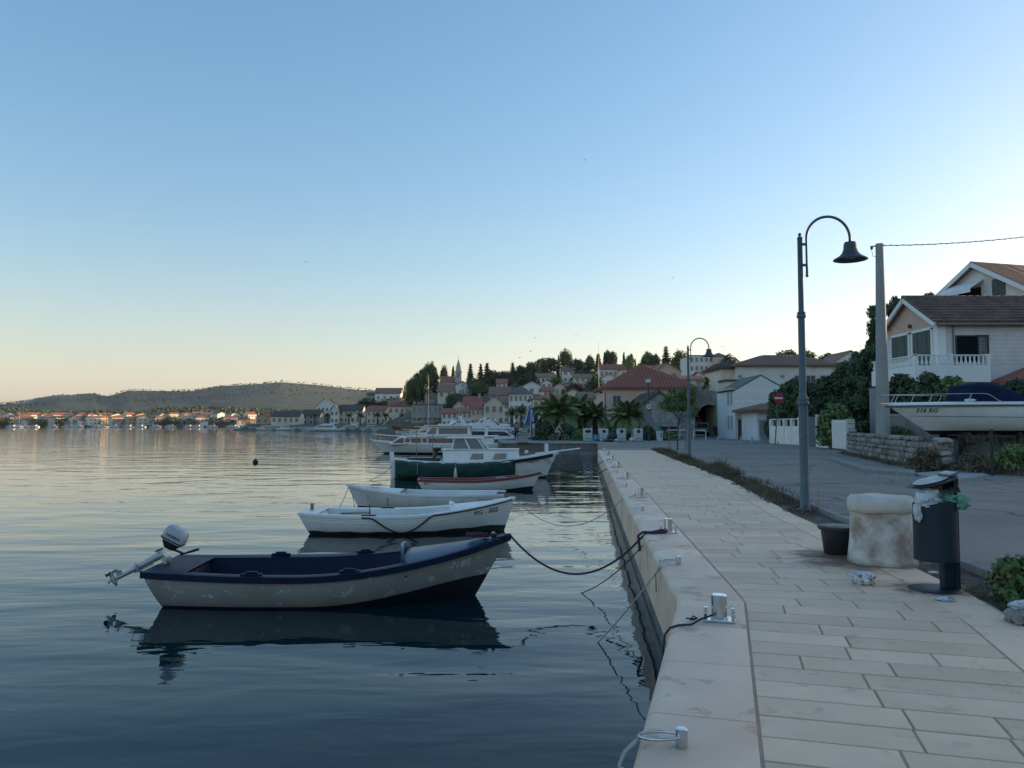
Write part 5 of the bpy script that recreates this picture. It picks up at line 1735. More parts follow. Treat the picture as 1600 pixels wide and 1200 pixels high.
# dry stone wall with a taller back course; stones laid in rows
sw = thing('stone_wall', 'old rubble stone wall at the road corner under the utility pole', 'wall', (18.7, 42.7, 0))
a, b = Vector((18.75, 43.0, 0)), Vector((14.75, 26.6, 0))
Lw = (b - a).length; dw = (b - a).normalized(); ang = math.atan2(dw.y, dw.x)
core = mat('wall_rubble_core', (0.11, 0.10, 0.09), (0.07, 0.065, 0.058), 3, rough=0.95, bump=0.04, bscale=8)
mb = MB()
mb.beam(Vector((0, 0, 0.55)) + Vector((0.3, 0, 0)), b - a + Vector((0.3, 0, 0.45)), 0.42, 1.2); mb.build('core', core, sw)
rs2 = random.Random(9)
RUB = mat('rubble_stone', (0.30, 0.275, 0.24), (0.19, 0.17, 0.15), 3, rough=0.92, bump=0.03, bscale=9, rand=0.30)
M_ = Matrix.Rotation(ang, 4, 'Z')
nrmw = Vector((dw.y, -dw.x, 0)); nrmw = nrmw if nrmw.x < 0 else -nrmw      # towards the road
nst = 0
z = 0.02
while z < 1.16:
    hh = rs2.uniform(0.16, 0.30)
    s_ = 0.0
    while s_ < Lw:
        ww = rs2.uniform(0.28, 0.75)
        topz = lerp(1.22, 1.02, s_ / Lw) + 0.05 * math.sin(s_ * 2)
        if z + hh < topz + 0.1 and nst < 280:
            c = dw * (s_ + ww / 2) + nrmw * rs2.uniform(-0.02, 0.05) + Vector((0, 0, z + hh / 2))
            m1 = MB(); m1.blob((0, 0, 0), 0.5, rs2.random() * 50, 0.22, 1.3, 8, 5)
            # squared-off rubble: push the blob towards a box
            for k_, v in enumerate(m1.v):
                f = lambda q_: math.copysign(min(0.5, abs(q_) * 1.35), q_)
                x_, y_, z_ = f(v[0]) * ww * 0.96, f(v[1]) * 0.34, f(v[2]) * hh * 0.95
                pr = M_ @ Vector((x_, y_, z_)) + c
                m1.v[k_] = (pr.x, pr.y, pr.z)
            m1.build('stone', RUB, sw, auto=40)
            nst += 1
        s_ += ww
    z += hh * 0.97
WHITEST = mat('whitewashed_stone', (0.58, 0.56, 0.52), (0.44, 0.42, 0.39), 3, rough=0.85, rand=0.1)
for k in range(7):
    m1 = MB(); m1.box((0.12, 0.1, 0.14 + 0.27 * k), (0.42, 0.42, 0.255), rz=ang); m1.build('quoin', WHITEST, sw, bevel=0.03)
for k in range(4):
    m1 = MB(); m1.box(tuple(b - a + Vector((0.1, 0.15, 0.15 + 0.27 * k))), (0.62 - 0.05 * k, 0.55, 0.25), rz=ang + 0.1 * (k % 2)); m1.build('quoin', RUB, sw, bevel=0.04)
# upper terrace wall behind
tw_ = thing('terrace_wall', 'grey rendered terrace wall behind the stone wall and utility pole', 'wall', (19.6, 41.0, 0))
mb = MB(); mb.beam((0, 0, 1.2), (0.6, -7.0, 1.2), 0.3, 1.7); mb.build('wall_face', mat('dirty_grey_render', (0.22, 0.215, 0.20), (0.15, 0.145, 0.135), 1.2, rough=0.9, spots=((0.10, 0.10, 0.09), 2, 0.6)), tw_)
mb = MB(); mb.beam((0, 0, 2.08), (0.6, -7.0, 2.08), 0.38, 0.08); mb.build('cap', CONC, tw_)

# bank of earth and dry grass behind the wall, under the boat
mb = MB()
gx = [15.0 + 0.9 * i for i in range(26)]; gy = [20.5 + 0.9 * j for j in range(25)]
def bank_h(x, y):
    e = 18.7 - (42.7 - y) * 0.249 + 0.35           # boundary x at this y
    k = sstep(0, 0.8, x - e) if y > 26.4 else sstep(0, 2.2, x - e - 0.6)
    top = 0.95 if y > 26.4 else lerp(0.95, 0.20, sstep(26.6, 23.5, y))
    return lerp(-0.12, top + 0.10 * noise.noise(Vector((x * 0.8, y * 0.8, 0))), k)
idx = {}
for j, y in enumerate(gy):
    for i, x in enumerate(gx):
        idx[i, j] = mb.vert((x - 3.0, y, bank_h(x - 3.0, y)))
for j in range(len(gy) - 1):
    for i in range(len(gx) - 1):
        mb.face((idx[i, j], idx[i + 1, j], idx[i + 1, j + 1], idx[i, j + 1]))
struct(mb.build('earth_bank', mat('dry_grassy_earth', (0.12, 0.10, 0.065), (0.075, 0.065, 0.045), 1.5, rough=0.95, bump=0.05, bscale=6), smooth=True), label='dry earth bank under the boat')
mb = MB(); q_ = [gp(1424, 742), gp(1500, 735), gp(1545, 744), gp(1490, 751)]
mb.prism([(p.x, p.y) for p in q_][::-1], -0.05, 0.05)
struct(mb.build('driveway_slab', CONC), label='pale concrete apron at the edge of the road')
mb = MB(); pp = [gp(1299, 716), gp(1352, 731), gp(1430, 738), gp(1430, 744), gp(1352, 737), gp(1296, 719)]
mb.prism([(p.x, p.y) for p in pp][::-1], -0.03, 0.09)
struct(mb.build('road_edge_kerb', KERB), label='low kerb at the foot of the stone wall')
mb = MB(); mb.prism([(12.9, 20), (30, 20), (30, 24.6), (14.6, 24.6)], -0.05, 0.0)
struct(mb.build('side_road', ASPHALT), label='asphalt patch beside the boat yard')

# rusty post with a stay beside the boat yard
po = thing('metal_post', 'dark metal post with a slanting stay beside the boat yard', 'post', tuple(gp(1551, 743)))
mb = MB(); mb.tube([(0, 0, -0.1), (0, 0, 1.45)], 0.05, 8); mb.build('upright', mat('rusty_metal', (0.05, 0.035, 0.03), (0.03, 0.022, 0.02), 8, rough=0.8), po)
mb = MB(); mb.tube([(0, 0, 1.40), (-0.75, 0.3, 0.25)], 0.013, 6); mb.build('stay', mat('rusty_metal', (0, 0, 0)), po)

# ================================================================ utility pole and cable
PC = mat('concrete_pole', (0.34, 0.335, 0.315), (0.27, 0.265, 0.25), 2.5, rough=0.85, bump=0.004, bscale=30, stretch=(1, 1, 0.3))
PY = 36.6
up_ = at(1380, 680, PY)
pole = thing('utility_pole', 'tall tapering concrete utility pole behind the stone wall', 'utility pole', (up_.x, PY, 0.3))
pt_ = at(1373.5, 381, PY)
mb = MB(); mb.tube([(0, 0, -0.6), (0, 0, 1.0), (pt_.x - up_.x + 0.02, 0, pt_.z - 0.3)], [0.335, 0.315, 0.175], 16); mb.build('shaft', PC, pole, auto=40)
zt = pt_.z - 0.3
tx = pt_.x - up_.x
mb = MB(); mb.beam((tx - 0.42, 0, zt - 0.14), (tx + 0.25, 0, zt - 0.06), 0.05, 0.06); mb.build('bracket', mat('galvanised_steel', (0.25, 0.26, 0.27), None, 8, rough=0.5, metal=0.6), pole)
mb = MB(); mb.lathe([(0.03, 0), (0.07, 0.02), (0.05, 0.07), (0.07, 0.10), (0.03, 0.14)], 10, (tx - 0.36, 0, zt - 0.28)); mb.build('insulator', BLACKP, pole, smooth=True)
mb = MB(); mb.tube([(tx - 0.36, 0, zt - 0.3), (tx - 0.3, 0.02, zt - 0.6), (tx - 0.15, 0, zt - 0.62)], 0.012, 5); mb.build('loose_wire', BLACKP, pole)
ca = thing('overhead_cable', 'dark overhead cable running from the utility pole to the right', 'cable', (up_.x + tx + 0.1, PY, 0.3 + zt - 0.08))
e = at(1640, 366, 40) - ca.location
mb = MB(); mb.tube([Vector((e.x * t, e.y * t, e.z * t - 0.35 * math.sin(math.pi * t * 0.5) * (1 - t) )) for t in [i / 16 for i in range(17)]], 0.020, 6); mb.build('wire', BLACKR, ca)
mb = MB(); mb.tube([Vector((e.x * t, e.y * t, e.z * t - 0.35 * math.sin(math.pi * t * 0.5) * (1 - t) - 0.03 * math.sin(t * 90))) for t in [i / 60 for i in range(61)]], 0.012, 5); mb.build('lashing_wire', BLACKR, ca)

# ================================================================ white house with wrap-around balcony
hs = thing('balcony_house', 'white house with tiled roof, pink gable and white balustraded balcony', 'house', (25.6, 46.0, 0.8))
def HV(x, y, z): return (x - 25.6, y - 46.0, z - 0.8)
BRW = mat('white_painted_brick', (0.719, 0.662, 0.625), (0.618, 0.572, 0.545), 1.2, rough=0.8, rand=0.0, spots=((0.546, 0.500, 0.473), 2.0, 0.6))
EAV, RID, Y0, Y1, XR = 7.95, 9.75, 46.0, 52.4, 39.0
mb = MB(); mb.extrude([HV(25.6, Y0, -0.5), HV(25.6, Y1, -0.5), HV(25.6, Y1, EAV), HV(25.6, Y0, EAV)], (XR - 25.6, 0, 0)); mb.build('wall', BRW, hs)
# brick courses of the long wall: proud rows
rs3 = random.Random(2)
for k in range(11):
    z = 5.2 + k * 0.245
    mbk = MB(); mbk.bx(0.55, XR - 25.6, -0.018, 0.0, z - 0.8 + 0.006, z - 0.8 + 0.237); mbk.build('brick_course', BRW, hs, bevel=0.008)
mb = MB(); mb.extrude([HV(25.6, Y0, EAV), HV(25.6, Y1, EAV), HV(25.6, (Y0 + Y1) / 2, RID - 0.15)], (0.2, 0, 0)); mb.build('gable_wall', WALLM['pink'], hs)
mb = MB(); mb.extrude([HV(25.58, Y0 + .5, 7.25), HV(25.58, Y1 - .5, 7.25), HV(25.58, Y1 - .5, EAV), HV(25.58, Y0 + .5, EAV)], (0.05, 0, 0)); mb.build('gable_band', WALLM['pink'], hs)
ym = (Y0 + Y1) / 2
ov = 0.45
sl = (RID - EAV) / (ym - Y0)
mb = MB()
a, b, c, d_ = HV(25.6 - ov, Y0 - ov, EAV - ov * sl), HV(XR, Y0 - ov, EAV - ov * sl), HV(XR, ym, RID), HV(25.6 - ov, ym, RID)
mb.extrude([a, b, c, d_], (0, 0, -0.12))
a2, b2_ = HV(25.6 - ov, Y1 + ov, EAV - ov * sl), HV(XR, Y1 + ov, EAV - ov * sl)
mb.extrude([b2_, a2, d_, c], (0, 0, -0.12))
rf = mb.build('roof', ROOFM['brown'], hs)
# individual tile courses: ribs broken into overlapping tiles (too many to pick apart: one part)
TILE = mat('mottled_roof_tiles', (0.247, 0.128, 0.093), (0.120, 0.083, 0.072), 1.2, rough=0.88, detail=3, spots=((0.390, 0.255, 0.195), 3.5, 0.60))
tl = MB()
A, U = Vector(a), (Vector(d_) - Vector(a))
Ln = U.length; U = U / Ln
nn_ = Vector((1, 0, 0)).cross(U)
px_ = 0.0
rows_n = 9
while px_ < XR - 25.6 + ov:
    for r_ in range(rows_n):
        s0, s1 = r_ * Ln / rows_n, (r_ + 1.12) * Ln / rows_n
        p0, p1 = A + Vector((px_ + 0.12, 0, 0)) + U * s0 + nn_ * 0.055, A + Vector((px_ + 0.12, 0, 0)) + U * min(s1, Ln) + nn_ * 0.012
        q_ = len(tl.v)
        w0, w1 = 0.105 + rs3.uniform(-.008, .008), 0.085
        for p, w_ in ((p0, w0), (p1, w1)):
            for j in range(5):
                an = math.pi * j / 4
                tl.v.append(tuple(p + Vector((w_ * math.cos(an), 0, 0)) + nn_ * (w_ * 0.8 * math.sin(an))))
        for j in range(4):
            tl.face((q_ + j, q_ + j + 1, q_ + 6 + j, q_ + 5 + j))
        tl.face((q_ + 4, q_ + 3, q_ + 2, q_ + 1, q_))
    px_ += 0.235
to = tl.build('roof_tiles', TILE, rf, auto=60); to['kind'] = 'stuff'
for k in range(30):
    x = 25.6 - ov + k * 0.45
    mb = MB(); mb.tube([HV(x, ym, RID + 0.03), HV(x + 0.47, ym, RID + 0.05)], [0.13, 0.11], 8); mb.build('ridge_tile', TILE, rf, smooth=True)
WTRIM = mat('white_trim', (0.800, 0.800, 0.752), (0.776, 0.716, 0.655), 2, rough=0.7)
mb = MB(); mb.beam(Vector(a) + Vector((0.06, 0, -0.16)), Vector(d_) + Vector((0.06, 0, -0.16)), 0.14, 0.26); mb.build('verge_board', WTRIM, hs)
mb = MB(); mb.beam(Vector(a2) + Vector((0.06, 0, -0.16)), Vector(d_) + Vector((0.06, 0, -0.16)), 0.14, 0.26); mb.build('verge_board', WTRIM, hs)
mb = MB(); mb.beam(Vector(a) + Vector((0.15, -0.03, -0.12)), Vector(b) + Vector((0, -0.03, -0.12)), 0.12, 0.12); mb.build('gutter', mat('grey_gutter', (0.16, 0.17, 0.18), None, 4, rough=0.5), hs)
mb = MB(); mb.tube([HV(26.5, 45.9, 7.6), HV(26.5, 45.92, 5.0)], 0.045, 8); mb.build('downpipe', mat('grey_gutter', (0, 0, 0)), hs)
mb = MB(); mb.bx(*[v for pr in ((25.56 - 25.6, 26.1 - 25.6), (-0.06, 0.4)) for v in pr], 3.0, EAV - 0.8); mb.build('corner_pier', WTRIM, hs, bevel=0.015)
mb = MB(); mb.bx(-0.05, 0.3, Y1 - 46 - .45, Y1 - 46 + 0.05, 3.0, EAV - 0.8); mb.build('corner_pier', WTRIM, hs, bevel=0.015)
# green shuttered french windows in the gable wall
GSH = mat('teal_green_shutter', (0.025, 0.060, 0.055), (0.018, 0.045, 0.042), 3, rough=0.5)
for yc in (47.65, 50.35):
    f = bpy.data.objects.new('french_window', None); COL.objects.link(f); f.parent = hs; f.location = HV(25.6, yc, 0)
    f.location.z = 0
    mb = MB()
    for c_, s_ in (((-0.05, -1.15, 5.35), (0.12, 0.16, 2.6)), ((-0.05, 1.15, 5.35), (0.12, 0.16, 2.6)), ((-0.05, 0, 6.65), (0.12, 2.46, 0.16))): mb.box(c_, s_)
    mb.build('frame', WTRIM, f)
    for k in range(4):
        mb = MB(); mb.box((-0.03 - 0.015 * (k % 2), -0.80 + k * 0.535, 5.32), (0.05, 0.52, 2.5)); mb.build('shutter_leaf', GSH, f, bevel=0.01)
p = HV(25.5, 49.0, 7.75)
mb = MB(); mb.lathe([(0.05, 0), (0.13, 0.05), (0.10, 0.22), (0.04, 0.25)], 10, p); mb.build('wall_lamp', mat('brown_lamp', (0.10, 0.06, 0.04), None, 6), hs)
# window with one open louvred shutter
w = bpy.data.objects.new('open_window', None); COL.objects.link(w); w.parent = hs; w.location = HV(27.35, 46.0, 6.15)
mb = MB(); mb.bx(-0.62, 0.62, -0.03, 0.02, -0.85, 0.72); mb.build('room_dark_sheet', mat('painted_dark_room', (0.010, 0.012, 0.014), None, 2, rough=0.8, spec=0.1), w)  # flat sheet; the darkness of the room is in its near-black colour
mb = MB(); mb.bx(-0.70, -0.62, -0.07, 0.02, -0.92, 0.80); mb.bx(0.62, 0.70, -0.07, 0.02, -0.92, 0.80); mb.bx(-0.62, 0.62, -0.07, 0.02, 0.72, 0.80); mb.build('frame', SHUT['green'], w)
ls = bpy.data.objects.new('louvred_shutter', None); COL.objects.link(ls); ls.parent = hs; ls.location = HV(28.12, 45.98, 6.15)
ls.rotation_euler.z = rad(-6)
mb = MB()
for c_, s_ in (((0, 0, 0.77), (1.02, 0.06, 0.10)), ((0, 0, -0.80), (1.02, 0.06, 0.10)), ((-0.47, 0, 0), (0.09, 0.06, 1.5)), ((0.47, 0, 0), (0.09, 0.06, 1.5))): mb.box(c_, s_)
mb.build('shutter_frame', SHUT['green'], ls)
for k in range(14):
    mb = MB(); mb.box((0, 0, -0.69 + k * 0.105), (0.86, 0.035, 0.07)); mb.build('slat', SHUT['grey'], ls)
# balcony
BALC = mat('white_balcony_render', (0.800, 0.800, 0.776), (0.776, 0.728, 0.703), 1.2, rough=0.75)
zf, zbot, zrail = 5.02, 4.05, 5.62
bc = bpy.data.objects.new('balcony', None); COL.objects.link(bc); bc.parent = hs
mb = MB(); mb.prism([HV(23.4, 44.5, 0)[:2], HV(27.8, 44.5, 0)[:2], HV(27.8, 46.0, 0)[:2], HV(25.6, 46.0, 0)[:2], HV(25.6, 49.9, 0)[:2], HV(23.4, 49.9, 0)[:2]], zbot - 0.8, zf - 0.8); mb.build('parapet', BALC, bc, bevel=0.02)
mb = MB(); mb.beam(HV(23.4, 44.6, zrail), HV(27.8, 44.6, zrail), 0.16, 0.07); mb.build('handrail', BALC, bc)
mb = MB(); mb.beam(HV(23.5, 44.5, zrail), HV(23.5, 49.9, zrail), 0.16, 0.07); mb.build('handrail', BALC, bc)
bme = MB(); bme.lathe([(0.045, 0), (0.075, 0.06), (0.085, 0.16), (0.05, 0.32), (0.045, 0.42), (0.07, 0.53)], 8); bme = bme.mesh('baluster', [BALC], True)
for k in range(17):
    o = link('baluster', bme, bc); o.location = HV(23.62 + k * 0.255, 44.6, zf)
for k in range(20):
    o = link('baluster', bme, bc); o.location = HV(23.5, 44.85 + k * 0.255, zf)
for xx, yy in ((23.5, 44.6), (27.72, 44.6), (25.55, 44.6)):
    mb = MB(); mb.box(HV(xx, yy, 5.35), (0.2, 0.2, 0.68)); mb.build('balcony_post', BALC, bc)
mb = MB(); mb.bx(*(23.6 - 25.6, 27.6 - 25.6), -1.2, 5, -0.6, zbot - 0.8 - 0.02) if False else mb.bx(-1.4, 2.0, 0.3, 6.0, -0.6, zbot - 0.82); mb.build('ground_floor', mat('grey_ground_floor', (0.25, 0.25, 0.25), None, 2), hs)  # plain grey block below the balcony

# red roofed lean-to in front of the house on the right
lt = thing('red_roof_porch', 'red tiled porch roof with white arch at the right edge', 'porch', (29.2, 43.2, 0.8))
mb = MB(); mb.extrude([(-0.9, 0, 3.15), (4.0, 0, 5.1), (4.0, 0, 5.22), (-0.9, 0, 3.27)], (0, 2.6, 0)); mb.build('roof', ROOFM['red'], lt)
mb = MB(); mb.extrude([(0.5, 0.3, 2.2), (0.9, 0.3, 2.2), (1.3, 0.3, 3.0), (2.2, 0.3, 3.5), (4.0, 0.3, 3.8), (4.0, 0.3, 4.6), (0.5, 0.3, 3.5)], (0, 0.25, 0)); mb.build('arch', BALC, lt)
mb = MB(); mb.bx(0.5, 0.9, 0.3, 0.6, -0.8, 2.2); mb.build('column', BALC, lt)

# taller house behind: ridge to the right, gable end turned to the left
h2 = house('pale taller house with a brown roof and an awning behind the balcony house', 35.4, 58.0, 7.8, 10.0, 3.0, 11.55, 13.85, wall='white', roof='brown', kind='gy', rz=rad(-74), tiles=0.28, over=0.55, group=None, name='gable_house')
mb = MB(); mb.bx(-1.7, 0.35, -0.04, 0.03, 6.0, 9.0); mb.build('opening_dark_sheet', mat('painted_dark_room', (0, 0, 0)), h2)  # flat sheet on the wall, coloured near-black for an unlit opening
mb = MB(); mb.extrude([(-2.2, -1.3, 8.85), (0.6, -1.3, 8.85), (0.6, 0.0, 9.55), (-2.2, 0.0, 9.55)], (0, 0.02, -0.07)); mb.extrude([(-2.2, -1.3, 8.85), (0.6, -1.3, 8.85), (0.6, -1.31, 8.5), (-2.2, -1.31, 8.5)], (0, 0.02, 0)); mb.build('awning', BALC, h2)
for k in range(2):
    mb = MB(); mb.bx(1.35 + 0.55 * k, 1.87 + 0.55 * k, -0.08, 0.02, 7.0, 9.35); mb.build('shutter_leaf', SHUT['grey'], h2, bevel=0.01)
for sx in (-1, 1):
    kz = (13.85 - 11.55) / 3.9
    mb = MB(); mb.beam((sx * 4.45, -0.58, 8.55 - 0.55 * kz - 0.12), (0, -0.58, 10.85 - 0.12), 0.10, 0.30); mb.build('verge_board', WTRIM, h2)

# ================================================================ boat laid up on a trailer
HT = Hull(7.4, 2.3, 1.02, 1.04, 1.02, d=0.05, rake=1.55, srake=0.1, fs=0.9, pb=2.5, tm=0.45, vee=0.35, full=0.55)
tb = thing('motorboat', 'white motorboat with black lettering and a blue canopy, laid up ashore', 'boat', (at(1385, 640, 27.5).x + 3.75, 27.6, 1.28), rad(180))
# the boat's own z=0 is its keel line here
HT.outer(lambda t: 0.10).build('hull', [WHITE, ANTIF], tb, auto=40)
HT.rails([(0.03, -0.10), (0.03, -0.03), (0.0, -0.03), (0.0, -0.10)]).build('rubbing_strake', mat('grey_rubber', (0.10, 0.11, 0.12), None, 5), tb, auto=50)
HT.rails([(0.02, -0.03), (0.0, 0.04), (-0.18, 0.075), (-0.22, 0.0)]).build('deck_edge', WHITE, tb, auto=50)
HT.deck(0.0, 0.995, dz=0.01, camber=0.10, inset=0.12).build('deck', WHITE, tb, smooth=True)
mb = MB()
for sd in (1, -1):
    mb.tube([HT.pt(t, HT.q_at(t, lerp(0.52, 0.62, t)), sd) for t in [i / 24 * 0.96 for i in range(25)]], 0.012, 5)
mb.build('spray_rail', mat('grey_rubber', (0, 0, 0)), tb)
HT.text('316 RG', 0.20, 2.52, 0.80, 1, BLACKL, tb, bold=0.005)
# bow rail
mb = MB()
top = []
for i in range(21):
    t = lerp(0.52, 0.985, i / 20)
    e = HT.pt(t, 1.0, 1, 0.12)
    top.append(Vector((e.x + (0.25 if i > 16 else 0), e.y, e.z + 0.05 + 0.30 * sstep(0.52, 0.60, t))))
full = top + [Vector((p.x, -p.y, p.z)) for p in top[::-1]]
mb.tube(full, 0.012, 6)
mb.build('bow_rail', STEEL, tb, smooth=True)
for t in (0.66, 0.82, 0.95):
    for sd in (1, -1):
        e = HT.pt(t, 1.0, sd, 0.12)
        m1 = MB(); m1.tube([(e.x + 0.15, e.y, e.z + 0.02), (e.x, e.y, e.z + 0.34)], 0.009, 6); m1.build('rail_stanchion', STEEL, tb)
mb = MB(); mb.beam((3.35, 0, 1.06), (3.9, 0, 1.06), 0.18, 0.05); mb.build('bow_roller', STEEL, tb)
CANV = mat('blue_canvas', (0.008, 0.016, 0.040), (0.013, 0.022, 0.05), 2, rough=0.9, spec=0.1, bump=0.02, bscale=3)
mb = MB()
rs4 = []
for i, (x, wz, hz) in enumerate(((1.14, 0.80, 1.14), (1.04, 0.88, 1.70), (0.62, 0.92, 1.80), (0.05, 0.92, 1.77), (-0.5, 0.9, 1.52), (-1.15, 0.9, 1.15))):
    rs4.append([Vector((x, -wz, 1.10)), Vector((x, -wz * 0.92, lerp(1.1, hz, 0.75))), Vector((x, -wz * 0.6, hz)), Vector((x, wz * 0.6, hz)), Vector((x, wz * 0.92, lerp(1.1, hz, 0.75))), Vector((x, wz, 1.10))])
mb.rings(rs4); mb.build('canopy', CANV, tb, auto=60)
mb = MB(); mb.box((0.9, 0.75, 1.16), (0.75, 0.25, 0.10)); mb.build('folded_cover', WHITE2, tb, bevel=0.04)
tr = thing('boat_trailer', 'low boat trailer in the shadow under the laid up motorboat', 'trailer', (tb.location.x, 27.6, 0.75))
for sy in (-0.6, 0.6):
    mb = MB(); mb.beam((-1.5, sy, 0.42), (3.6, sy, 0.42), 0.08, 0.12); mb.build('chassis_rail', BLACKP, tr)  # rails coloured black for the shade under the hull
for sx in (0.2, 1.1):
    for sy in (-0.85, 0.85):
        wl = bpy.data.objects.new('wheel', None); COL.objects.link(wl); wl.parent = tr; wl.location = (sx + 1.0, sy, 0.25)
        mb = MB(); mb.lathe([(0.17, -0.09), (0.29, -0.09), (0.31, -0.05), (0.31, 0.05), (0.29, 0.09), (0.17, 0.09)], 20, M=Matrix.Rotation(rad(90), 4, 'X')); mb.build('tyre', BLACKR, wl, auto=50)
        mb = MB(); mb.lathe([(0.02, -0.05), (0.165, -0.07), (0.165, 0.07), (0.02, 0.05)], 16, M=Matrix.Rotation(rad(90), 4, 'X')); mb.build('rim', ALU, wl, auto=50)
for x in (-1.2, 0.6, 2.6):
    mb = MB(); mb.box((x, 0, 0.50), (0.15, 1.5, 0.12)); mb.build('cross_beam', BLACKP, tr)  # beams too carry the under-hull shade in their colour
# ================================================================ street lamps
LAMPM = mat('blue_grey_painted_iron', (0.075, 0.115, 0.14), (0.055, 0.09, 0.115), 2.5, rough=0.5, rand=0.05, spots=((0.14, 0.17, 0.185), 6, 0.62))
LAMPH = mat('dark_lamp_shade', (0.050, 0.065, 0.075), (0.04, 0.05, 0.06), 3, rough=0.5)
def make_lamp():
    t = thing('street_lamp', '', 'street lamp')
    mb = MB(); mb.lathe([(0.15, 0.0), (0.15, 0.02), (0.10, 0.03), (0.085, 0.06), (0.082, 2.0)], 18); mb.build('lower_post', LAMPM, t, auto=35)
    mb = MB(); mb.lathe([(0.082, 1.96), (0.11, 1.98), (0.11, 2.02), (0.095, 2.04), (0.105, 2.07), (0.10, 2.10), (0.072, 2.13), (0.066, 2.18)], 18); mb.build('collar', LAMPM, t, auto=35)
    mb = MB(); mb.lathe([(0.066, 2.12), (0.062, 3.62), (0.062, 3.64)], 16); mb.build('middle_post', LAMPM, t, auto=35)
    mb = MB(); mb.lathe([(0.062, 3.60), (0.085, 3.62), (0.085, 3.66), (0.07, 3.68), (0.078, 3.71), (0.05, 3.74)], 16); mb.build('collar', LAMPM, t, auto=35)
    mb = MB(); mb.lathe([(0.05, 3.70), (0.046, 5.12), (0.052, 5.13), (0.05, 5.15), (0.02, 5.17), (0.034, 5.20), (0.02, 5.235), (0, 5.24)], 14); mb.build('upper_post', LAMPM, t, auto=35)
    # arm: straight rod with ball end, then a semicircle
    r = 0.415
    pts = [(0.125, 0, 4.46), (0.125, 0, 4.7), (0.125, 0, 5.13)]
    pts += [(0.125 + r - r * math.cos(math.pi * i / 18), 0, 5.13 + r * math.sin(math.pi * i / 18) * 1.02) for i in range(1, 19)]
    pts += [(0.125 + 2 * r, 0, 5.05)]
    mb = MB(); mb.tube(pts, [0.022] * 3 + [0.026] * (len(pts) - 3), 10); mb.build('arm', LAMPM, t, smooth=True)
    mb = MB(); mb.lathe([(0.0, 4.38), (0.034, 4.41), (0.02, 4.45), (0.03, 4.47), (0.02, 4.49)], 12, (0.125, 0, 0)); mb.build('arm_finial', LAMPM, t, smooth=True)
    for z in (4.62, 5.02):
        mb = MB(); mb.beam((0, 0, z), (0.13, 0, z), 0.05, 0.045); mb.build('clamp', LAMPM, t, bevel=0.006)
    hd = MB(); hd.lathe([(0.03, 5.07), (0.10, 5.06), (0.115, 5.02), (0.12, 4.94), (0.145, 4.86), (0.195, 4.80), (0.272, 4.755), (0.305, 4.735), (0.31, 4.72), (0.295, 4.715), (0.20, 4.77), (0.12, 4.84), (0.05, 4.86)], 28, (0.125 + 2 * r, 0, 0))
    hd.build('lamp_shade', LAMPH, t, auto=50)
    mb = MB(); mb.lathe([(0.0, 4.74), (0.10, 4.76), (0.14, 4.80), (0.10, 4.84)], 16, (0.125 + 2 * r, 0, 0)); mb.build('lamp_glass', mat('frosted_lamp_glass', (0.35, 0.36, 0.36), None, 5, rough=0.3), t, smooth=True)
    return t
lp = make_lamp()
lp.location = gp(1258, 797); tag(lp, 'tall blue grey street lamp with arched arm, nearer of the two', 'street lamp', 'street lamps on the promenade')
lp2 = copy_tree(lp); lp2.location = at(1077, 719, 35.0); lp2.location.z = -0.02
tag(lp2, 'street lamp with arched arm farther along the promenade, beside the young tree', 'street lamp', 'street lamps on the promenade')

# ================================================================ litter bin
BINM = mat('dark_blue_bin_paint', (0.010, 0.024, 0.036), (0.008, 0.018, 0.028), 3, rough=0.5, rvar=0.06, spec=0.3, spots=((0.03, 0.04, 0.05), 9, 0.70))
bn = thing('litter_bin', 'dark blue cylindrical litter bin overflowing with bags, on a post', 'litter bin', tuple(gp(1472, 921)))
mb = MB(); mb.lathe([(0.235, 0), (0.235, 0.008), (0.22, 0.014)], 30, (-0.07, 0, 0)); mb.build('base_disc', BINM, bn, auto=40)
mb = MB(); mb.bx(0.0, 0.13, -0.04, 0.05, 0.012, 0.36); mb.build('post', BINM, bn, bevel=0.012)
mb = MB(); mb.bx(0.115, 0.155, -0.06, 0.06, 0.0, 1.04); mb.build('back_plate', BINM, bn, bevel=0.012)
n = 32
Rb = 0.195
rs_ = []
cxb = -0.05
for z0, tilt in ((0.285, 0.0), (0.30, 0.0), (0.86, 0.10)):
    rs_.append([Vector((cxb + Rb * math.cos(2 * math.pi * i / n), Rb * math.sin(2 * math.pi * i / n), z0 + tilt * math.cos(2 * math.pi * i / n) * 0.45)) for i in range(n)])
inner = [[Vector((cxb + (p.x - cxb) * 0.96, p.y * 0.96, p.z)) for p in rs_[2]], [Vector((cxb + (p.x - cxb) * 0.96, p.y * 0.96, 0.5)) for p in rs_[1]]]
mb = MB(); mb.rings(rs_ + inner); mb.build('drum', BINM, bn, auto=40)
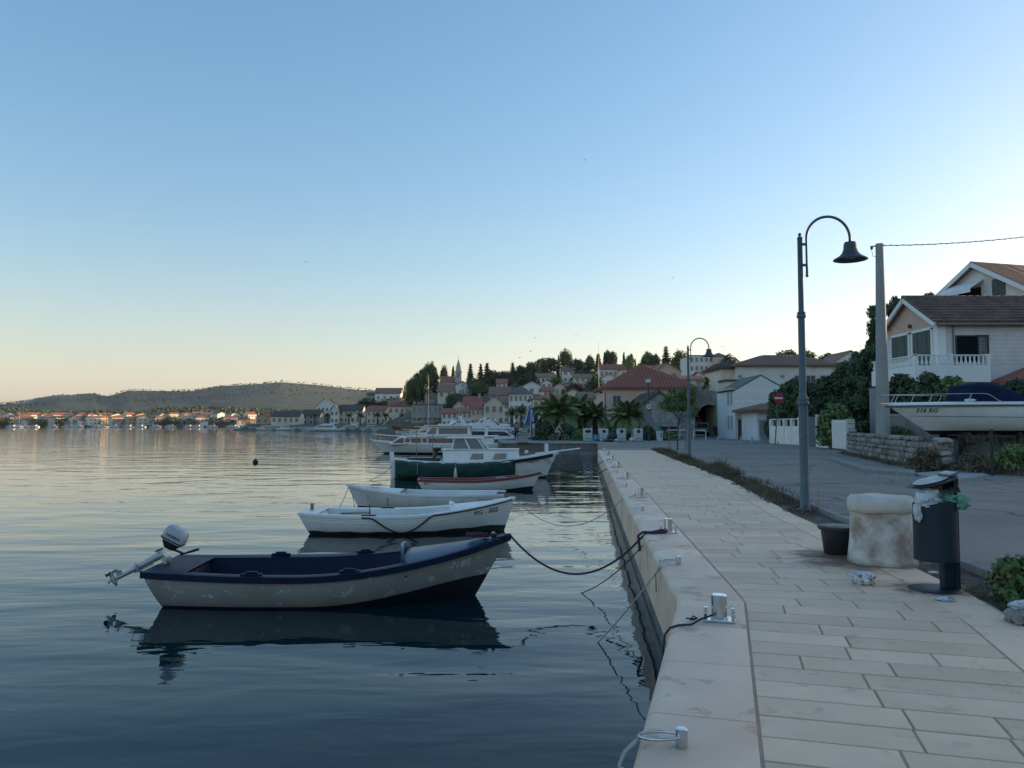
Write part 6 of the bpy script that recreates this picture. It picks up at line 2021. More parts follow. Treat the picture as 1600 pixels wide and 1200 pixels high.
# tilted lid with stub-out tray
Ml = Matrix.Translation((-0.055, 0, 1.045)) @ Matrix.Rotation(rad(-17), 4, 'Y')
mb = MB(); mb.lathe([(0.205, -0.012), (0.215, -0.004), (0.215, 0.006), (0.10, 0.012), (0, 0.013)], 32, M=Ml); mb.build('lid', BINM, bn, auto=40)
LIDT = mat('smeared_steel_lid', (0.30, 0.33, 0.35), (0.10, 0.12, 0.135), 14, rough=0.35, metal=0.5)
mb = MB(); mb.lathe([(0.16, 0.012), (0.165, 0.02), (0.13, 0.022), (0, 0.020)], 26, M=Ml @ Matrix.Translation((-0.02, 0, 0))); mb.build('ash_tray', LIDT, bn, auto=40)
mb = MB(); mb.box((0.16, 0, 0.03), (0.09, 0.22, 0.02), M=Ml); mb.build('hinge_plate', LIDT, bn, bevel=0.005)
mb = MB(); mb.bx(0.08, 0.13, -0.11, 0.11, 0.90, 1.09); mb.build('lid_bracket', BINM, bn, bevel=0.01)

def bag(label, p, r, seed, m, sq=(1, 1, 0.8), amp=0.45, freq=2.2, name='plastic_bag', cat='bag', group=None):
    mb = MB(); mb.blob((0, 0, 0), r, seed, amp, freq, 22, 14, sq)
    o = mb.build(name, m, None, auto=45); o.location = p
    return tag(o, label, cat, group)
BAGW = mat('thin_white_plastic', (0.58, 0.61, 0.63), (0.42, 0.46, 0.49), 9, rough=0.35, bump=0.012, bscale=22)
BAGG = mat('green_plastic', (0.05, 0.20, 0.10), (0.12, 0.32, 0.20), 9, rough=0.35, bump=0.01, bscale=22)
BAGB = mat('black_plastic_bag', (0.012, 0.013, 0.014), (0.025, 0.026, 0.028), 9, rough=0.3, bump=0.01, bscale=18)
bl = Vector(bn.location)
bag('white plastic bag spilling over the left rim of the litter bin', bl + Vector((-0.15, -0.06, 0.875)), 0.125, 3, BAGW, (0.95, 0.9, 0.78))
bag('end of a white plastic bag hanging down outside the litter bin', bl + Vector((-0.252, -0.07, 0.76)), 0.075, 8, BAGW, (0.45, 0.5, 1.25))
bag('green plastic bag in the mouth of the litter bin', bl + Vector((0.02, -0.10, 0.885)), 0.085, 5, BAGG, (1, 0.9, 0.65))
bag('torn pale green bag hanging over the right rim of the litter bin', bl + Vector((0.135, -0.14, 0.86)), 0.085, 9, mat('pale_green_plastic', (0.16, 0.36, 0.25), (0.10, 0.26, 0.18), 9, rough=0.35), (0.85, 0.5, 0.95), 0.6)
bag('black bag squeezed under the lid of the litter bin', bl + Vector((0.08, -0.03, 0.945)), 0.10, 12, BAGB, (0.9, 1, 0.8))
bag('crumpled brown paper under the lid of the litter bin', bl + Vector((-0.05, -0.02, 0.95)), 0.07, 14, mat('brown_paper', (0.20, 0.12, 0.08), (0.12, 0.08, 0.06), 12, rough=0.8), (1, 1, 0.8), name='paper_scrap', cat='litter')
CRP = mat('printed_white_wrapper', (0.62, 0.63, 0.63), (0.16, 0.19, 0.21), 26, rough=0.5, lo=0.5, hi=0.6)
bag('crumpled printed bag lying on the paving before the stone bollard', tuple(gp(1352, 914) + Vector((0, 0.05, 0.055))), 0.10, 21, CRP, (1.15, 0.9, 0.62), 0.5, 3.0)
bag('trodden white wrapper at the foot of the litter bin', tuple(gp(1476, 938) + Vector((0, 0, 0.012))), 0.065, 23, CRP, (1.2, 1, 0.28), 0.5, 3, name='wrapper', cat='litter')
bag('scrap of paper on the paving between bollard and bin', tuple(gp(1410, 907) + Vector((0, 0, 0.006))), 0.018, 24, BAGW, (1, 1, 0.4), name='paper_scrap', cat='litter')
bag('small white scrap in the soil behind the litter bin', tuple(gp(1459, 896) + Vector((0, 0, 0.01))), 0.04, 25, BAGW, (1.3, 1, 0.3), name='paper_scrap', cat='litter')

# ================================================================ old stone mooring bollard
OLDS = mat('stained_old_stone', (0.64, 0.59, 0.53), (0.32, 0.225, 0.17), 3.2, rough=0.8, bump=0.012, bscale=22, spots=((0.28, 0.20, 0.16), 5.0, 0.60), lo=0.38, hi=0.62)
OLDT = mat('bleached_stone_top', (0.64, 0.575, 0.50), (0.52, 0.45, 0.38), 4, rough=0.8, bump=0.01, bscale=25)
sb = thing('stone_bollard', 'squat whitewashed old stone bollard with a mushroom rim beside the bin', 'bollard', tuple(gp(1378, 885)))
sb.location.y += 0.28
sb.location.x += 0.28 * (1378 - 800) / 1200
def wob(prof, n, amp, seed):
    mb = MB(); mb.lathe(prof, n)
    for i, v in enumerate(mb.v):
        d = Vector(v); k = 1 + amp * noise.noise(d * 3.1 + Vector((seed, 0, 0))) + amp * 0.5 * noise.noise(d * 9 + Vector((seed, 4, 0)))
        mb.v[i] = (v[0] * k, v[1] * k, v[2] + 0.02 * noise.noise(d * 4 + Vector((0, seed, 0))))
    return mb
wob([(0.375, -0.02), (0.372, 0.05), (0.350, 0.25), (0.330, 0.45), (0.322, 0.56), (0.325, 0.60)], 40, 0.035, 2).build('shaft', OLDS, sb, smooth=True)
wob([(0.325, 0.585), (0.352, 0.60), (0.362, 0.66), (0.355, 0.72), (0.32, 0.765), (0.25, 0.775), (0.12, 0.77), (0, 0.765)], 40, 0.03, 5).build('rim', OLDT, sb, smooth=True)

# ================================================================ black flower pot
POT = mat('black_plastic_pot', (0.014, 0.017, 0.022), (0.022, 0.026, 0.032), 5, rough=0.5)
pt = thing('plant_pot', 'black plastic plant pot with dry contents beside the stone bollard', 'pot', tuple(gp(1312, 869)))
pt.location.y += 0.17; pt.location.x += 0.05
mb = MB(); mb.lathe([(0.15, 0.0), (0.16, 0.01), (0.195, 0.29), (0.225, 0.30), (0.23, 0.345), (0.215, 0.35), (0.20, 0.345), (0.185, 0.28), (0, 0.27)], 30); mb.build('tub', POT, pt, auto=40)
mb = MB(); mb.lathe([(0.205, 0.318), (0.236, 0.325), (0.236, 0.342), (0.205, 0.349)], 30); mb.build('rim_band', mat('greenish_pot_rim', (0.03, 0.05, 0.045), None, 5, rough=0.5), pt, auto=40)
mb = MB(); mb.blob((0, 0, 0.315), 0.185, 6, 0.2, 3, 16, 8, (1, 1, 0.24)); mb.build('dry_filling', mat('straw_rubbish', (0.30, 0.30, 0.21), (0.17, 0.19, 0.13), 14, rough=0.8, bump=0.01), pt, smooth=True)

# rubbish and broken stone at the right edge
ry = gp(1592, 975)
rb = thing('broken_block', 'lump of broken concrete with pipe ends at the right edge of the paving', 'rubble', (ry.x + 0.06, ry.y + 0.02, 0.0))
CB = mat('broken_concrete', (0.30, 0.27, 0.25), (0.17, 0.15, 0.14), 9, rough=0.9, bump=0.01)
mb = MB(); mb.blob((0.02, 0.05, 0.05), 0.11, 31, 0.4, 2, 14, 9, (1.3, 0.9, 0.65)); mb.build('lump', CB, rb, auto=45)
for k, (x, y) in enumerate(((-0.075, -0.02), (-0.005, -0.05), (0.075, -0.03))):
    mb = MB(); mb.lathe([(0.018, 0), (0.036, 0), (0.036, 0.13), (0.018, 0.13)], 14, M=Matrix.Translation((x, y, 0.045)) @ Matrix.Rotation(rad(90), 4, 'X') @ Matrix.Rotation(rad(20 * k - 20), 4, 'Y') @ Matrix.Translation((0, 0, -0.06))); mb.build('pipe_end', CB, rb, auto=40)
bag('white plastic caught on the broken concrete at the right edge', (ry.x + 0.08, ry.y + 0.08, 0.13), 0.06, 33, BAGW, (1.6, 0.9, 0.55), 0.5, 3)
q = gp(1583, 936)
bag('dirty white bag in the grass near the right edge', (q.x + 0.02, q.y + 0.1, 0.05), 0.085, 35, CRP, (1.3, 0.9, 0.55), 0.5, 3)
q = gp(1594, 945)
bag('flattened white bottle label in the grass near the right edge', (q.x + 0.02, q.y + 0.05, 0.02), 0.05, 37, BAGW, (1.3, 0.9, 0.4), 0.5, 3, name='wrapper', cat='litter')

# ================================================================ weeds and grass in the soil strip
def blades(mb, p, n, h, spread, g, w=0.012, lean=0.5):
    for _ in range(n):
        a = g.uniform(0, 6.283); r = spread * g.random() ** 0.5
        b = Vector((p[0] + r * math.cos(a), p[1] + r * math.sin(a), p[2]))
        hh = h * g.uniform(0.5, 1.1)
        d = Vector((g.uniform(-lean, lean), g.uniform(-lean, lean), 1)).normalized()
        s_ = Vector((d.y, -d.x, 0)); s_ = s_.normalized() if s_.length > 1e-3 else Vector((1, 0, 0))
        s_ = (s_ * math.cos(a) + Vector((0, 1, 0)) * math.sin(a)).normalized()
        k = len(mb.v)
        m_ = b + d * hh * 0.55; e_ = b + d * hh + Vector((d.x, d.y, 0)) * hh * 0.3
        mb.v += [tuple(b - s_ * w / 2), tuple(b + s_ * w / 2), tuple(m_ + s_ * w * 0.4), tuple(m_ - s_ * w * 0.4), tuple(e_)]
        mb.face((k, k + 1, k + 2, k + 3)); mb.face((k + 3, k + 2, k + 4))
g = random.Random(4)
mb, mg = MB(), MB()
for i in range(620):
    y = 13.5 + 34.5 * g.random() ** 0.75
    x = lerp(x_at_y(PROM_R, y), x_at_y(KL[1:], y), g.uniform(0.05, 0.95))
    hmax = 0.50 * (0.35 + 0.65 * noise.noise(Vector((x, y * 0.35, 3))) ** 2 * 3)
    blades(mb if g.random() < 0.8 else mg, (x, y, -0.04), 34, min(0.75, max(0.12, hmax)) * g.uniform(0.5, 1.1), 0.22, g, 0.008 + 0.0006 * y)
for i in range(150):
    y = g.uniform(5.2, 13.5)
    x = lerp(x_at_y(PROM_R, y), x_at_y(KL[1:], y), g.uniform(0.1, 0.9))
    blades(mb, (x, y, -0.04), 10, g.uniform(0.03, 0.10), 0.1, g, 0.005)
struct(mb.build('dry_weeds', DRYG), 'stuff', 'dry brown weeds along the soil strip')
for i in range(90):
    y = g.uniform(5.6, 7.8)
    x = lerp(x_at_y(PROM_R, y), x_at_y(KL[1:], y), g.uniform(0.05, 0.95))
    blades(mg, (x, y, -0.04), 26, g.uniform(0.04, 0.12), 0.1, g, 0.006)
struct(mg.build('green_grass', GRASS), 'stuff', 'patches of green grass in the soil strip')
st = MB()
for i in range(420):
    y = g.uniform(5, 48)
    x = lerp(x_at_y(PROM_R, y), x_at_y(KL[1:], y), g.uniform(0.02, 0.98))
    st.blob((x, y, -0.025), g.uniform(0.012, 0.035), i, 0.4, 2, 6, 4, (1, 1, 0.6))
struct(st.build('soil_pebbles', mat('soil_pebbles', (0.26, 0.21, 0.17), (0.13, 0.10, 0.08), 30, rough=0.9)), 'stuff', 'pebbles and clods in the soil strip')
# dry weed stalk beside the lamp
wk = thing('weed_stalk', 'single tall dry weed stalk right of the near street lamp', 'weed', tuple(gp(1279, 800)))
mb = MB(); mb.tube([(0, 0, 0), (0.01, 0, 0.25), (-0.015, 0, 0.58)], [0.004, 0.003, 0.0015], 5); mb.build('stem', DRYG, wk)
# leafy shrub at the right edge
def shrub(label, x, y, z, r, h, seed, n=1500, lw=0.05, m=LEAF_MD, group=None, name='shrub', cat='shrub'):
    t = thing(name, label, cat, (x, y, z), 0, group)
    c = crown(SH['dome'], h, r, n, lw, seed, 26).build('foliage', m, t)
    mb = MB()
    g_ = random.Random(seed)
    for k in range(6):
        a = g_.uniform(0, 6.28)
        mb.tube([(0, 0, -0.1), (r * 0.3 * math.cos(a), r * 0.3 * math.sin(a), h * 0.45), (r * 0.55 * math.cos(a), r * 0.55 * math.sin(a), h * 0.8)], [0.02 * r / 0.4 + 0.004, 0.012, 0.004], 5)
    mb.build('stems', BARK, t)
    return t
q = gp(1598, 948)
shrub('fresh green leafy shrub at the right edge of the picture', q.x + 0.16, q.y + 0.22, -0.05, 0.26, 0.42, 3, 1500, 0.045, LEAF_MD)

# bank vegetation round the boat yard
mb, mg = MB(), MB()
for i in range(900):
    x, y = g.uniform(15.2, 24), g.uniform(23.2, 30)
    if bank_h(x, y) < -0.05: continue
    blades(mb if g.random() < 0.72 else mg, (x, y, bank_h(x, y) - 0.03), 16, g.uniform(0.15, 0.6), 0.2, g, 0.022)
for i in range(120):
    t = g.random(); p = Vector((18.3, 42.5, 0)).lerp(Vector((14.2, 26.4, 0)), t)
    blades(mb, (p.x + g.uniform(-.3, .1), p.y, 0.0), 12, g.uniform(0.08, 0.3), 0.15, g, 0.02)
struct(mb.build('bank_dry_grass', DRYG), 'stuff', 'dry grass on the bank under the boat')
struct(mg.build('bank_green_weeds', GRASS), 'stuff', 'green weeds on the bank under the boat')
for i, (px, py, Y, r, h, lab) in enumerate(((1448, 690, 26.2, 0.55, 0.8, 'scrubby weed clump at the broken end of the stone wall'), (1436, 668, 27.0, 0.5, 0.55, 'pale flowering weeds under the bow of the laid up motorboat'), (1400, 672, 38, 0.6, 0.35, 'low weeds on top of the terrace wall behind the pole'),
                                       (1520, 712, 25.2, 0.6, 0.7, 'dry bush under the laid up motorboat'), (1582, 715, 25.0, 0.7, 0.7, 'weeds right of the metal post'))):
    p = at(px, py, Y); shrub(lab, p.x, Y, bank_h(p.x, Y) if Y < 30 else p.z - 0.3, r, h, 40 + i, 900, 0.07, DRYG if i in (0, 1, 3) else LEAF_MD, 'weed clumps round the boat yard')

# ================================================================ hedge and trees behind the fence
def bigbush(label, px, yt, yb, Y, wpx, seed, n=13000, lw=0.19, m=LEAF_DK, name='bush', cat='bush', group='dark trees and bushes behind the fence'):
    p = at(px, yb, Y); t = at(px, yt, Y)
    zb = min(p.z, 0.8) - 0.2
    r = wpx / 2 * Y / FPX
    o = thing(name, label, cat, (p.x, Y, zb), 0, group)
    cb = crown(SH['dome'], t.z - zb, r, n, lw, seed, 50)
    cb.build('foliage', m, o)
    mb = MB(); mb.tube([(0, 0, -0.3), (0.1, 0, (t.z - zb) * 0.4), (0, 0, (t.z - zb) * 0.75)], [0.22, 0.14, 0.05], 7); mb.build('trunk', BARK, o)
    return o
bigbush('dark bush behind the no entry sign', 1222, 606, 690, 69, 44, 1)
bigbush('dark bush left of the near lamp post, above the white wall', 1240, 600, 690, 66.5, 52, 2)
bigbush('dark bush behind the near lamp post', 1264, 603, 690, 66, 56, 3)
bigbush('dark tree right of the near lamp post', 1296, 599, 690, 65, 70, 4)
bigbush('tall dark tree mass right of the lamp post, below the skyline house', 1332, 573, 690, 64, 76, 5, 17000)
bigbush('tallest dark tree beside the balcony, left of the utility pole', 1358, 548, 690, 60, 66, 6, 17000)
bigbush('lighter shrub leaning over the white corrugated gate', 1306, 632, 690, 51, 46, 7, 5000, 0.2, LEAF_MD)
bigbush('low bush in front of the balcony, beside the utility pole', 1412, 592, 670, 41.5, 64, 8, 6000, 0.16, LEAF_DK)
bigbush('round bush in front of the balcony, above the boat rail', 1452, 590, 670, 40.5, 62, 9, 6000, 0.16, LEAF_DK)
bigbush('olive green bush beside the blue canopy', 1490, 596, 670, 40, 56, 10, 6000, 0.16, LEAF_MD)
bigbush('dark bush behind the porch arch at the right edge', 1590, 600, 670, 41, 60, 11, 5000, 0.16, LEAF_DK)
def pine(label, px, yt, Y, wpx, v):
    p = at(px, 690, Y); t = at(px, yt, Y)
    o = thing('pine_tree', label, 'tree', (p.x, Y, 0.3), 0, 'pines behind the balcony house')
    h = t.z - 0.3
    r = wpx / 2 * Y / FPX
    g_ = random.Random(v)
    cb = MB()
    for k in range(46):
        u = 0.35 + 0.65 * g_.random()
        a = g_.uniform(0, 6.283); R_ = r * (1.15 - u * 0.75) * g_.uniform(0.4, 1.0)
        c = Vector((R_ * math.cos(a), R_ * math.sin(a), h * u))
        for _ in range(130):
            d = Vector((g_.gauss(0, 1), g_.gauss(0, 1), g_.gauss(0, 1.5))).normalized()
            leaf(cb, c + d * 0.5 * g_.random() ** 0.5, d, Vector((g_.uniform(-.6, .6), g_.uniform(-.6, .6), 1)).normalized(), 0.14, 0.42)
    cb.build('crown', LEAF_DK, o)
    mb = MB(); mb.tube([(0, 0, -0.4), (0.1, 0, h * 0.5), (0, 0, h * 0.95)], [0.25, 0.15, 0.03], 8)
    for k in range(14):
        a = g_.uniform(0, 6.28); z0 = h * g_.uniform(0.35, 0.85)
        mb.tube([(0, 0, z0), (r * 0.5 * math.cos(a), r * 0.5 * math.sin(a), z0 + 0.6)], [0.06, 0.015], 5)
    mb.build('trunk', BARK, o)
pine('dark pine behind the utility pole, left of the balcony house', 1374, 486, 62, 40, 1)
pine('taller dark pine rising behind the roof edge of the balcony house', 1404, 470, 64, 46, 2)
pine('small treetop showing above the ridge of the balcony house', 1458, 458, 66, 24, 3)

# ================================================================ palms
def frond_mesh(L, droop, seed, leafm, nseg=15):
    g_ = random.Random(seed)
    mb = MB()
    pts = []
    for i in range(nseg + 1):
        s_ = i / nseg
        pts.append(Vector((L * s_ * math.cos(droop * s_ * 0.6), 0, L * (0.55 * s_ - droop * s_ * s_ * 0.75))))
    mb.mi = 1
    mb.tube(pts, [0.035 * (1 - 0.85 * i / nseg) for i in range(nseg + 1)], 5)
    mb.mi = 0
    for i in range(1, nseg + 1):
        p = pts[i]; d = (pts[i] - pts[i - 1]).normalized()
        ll = L * 0.27 * math.sin(math.pi * (0.12 + 0.85 * i / nseg)) ** 0.7
        for sd in (-1, 1):
            for q_ in (0.0, 0.5):
                o_ = p - (pts[i] - pts[i - 1]) * q_
                e_ = o_ + Vector((0, sd, 0)) * ll * 0.75 + d * ll * 0.55 + Vector((0, 0, -ll * g_.uniform(0.15, 0.5)))
                w = d * 0.05
                k = len(mb.v)
                mb.v += [tuple(o_ - w), tuple(o_ + w), tuple(e_)]
                mb.face((k, k + 1, k + 2))
    return mb.mesh('frond', [leafm, BARK])
FR = [frond_mesh(1.0, d, i, LEAF_PALM) for i, d in enumerate((0.55, 0.85, 1.15))] + [frond_mesh(1.0, 0.5, 7, LEAF_YEL)]
def palm(label, px, yc, ybase, Y, rpx, n=34, group='palm trees by the harbour', name='palm_tree', yel=0, z=None):
    c = at(px, yc, Y); zb = at(px, ybase, Y).z if z is None else z
    o = thing(name, label, 'palm', (c.x, Y, zb), 0, group)
    hc = c.z - zb
    R_ = rpx * Y / FPX
    mb = MB(); mb.tube([(0, 0, -0.3), (0, 0, hc * 0.5), (0, 0, hc)], [R_ * 0.10 + 0.12, R_ * 0.09 + 0.1, R_ * 0.09 + 0.1], 10); mb.build('trunk', BARK, o)
    g_ = random.Random(int(px))
    for k in range(n):
        u = k / n
        m = FR[2] if u < 0.35 else FR[1] if u < 0.7 else FR[0]
        if k >= n - yel: m = FR[3]
        f = link('frond', m, o)
        f.location = (0, 0, hc)
        a = k * 2.399 + g_.uniform(-.2, .2)
        f.rotation_euler = (g_.uniform(-.2, .2), rad(lerp(12, -58, u ** 1.1)) + g_.uniform(-.1, .1), a)
        s_ = R_ * g_.uniform(0.9, 1.12) * (1.0 if u < 0.7 else 0.9)
        f.scale = (s_, s_, s_)
    return o
palm('broad palm with drooping fronds behind the cyclist', 872, 652, 690, 84, 46)
palm('palm behind the gap between hedge and recycling bins', 905, 648, 690, 90, 40)
palm('palm left of the tall hooked lamp beside the recycling bins', 930, 655, 690, 88, 34)
palm('palm with yellowish upper fronds behind the recycling bins', 980, 655, 690, 80, 42, 40, yel=5)
palm('palm above the parapet of the stone arch', 1108, 602, 612, 104, 17, 26, z=at(1108, 612, 104).z)
for i, (px, w) in enumerate(((492, 8), (512, 8), (545, 7), (563, 8), (590, 9), (603, 8), (628, 7), (655, 7))):
    palm(['first', 'second', 'third', 'fourth', 'fifth', 'sixth', 'seventh', 'eighth'][i] + ' small dark palm from the left on the village waterfront', px, 650, 663, 290, w, 18, 'palms on the village waterfront')
for i, (px, yc, Y, w) in enumerate(((800, 648, 120, 14), (815, 645, 118, 16), (838, 648, 112, 16), (850, 640, 110, 18))):
    palm(['leftmost', 'second', 'third', 'rightmost'][i] + ' of four palms behind the folded blue parasol', px, yc, 680, Y, w, 24, 'palms behind the parasol')
bigbush('clipped dark hedge block left of the cyclist', 852, 662, 691, 77, 32, 21, 5000, 0.18, LEAF_DK, 'hedge', 'hedge', 'hedges by the plaza')
bigbush('dark hedge behind the cyclist', 884, 668, 691, 78, 38, 22, 5000, 0.18, LEAF_DK, 'hedge', 'hedge', 'hedges by the plaza')
bigbush('low hedge between cyclist and recycling bins', 905, 674, 690, 76, 22, 23, 4000, 0.16, LEAF_MD, 'hedge', 'hedge', 'hedges by the plaza')
bigbush('dark planting behind the second and third recycling bins', 955, 672, 690, 77, 40, 24, 4500, 0.16, LEAF_DK, 'hedge', 'hedge', 'hedges by the plaza')
bigbush('dark shrub under the speed limit sign', 1014, 668, 690, 77, 30, 25, 4500, 0.16, LEAF_DK, 'hedge', 'hedge', 'hedges by the plaza')
bigbush('clump of tufted grass like shrub left of the young tree', 1046, 676, 690, 76, 22, 26, 3000, 0.16, LEAF_MD, 'hedge', 'hedge', 'hedges by the plaza')

# ================================================================ young tree with stakes
yt_ = thing('young_tree', 'young broadleaf tree held by stakes near the end of the promenade', 'tree', (10.35, 48.2, 0.0))
g_ = random.Random(8)
mb = MB(); mb.tube([(0, 0, -0.1), (0.03, 0, 0.9), (0.08, 0, 1.6), (0.25, 0, 2.3)], [0.05, 0.042, 0.036, 0.02], 8)
br = []
for k in range(11):
    a = g_.uniform(0, 6.28); z0 = g_.uniform(1.4, 2.2); L = g_.uniform(0.6, 1.2)
    e_ = Vector((0.12 + L * math.cos(a), L * math.sin(a), z0 + g_.uniform(0.3, 1.5)))
    mb.tube([(0.1, 0, z0), (0.1 + (e_.x - 0.1) * 0.5, e_.y * 0.5, z0 + (e_.z - z0) * 0.65), e_], [0.022, 0.014, 0.005], 6); br.append(e_)
mb.build('trunk', BARK, yt_)
cb = MB()
for e_ in br + [Vector((0.1 + g_.uniform(-.9, .9), g_.uniform(-.9, .9), g_.uniform(2.6, 3.8))) for _ in range(24)]:
    for _ in range(120):
        d = Vector((g_.gauss(0, 1), g_.gauss(0, 1), g_.gauss(0, .7))).normalized()
        leaf(cb, e_ + d * 0.36 * g_.random() ** 0.5, d, Vector((g_.uniform(-1, 1), g_.uniform(-1, 1), g_.uniform(-1, .3))).normalized(), 0.085, 0.15)
cb.build('crown', LEAF_MD, yt_)
for i, dx in enumerate((-0.55, 0.05, 0.62)):
    sk = thing('tree_stake', ['left stake of the young tree', 'middle stake right behind the trunk of the young tree', 'right stake of the young tree'][i] + ' at the promenade end', 'stake', (10.35 + dx, 48.1 + 0.25 * i, 0), 0, 'wooden stakes of the young tree')
    mb = MB(); mb.tube([(0, 0, -0.1), (0.01, 0, 1.75)], 0.035, 8); mb.build('pole', WOOD, sk)

# damp brown stain on the paving round the pot and the stone bollard
stn = bpy.data.materials.new('damp_brown_stain')
stn.use_nodes = True
_N, _L = stn.node_tree.nodes, stn.node_tree.links
_p = _N['Principled BSDF']
_p.inputs['Base Color'].default_value = (0.22, 0.125, 0.085, 1)
_p.inputs['Roughness'].default_value = 0.6
_tc = _N.new('ShaderNodeTexCoord')
_ln = _N.new('ShaderNodeVectorMath'); _ln.operation = 'LENGTH'
_L.new(_tc.outputs['Object'], _ln.inputs[0])
_nz = _N.new('ShaderNodeTexNoise'); _nz.inputs['Scale'].default_value = 2.6; _nz.inputs['Detail'].default_value = 7
_L.new(_tc.outputs['Object'], _nz.inputs['Vector'])
_ma = _N.new('ShaderNodeMath'); _ma.operation = 'MULTIPLY_ADD'; _ma.inputs[1].default_value = 1.7
_L.new(_nz.outputs['Fac'], _ma.inputs[0]); _L.new(_ln.outputs['Value'], _ma.inputs[2])
_mr = _N.new('ShaderNodeMapRange'); _mr.inputs['From Min'].default_value = 1.15; _mr.inputs['From Max'].default_value = 1.75; _mr.inputs['To Min'].default_value = 0.75; _mr.inputs['To Max'].default_value = 0.0
_L.new(_ma.outputs[0], _mr.inputs['Value']); _L.new(_mr.outputs[0], _p.inputs['Alpha'])
for px, py, sx, sy in ((1352, 880, 1.0, 0.62), (1300, 868, 0.6, 0.4), (1470, 925, 0.55, 0.4)):
    mb = MB(); mb.poly([(-1.2, -1.2, 0), (1.2, -1.2, 0), (1.2, 1.2, 0), (-1.2, 1.2, 0)])
    o = mb.build('paving_stain', stn, promenade); o.location = gp(px, py) + Vector((0, 0.1, 0.004)); o.scale = (sx, sy, 1)
    if py == 868: o.location.z = 0.006
    if py == 925: o.location.z = 0.005
# ================================================================ cruisers and other boats in the harbour
def cruiser(label, px, py, Y, L, B, rz, fly=True, arch=True, hullm=None, name='motor_yacht', hh=1.15, rail=True, simple=False, cat='boat', group='white cruisers moored in the village harbour'):
    p = at(px, py, Y)
    o = thing(name, label, cat, (p.x, Y, WZ), rad(rz), group)
    Hc = Hull(L, B, hh * 0.82, hh * 0.88, hh * 1.15, d=0.4, rake=L * 0.12, srake=0.1, fs=0.86, pb=2.4, tm=0.4, vee=0.35)
    Hc.outer(lambda t: 0.10, N=16, lo=2, hi=4).build('hull', [hullm or WHITE, ANTIF], o, auto=45)
    Hc.deck(0.0, 0.99, dz=0.0, camber=0.08, inset=0.04, N=10, M=4).build('deck', WHITE2, o)
    s = L / 10.0
    z0 = hh * 0.85
    ch_ = 1.05 * (0.75 + 0.25 * s)
    pr = [(-L * 0.28, z0), (L * 0.30, z0), (L * 0.14, z0 + ch_), (-L * 0.24, z0 + ch_ * 1.05)]
    w = B * 0.36
    mb = MB(); mb.rings([[Vector((x, -w * k, z)) for x, z in pr] for k in (1.0,)] + [[Vector((x, w, z)) for x, z in pr]]); mb.build('cabin', WHITE, o, bevel=0.06)
    for sd in (-1, 1):
        mb = MB(); mb.extrude([(-L * 0.20, sd * w, z0 + ch_ * 0.40), (L * 0.205, sd * w, z0 + ch_ * 0.40), (L * 0.14, sd * w, z0 + ch_ * 0.80), (-L * 0.19, sd * w, z0 + ch_ * 0.84)], (0, sd * 0.025, 0)); mb.build('side_window', GLASS, o)
    mb = MB(); mb.extrude([(L * 0.262, -w * 0.86, z0 + ch_ * 0.28), (L * 0.262, w * 0.86, z0 + ch_ * 0.28), (L * 0.172, w * 0.86, z0 + ch_ * 0.86), (L * 0.172, -w * 0.86, z0 + ch_ * 0.86)], (0.04, 0, 0.03)); mb.build('windscreen', GLASS, o)
    mb = MB(); mb.prism([(-L * 0.36, -w * 1.08), (L * 0.16, -w * 1.02), (L * 0.19, 0), (L * 0.16, w * 1.02), (-L * 0.36, w * 1.08)], z0 + ch_ * 1.05, z0 + ch_ * 1.05 + 0.10); mb.build('roof', WHITE, o, bevel=0.03)
    zt = z0 + ch_ * 1.15
    if fly:
        mb = MB(); mb.extrude([(-L * 0.20, -w * 0.9, zt), (L * 0.10, -w * 0.9, zt), (L * 0.05, -w * 0.9, zt + 0.55), (-L * 0.20, -w * 0.9, zt + 0.45)], (0, w * 1.8, 0)); mb.build('flybridge', WHITE, o, bevel=0.05)
        mb = MB(); mb.extrude([(L * 0.095, -w * 0.8, zt + 0.30), (L * 0.095, w * 0.8, zt + 0.30), (L * 0.03, w * 0.75, zt + 0.85), (L * 0.03, -w * 0.75, zt + 0.85)], (0.02, 0, 0.02)); mb.build('flybridge_screen', GLASSG, o)
    if arch:
        mb = MB()
        for sd in (-1, 1): mb.beam((-L * 0.22, sd * w * 0.95, zt - 0.1), (-L * 0.30, sd * w * 0.75, zt + 1.05), 0.10, 0.28, up=(1, 0, 0))
        mb.beam((-L * 0.30, -w * 0.78, zt + 1.05), (-L * 0.30, w * 0.78, zt + 1.05), 0.3, 0.10); mb.build('radar_arch', WHITE, o)
        mb = MB(); mb.tube([(-L * 0.30, 0, zt + 1.05), (-L * 0.31, 0, zt + 2.3)], 0.018, 5); mb.build('antenna', WHITE2, o)
        mb = MB(); mb.lathe([(0.05, 0), (0.22, 0.03), (0.22, 0.14), (0.08, 0.2)], 12, (-L * 0.30, w * 0.3, zt + 1.1)); mb.build('radar_dome', WHITE, o, smooth=True)
    if rail:
        mb = MB(); mb.tube([Hc.pt(t, 1, 1, 0.12) + Vector((0, 0, 0.6)) for t in [0.5 + 0.48 * i / 10 for i in range(11)]] + [Hc.pt(t, 1, -1, 0.12) + Vector((0, 0, 0.6)) for t in [0.98 - 0.48 * i / 10 for i in range(11)]], 0.02, 5); mb.build('bow_rail', STEEL, o)
        for t in (0.55, 0.68, 0.8, 0.92):
            for sd in (1, -1):
                e = Hc.pt(t, 1, sd, 0.12); m1 = MB(); m1.tube([e, e + Vector((0, 0, 0.6))], 0.014, 4); m1.build('stanchion', STEEL, o)
    return o

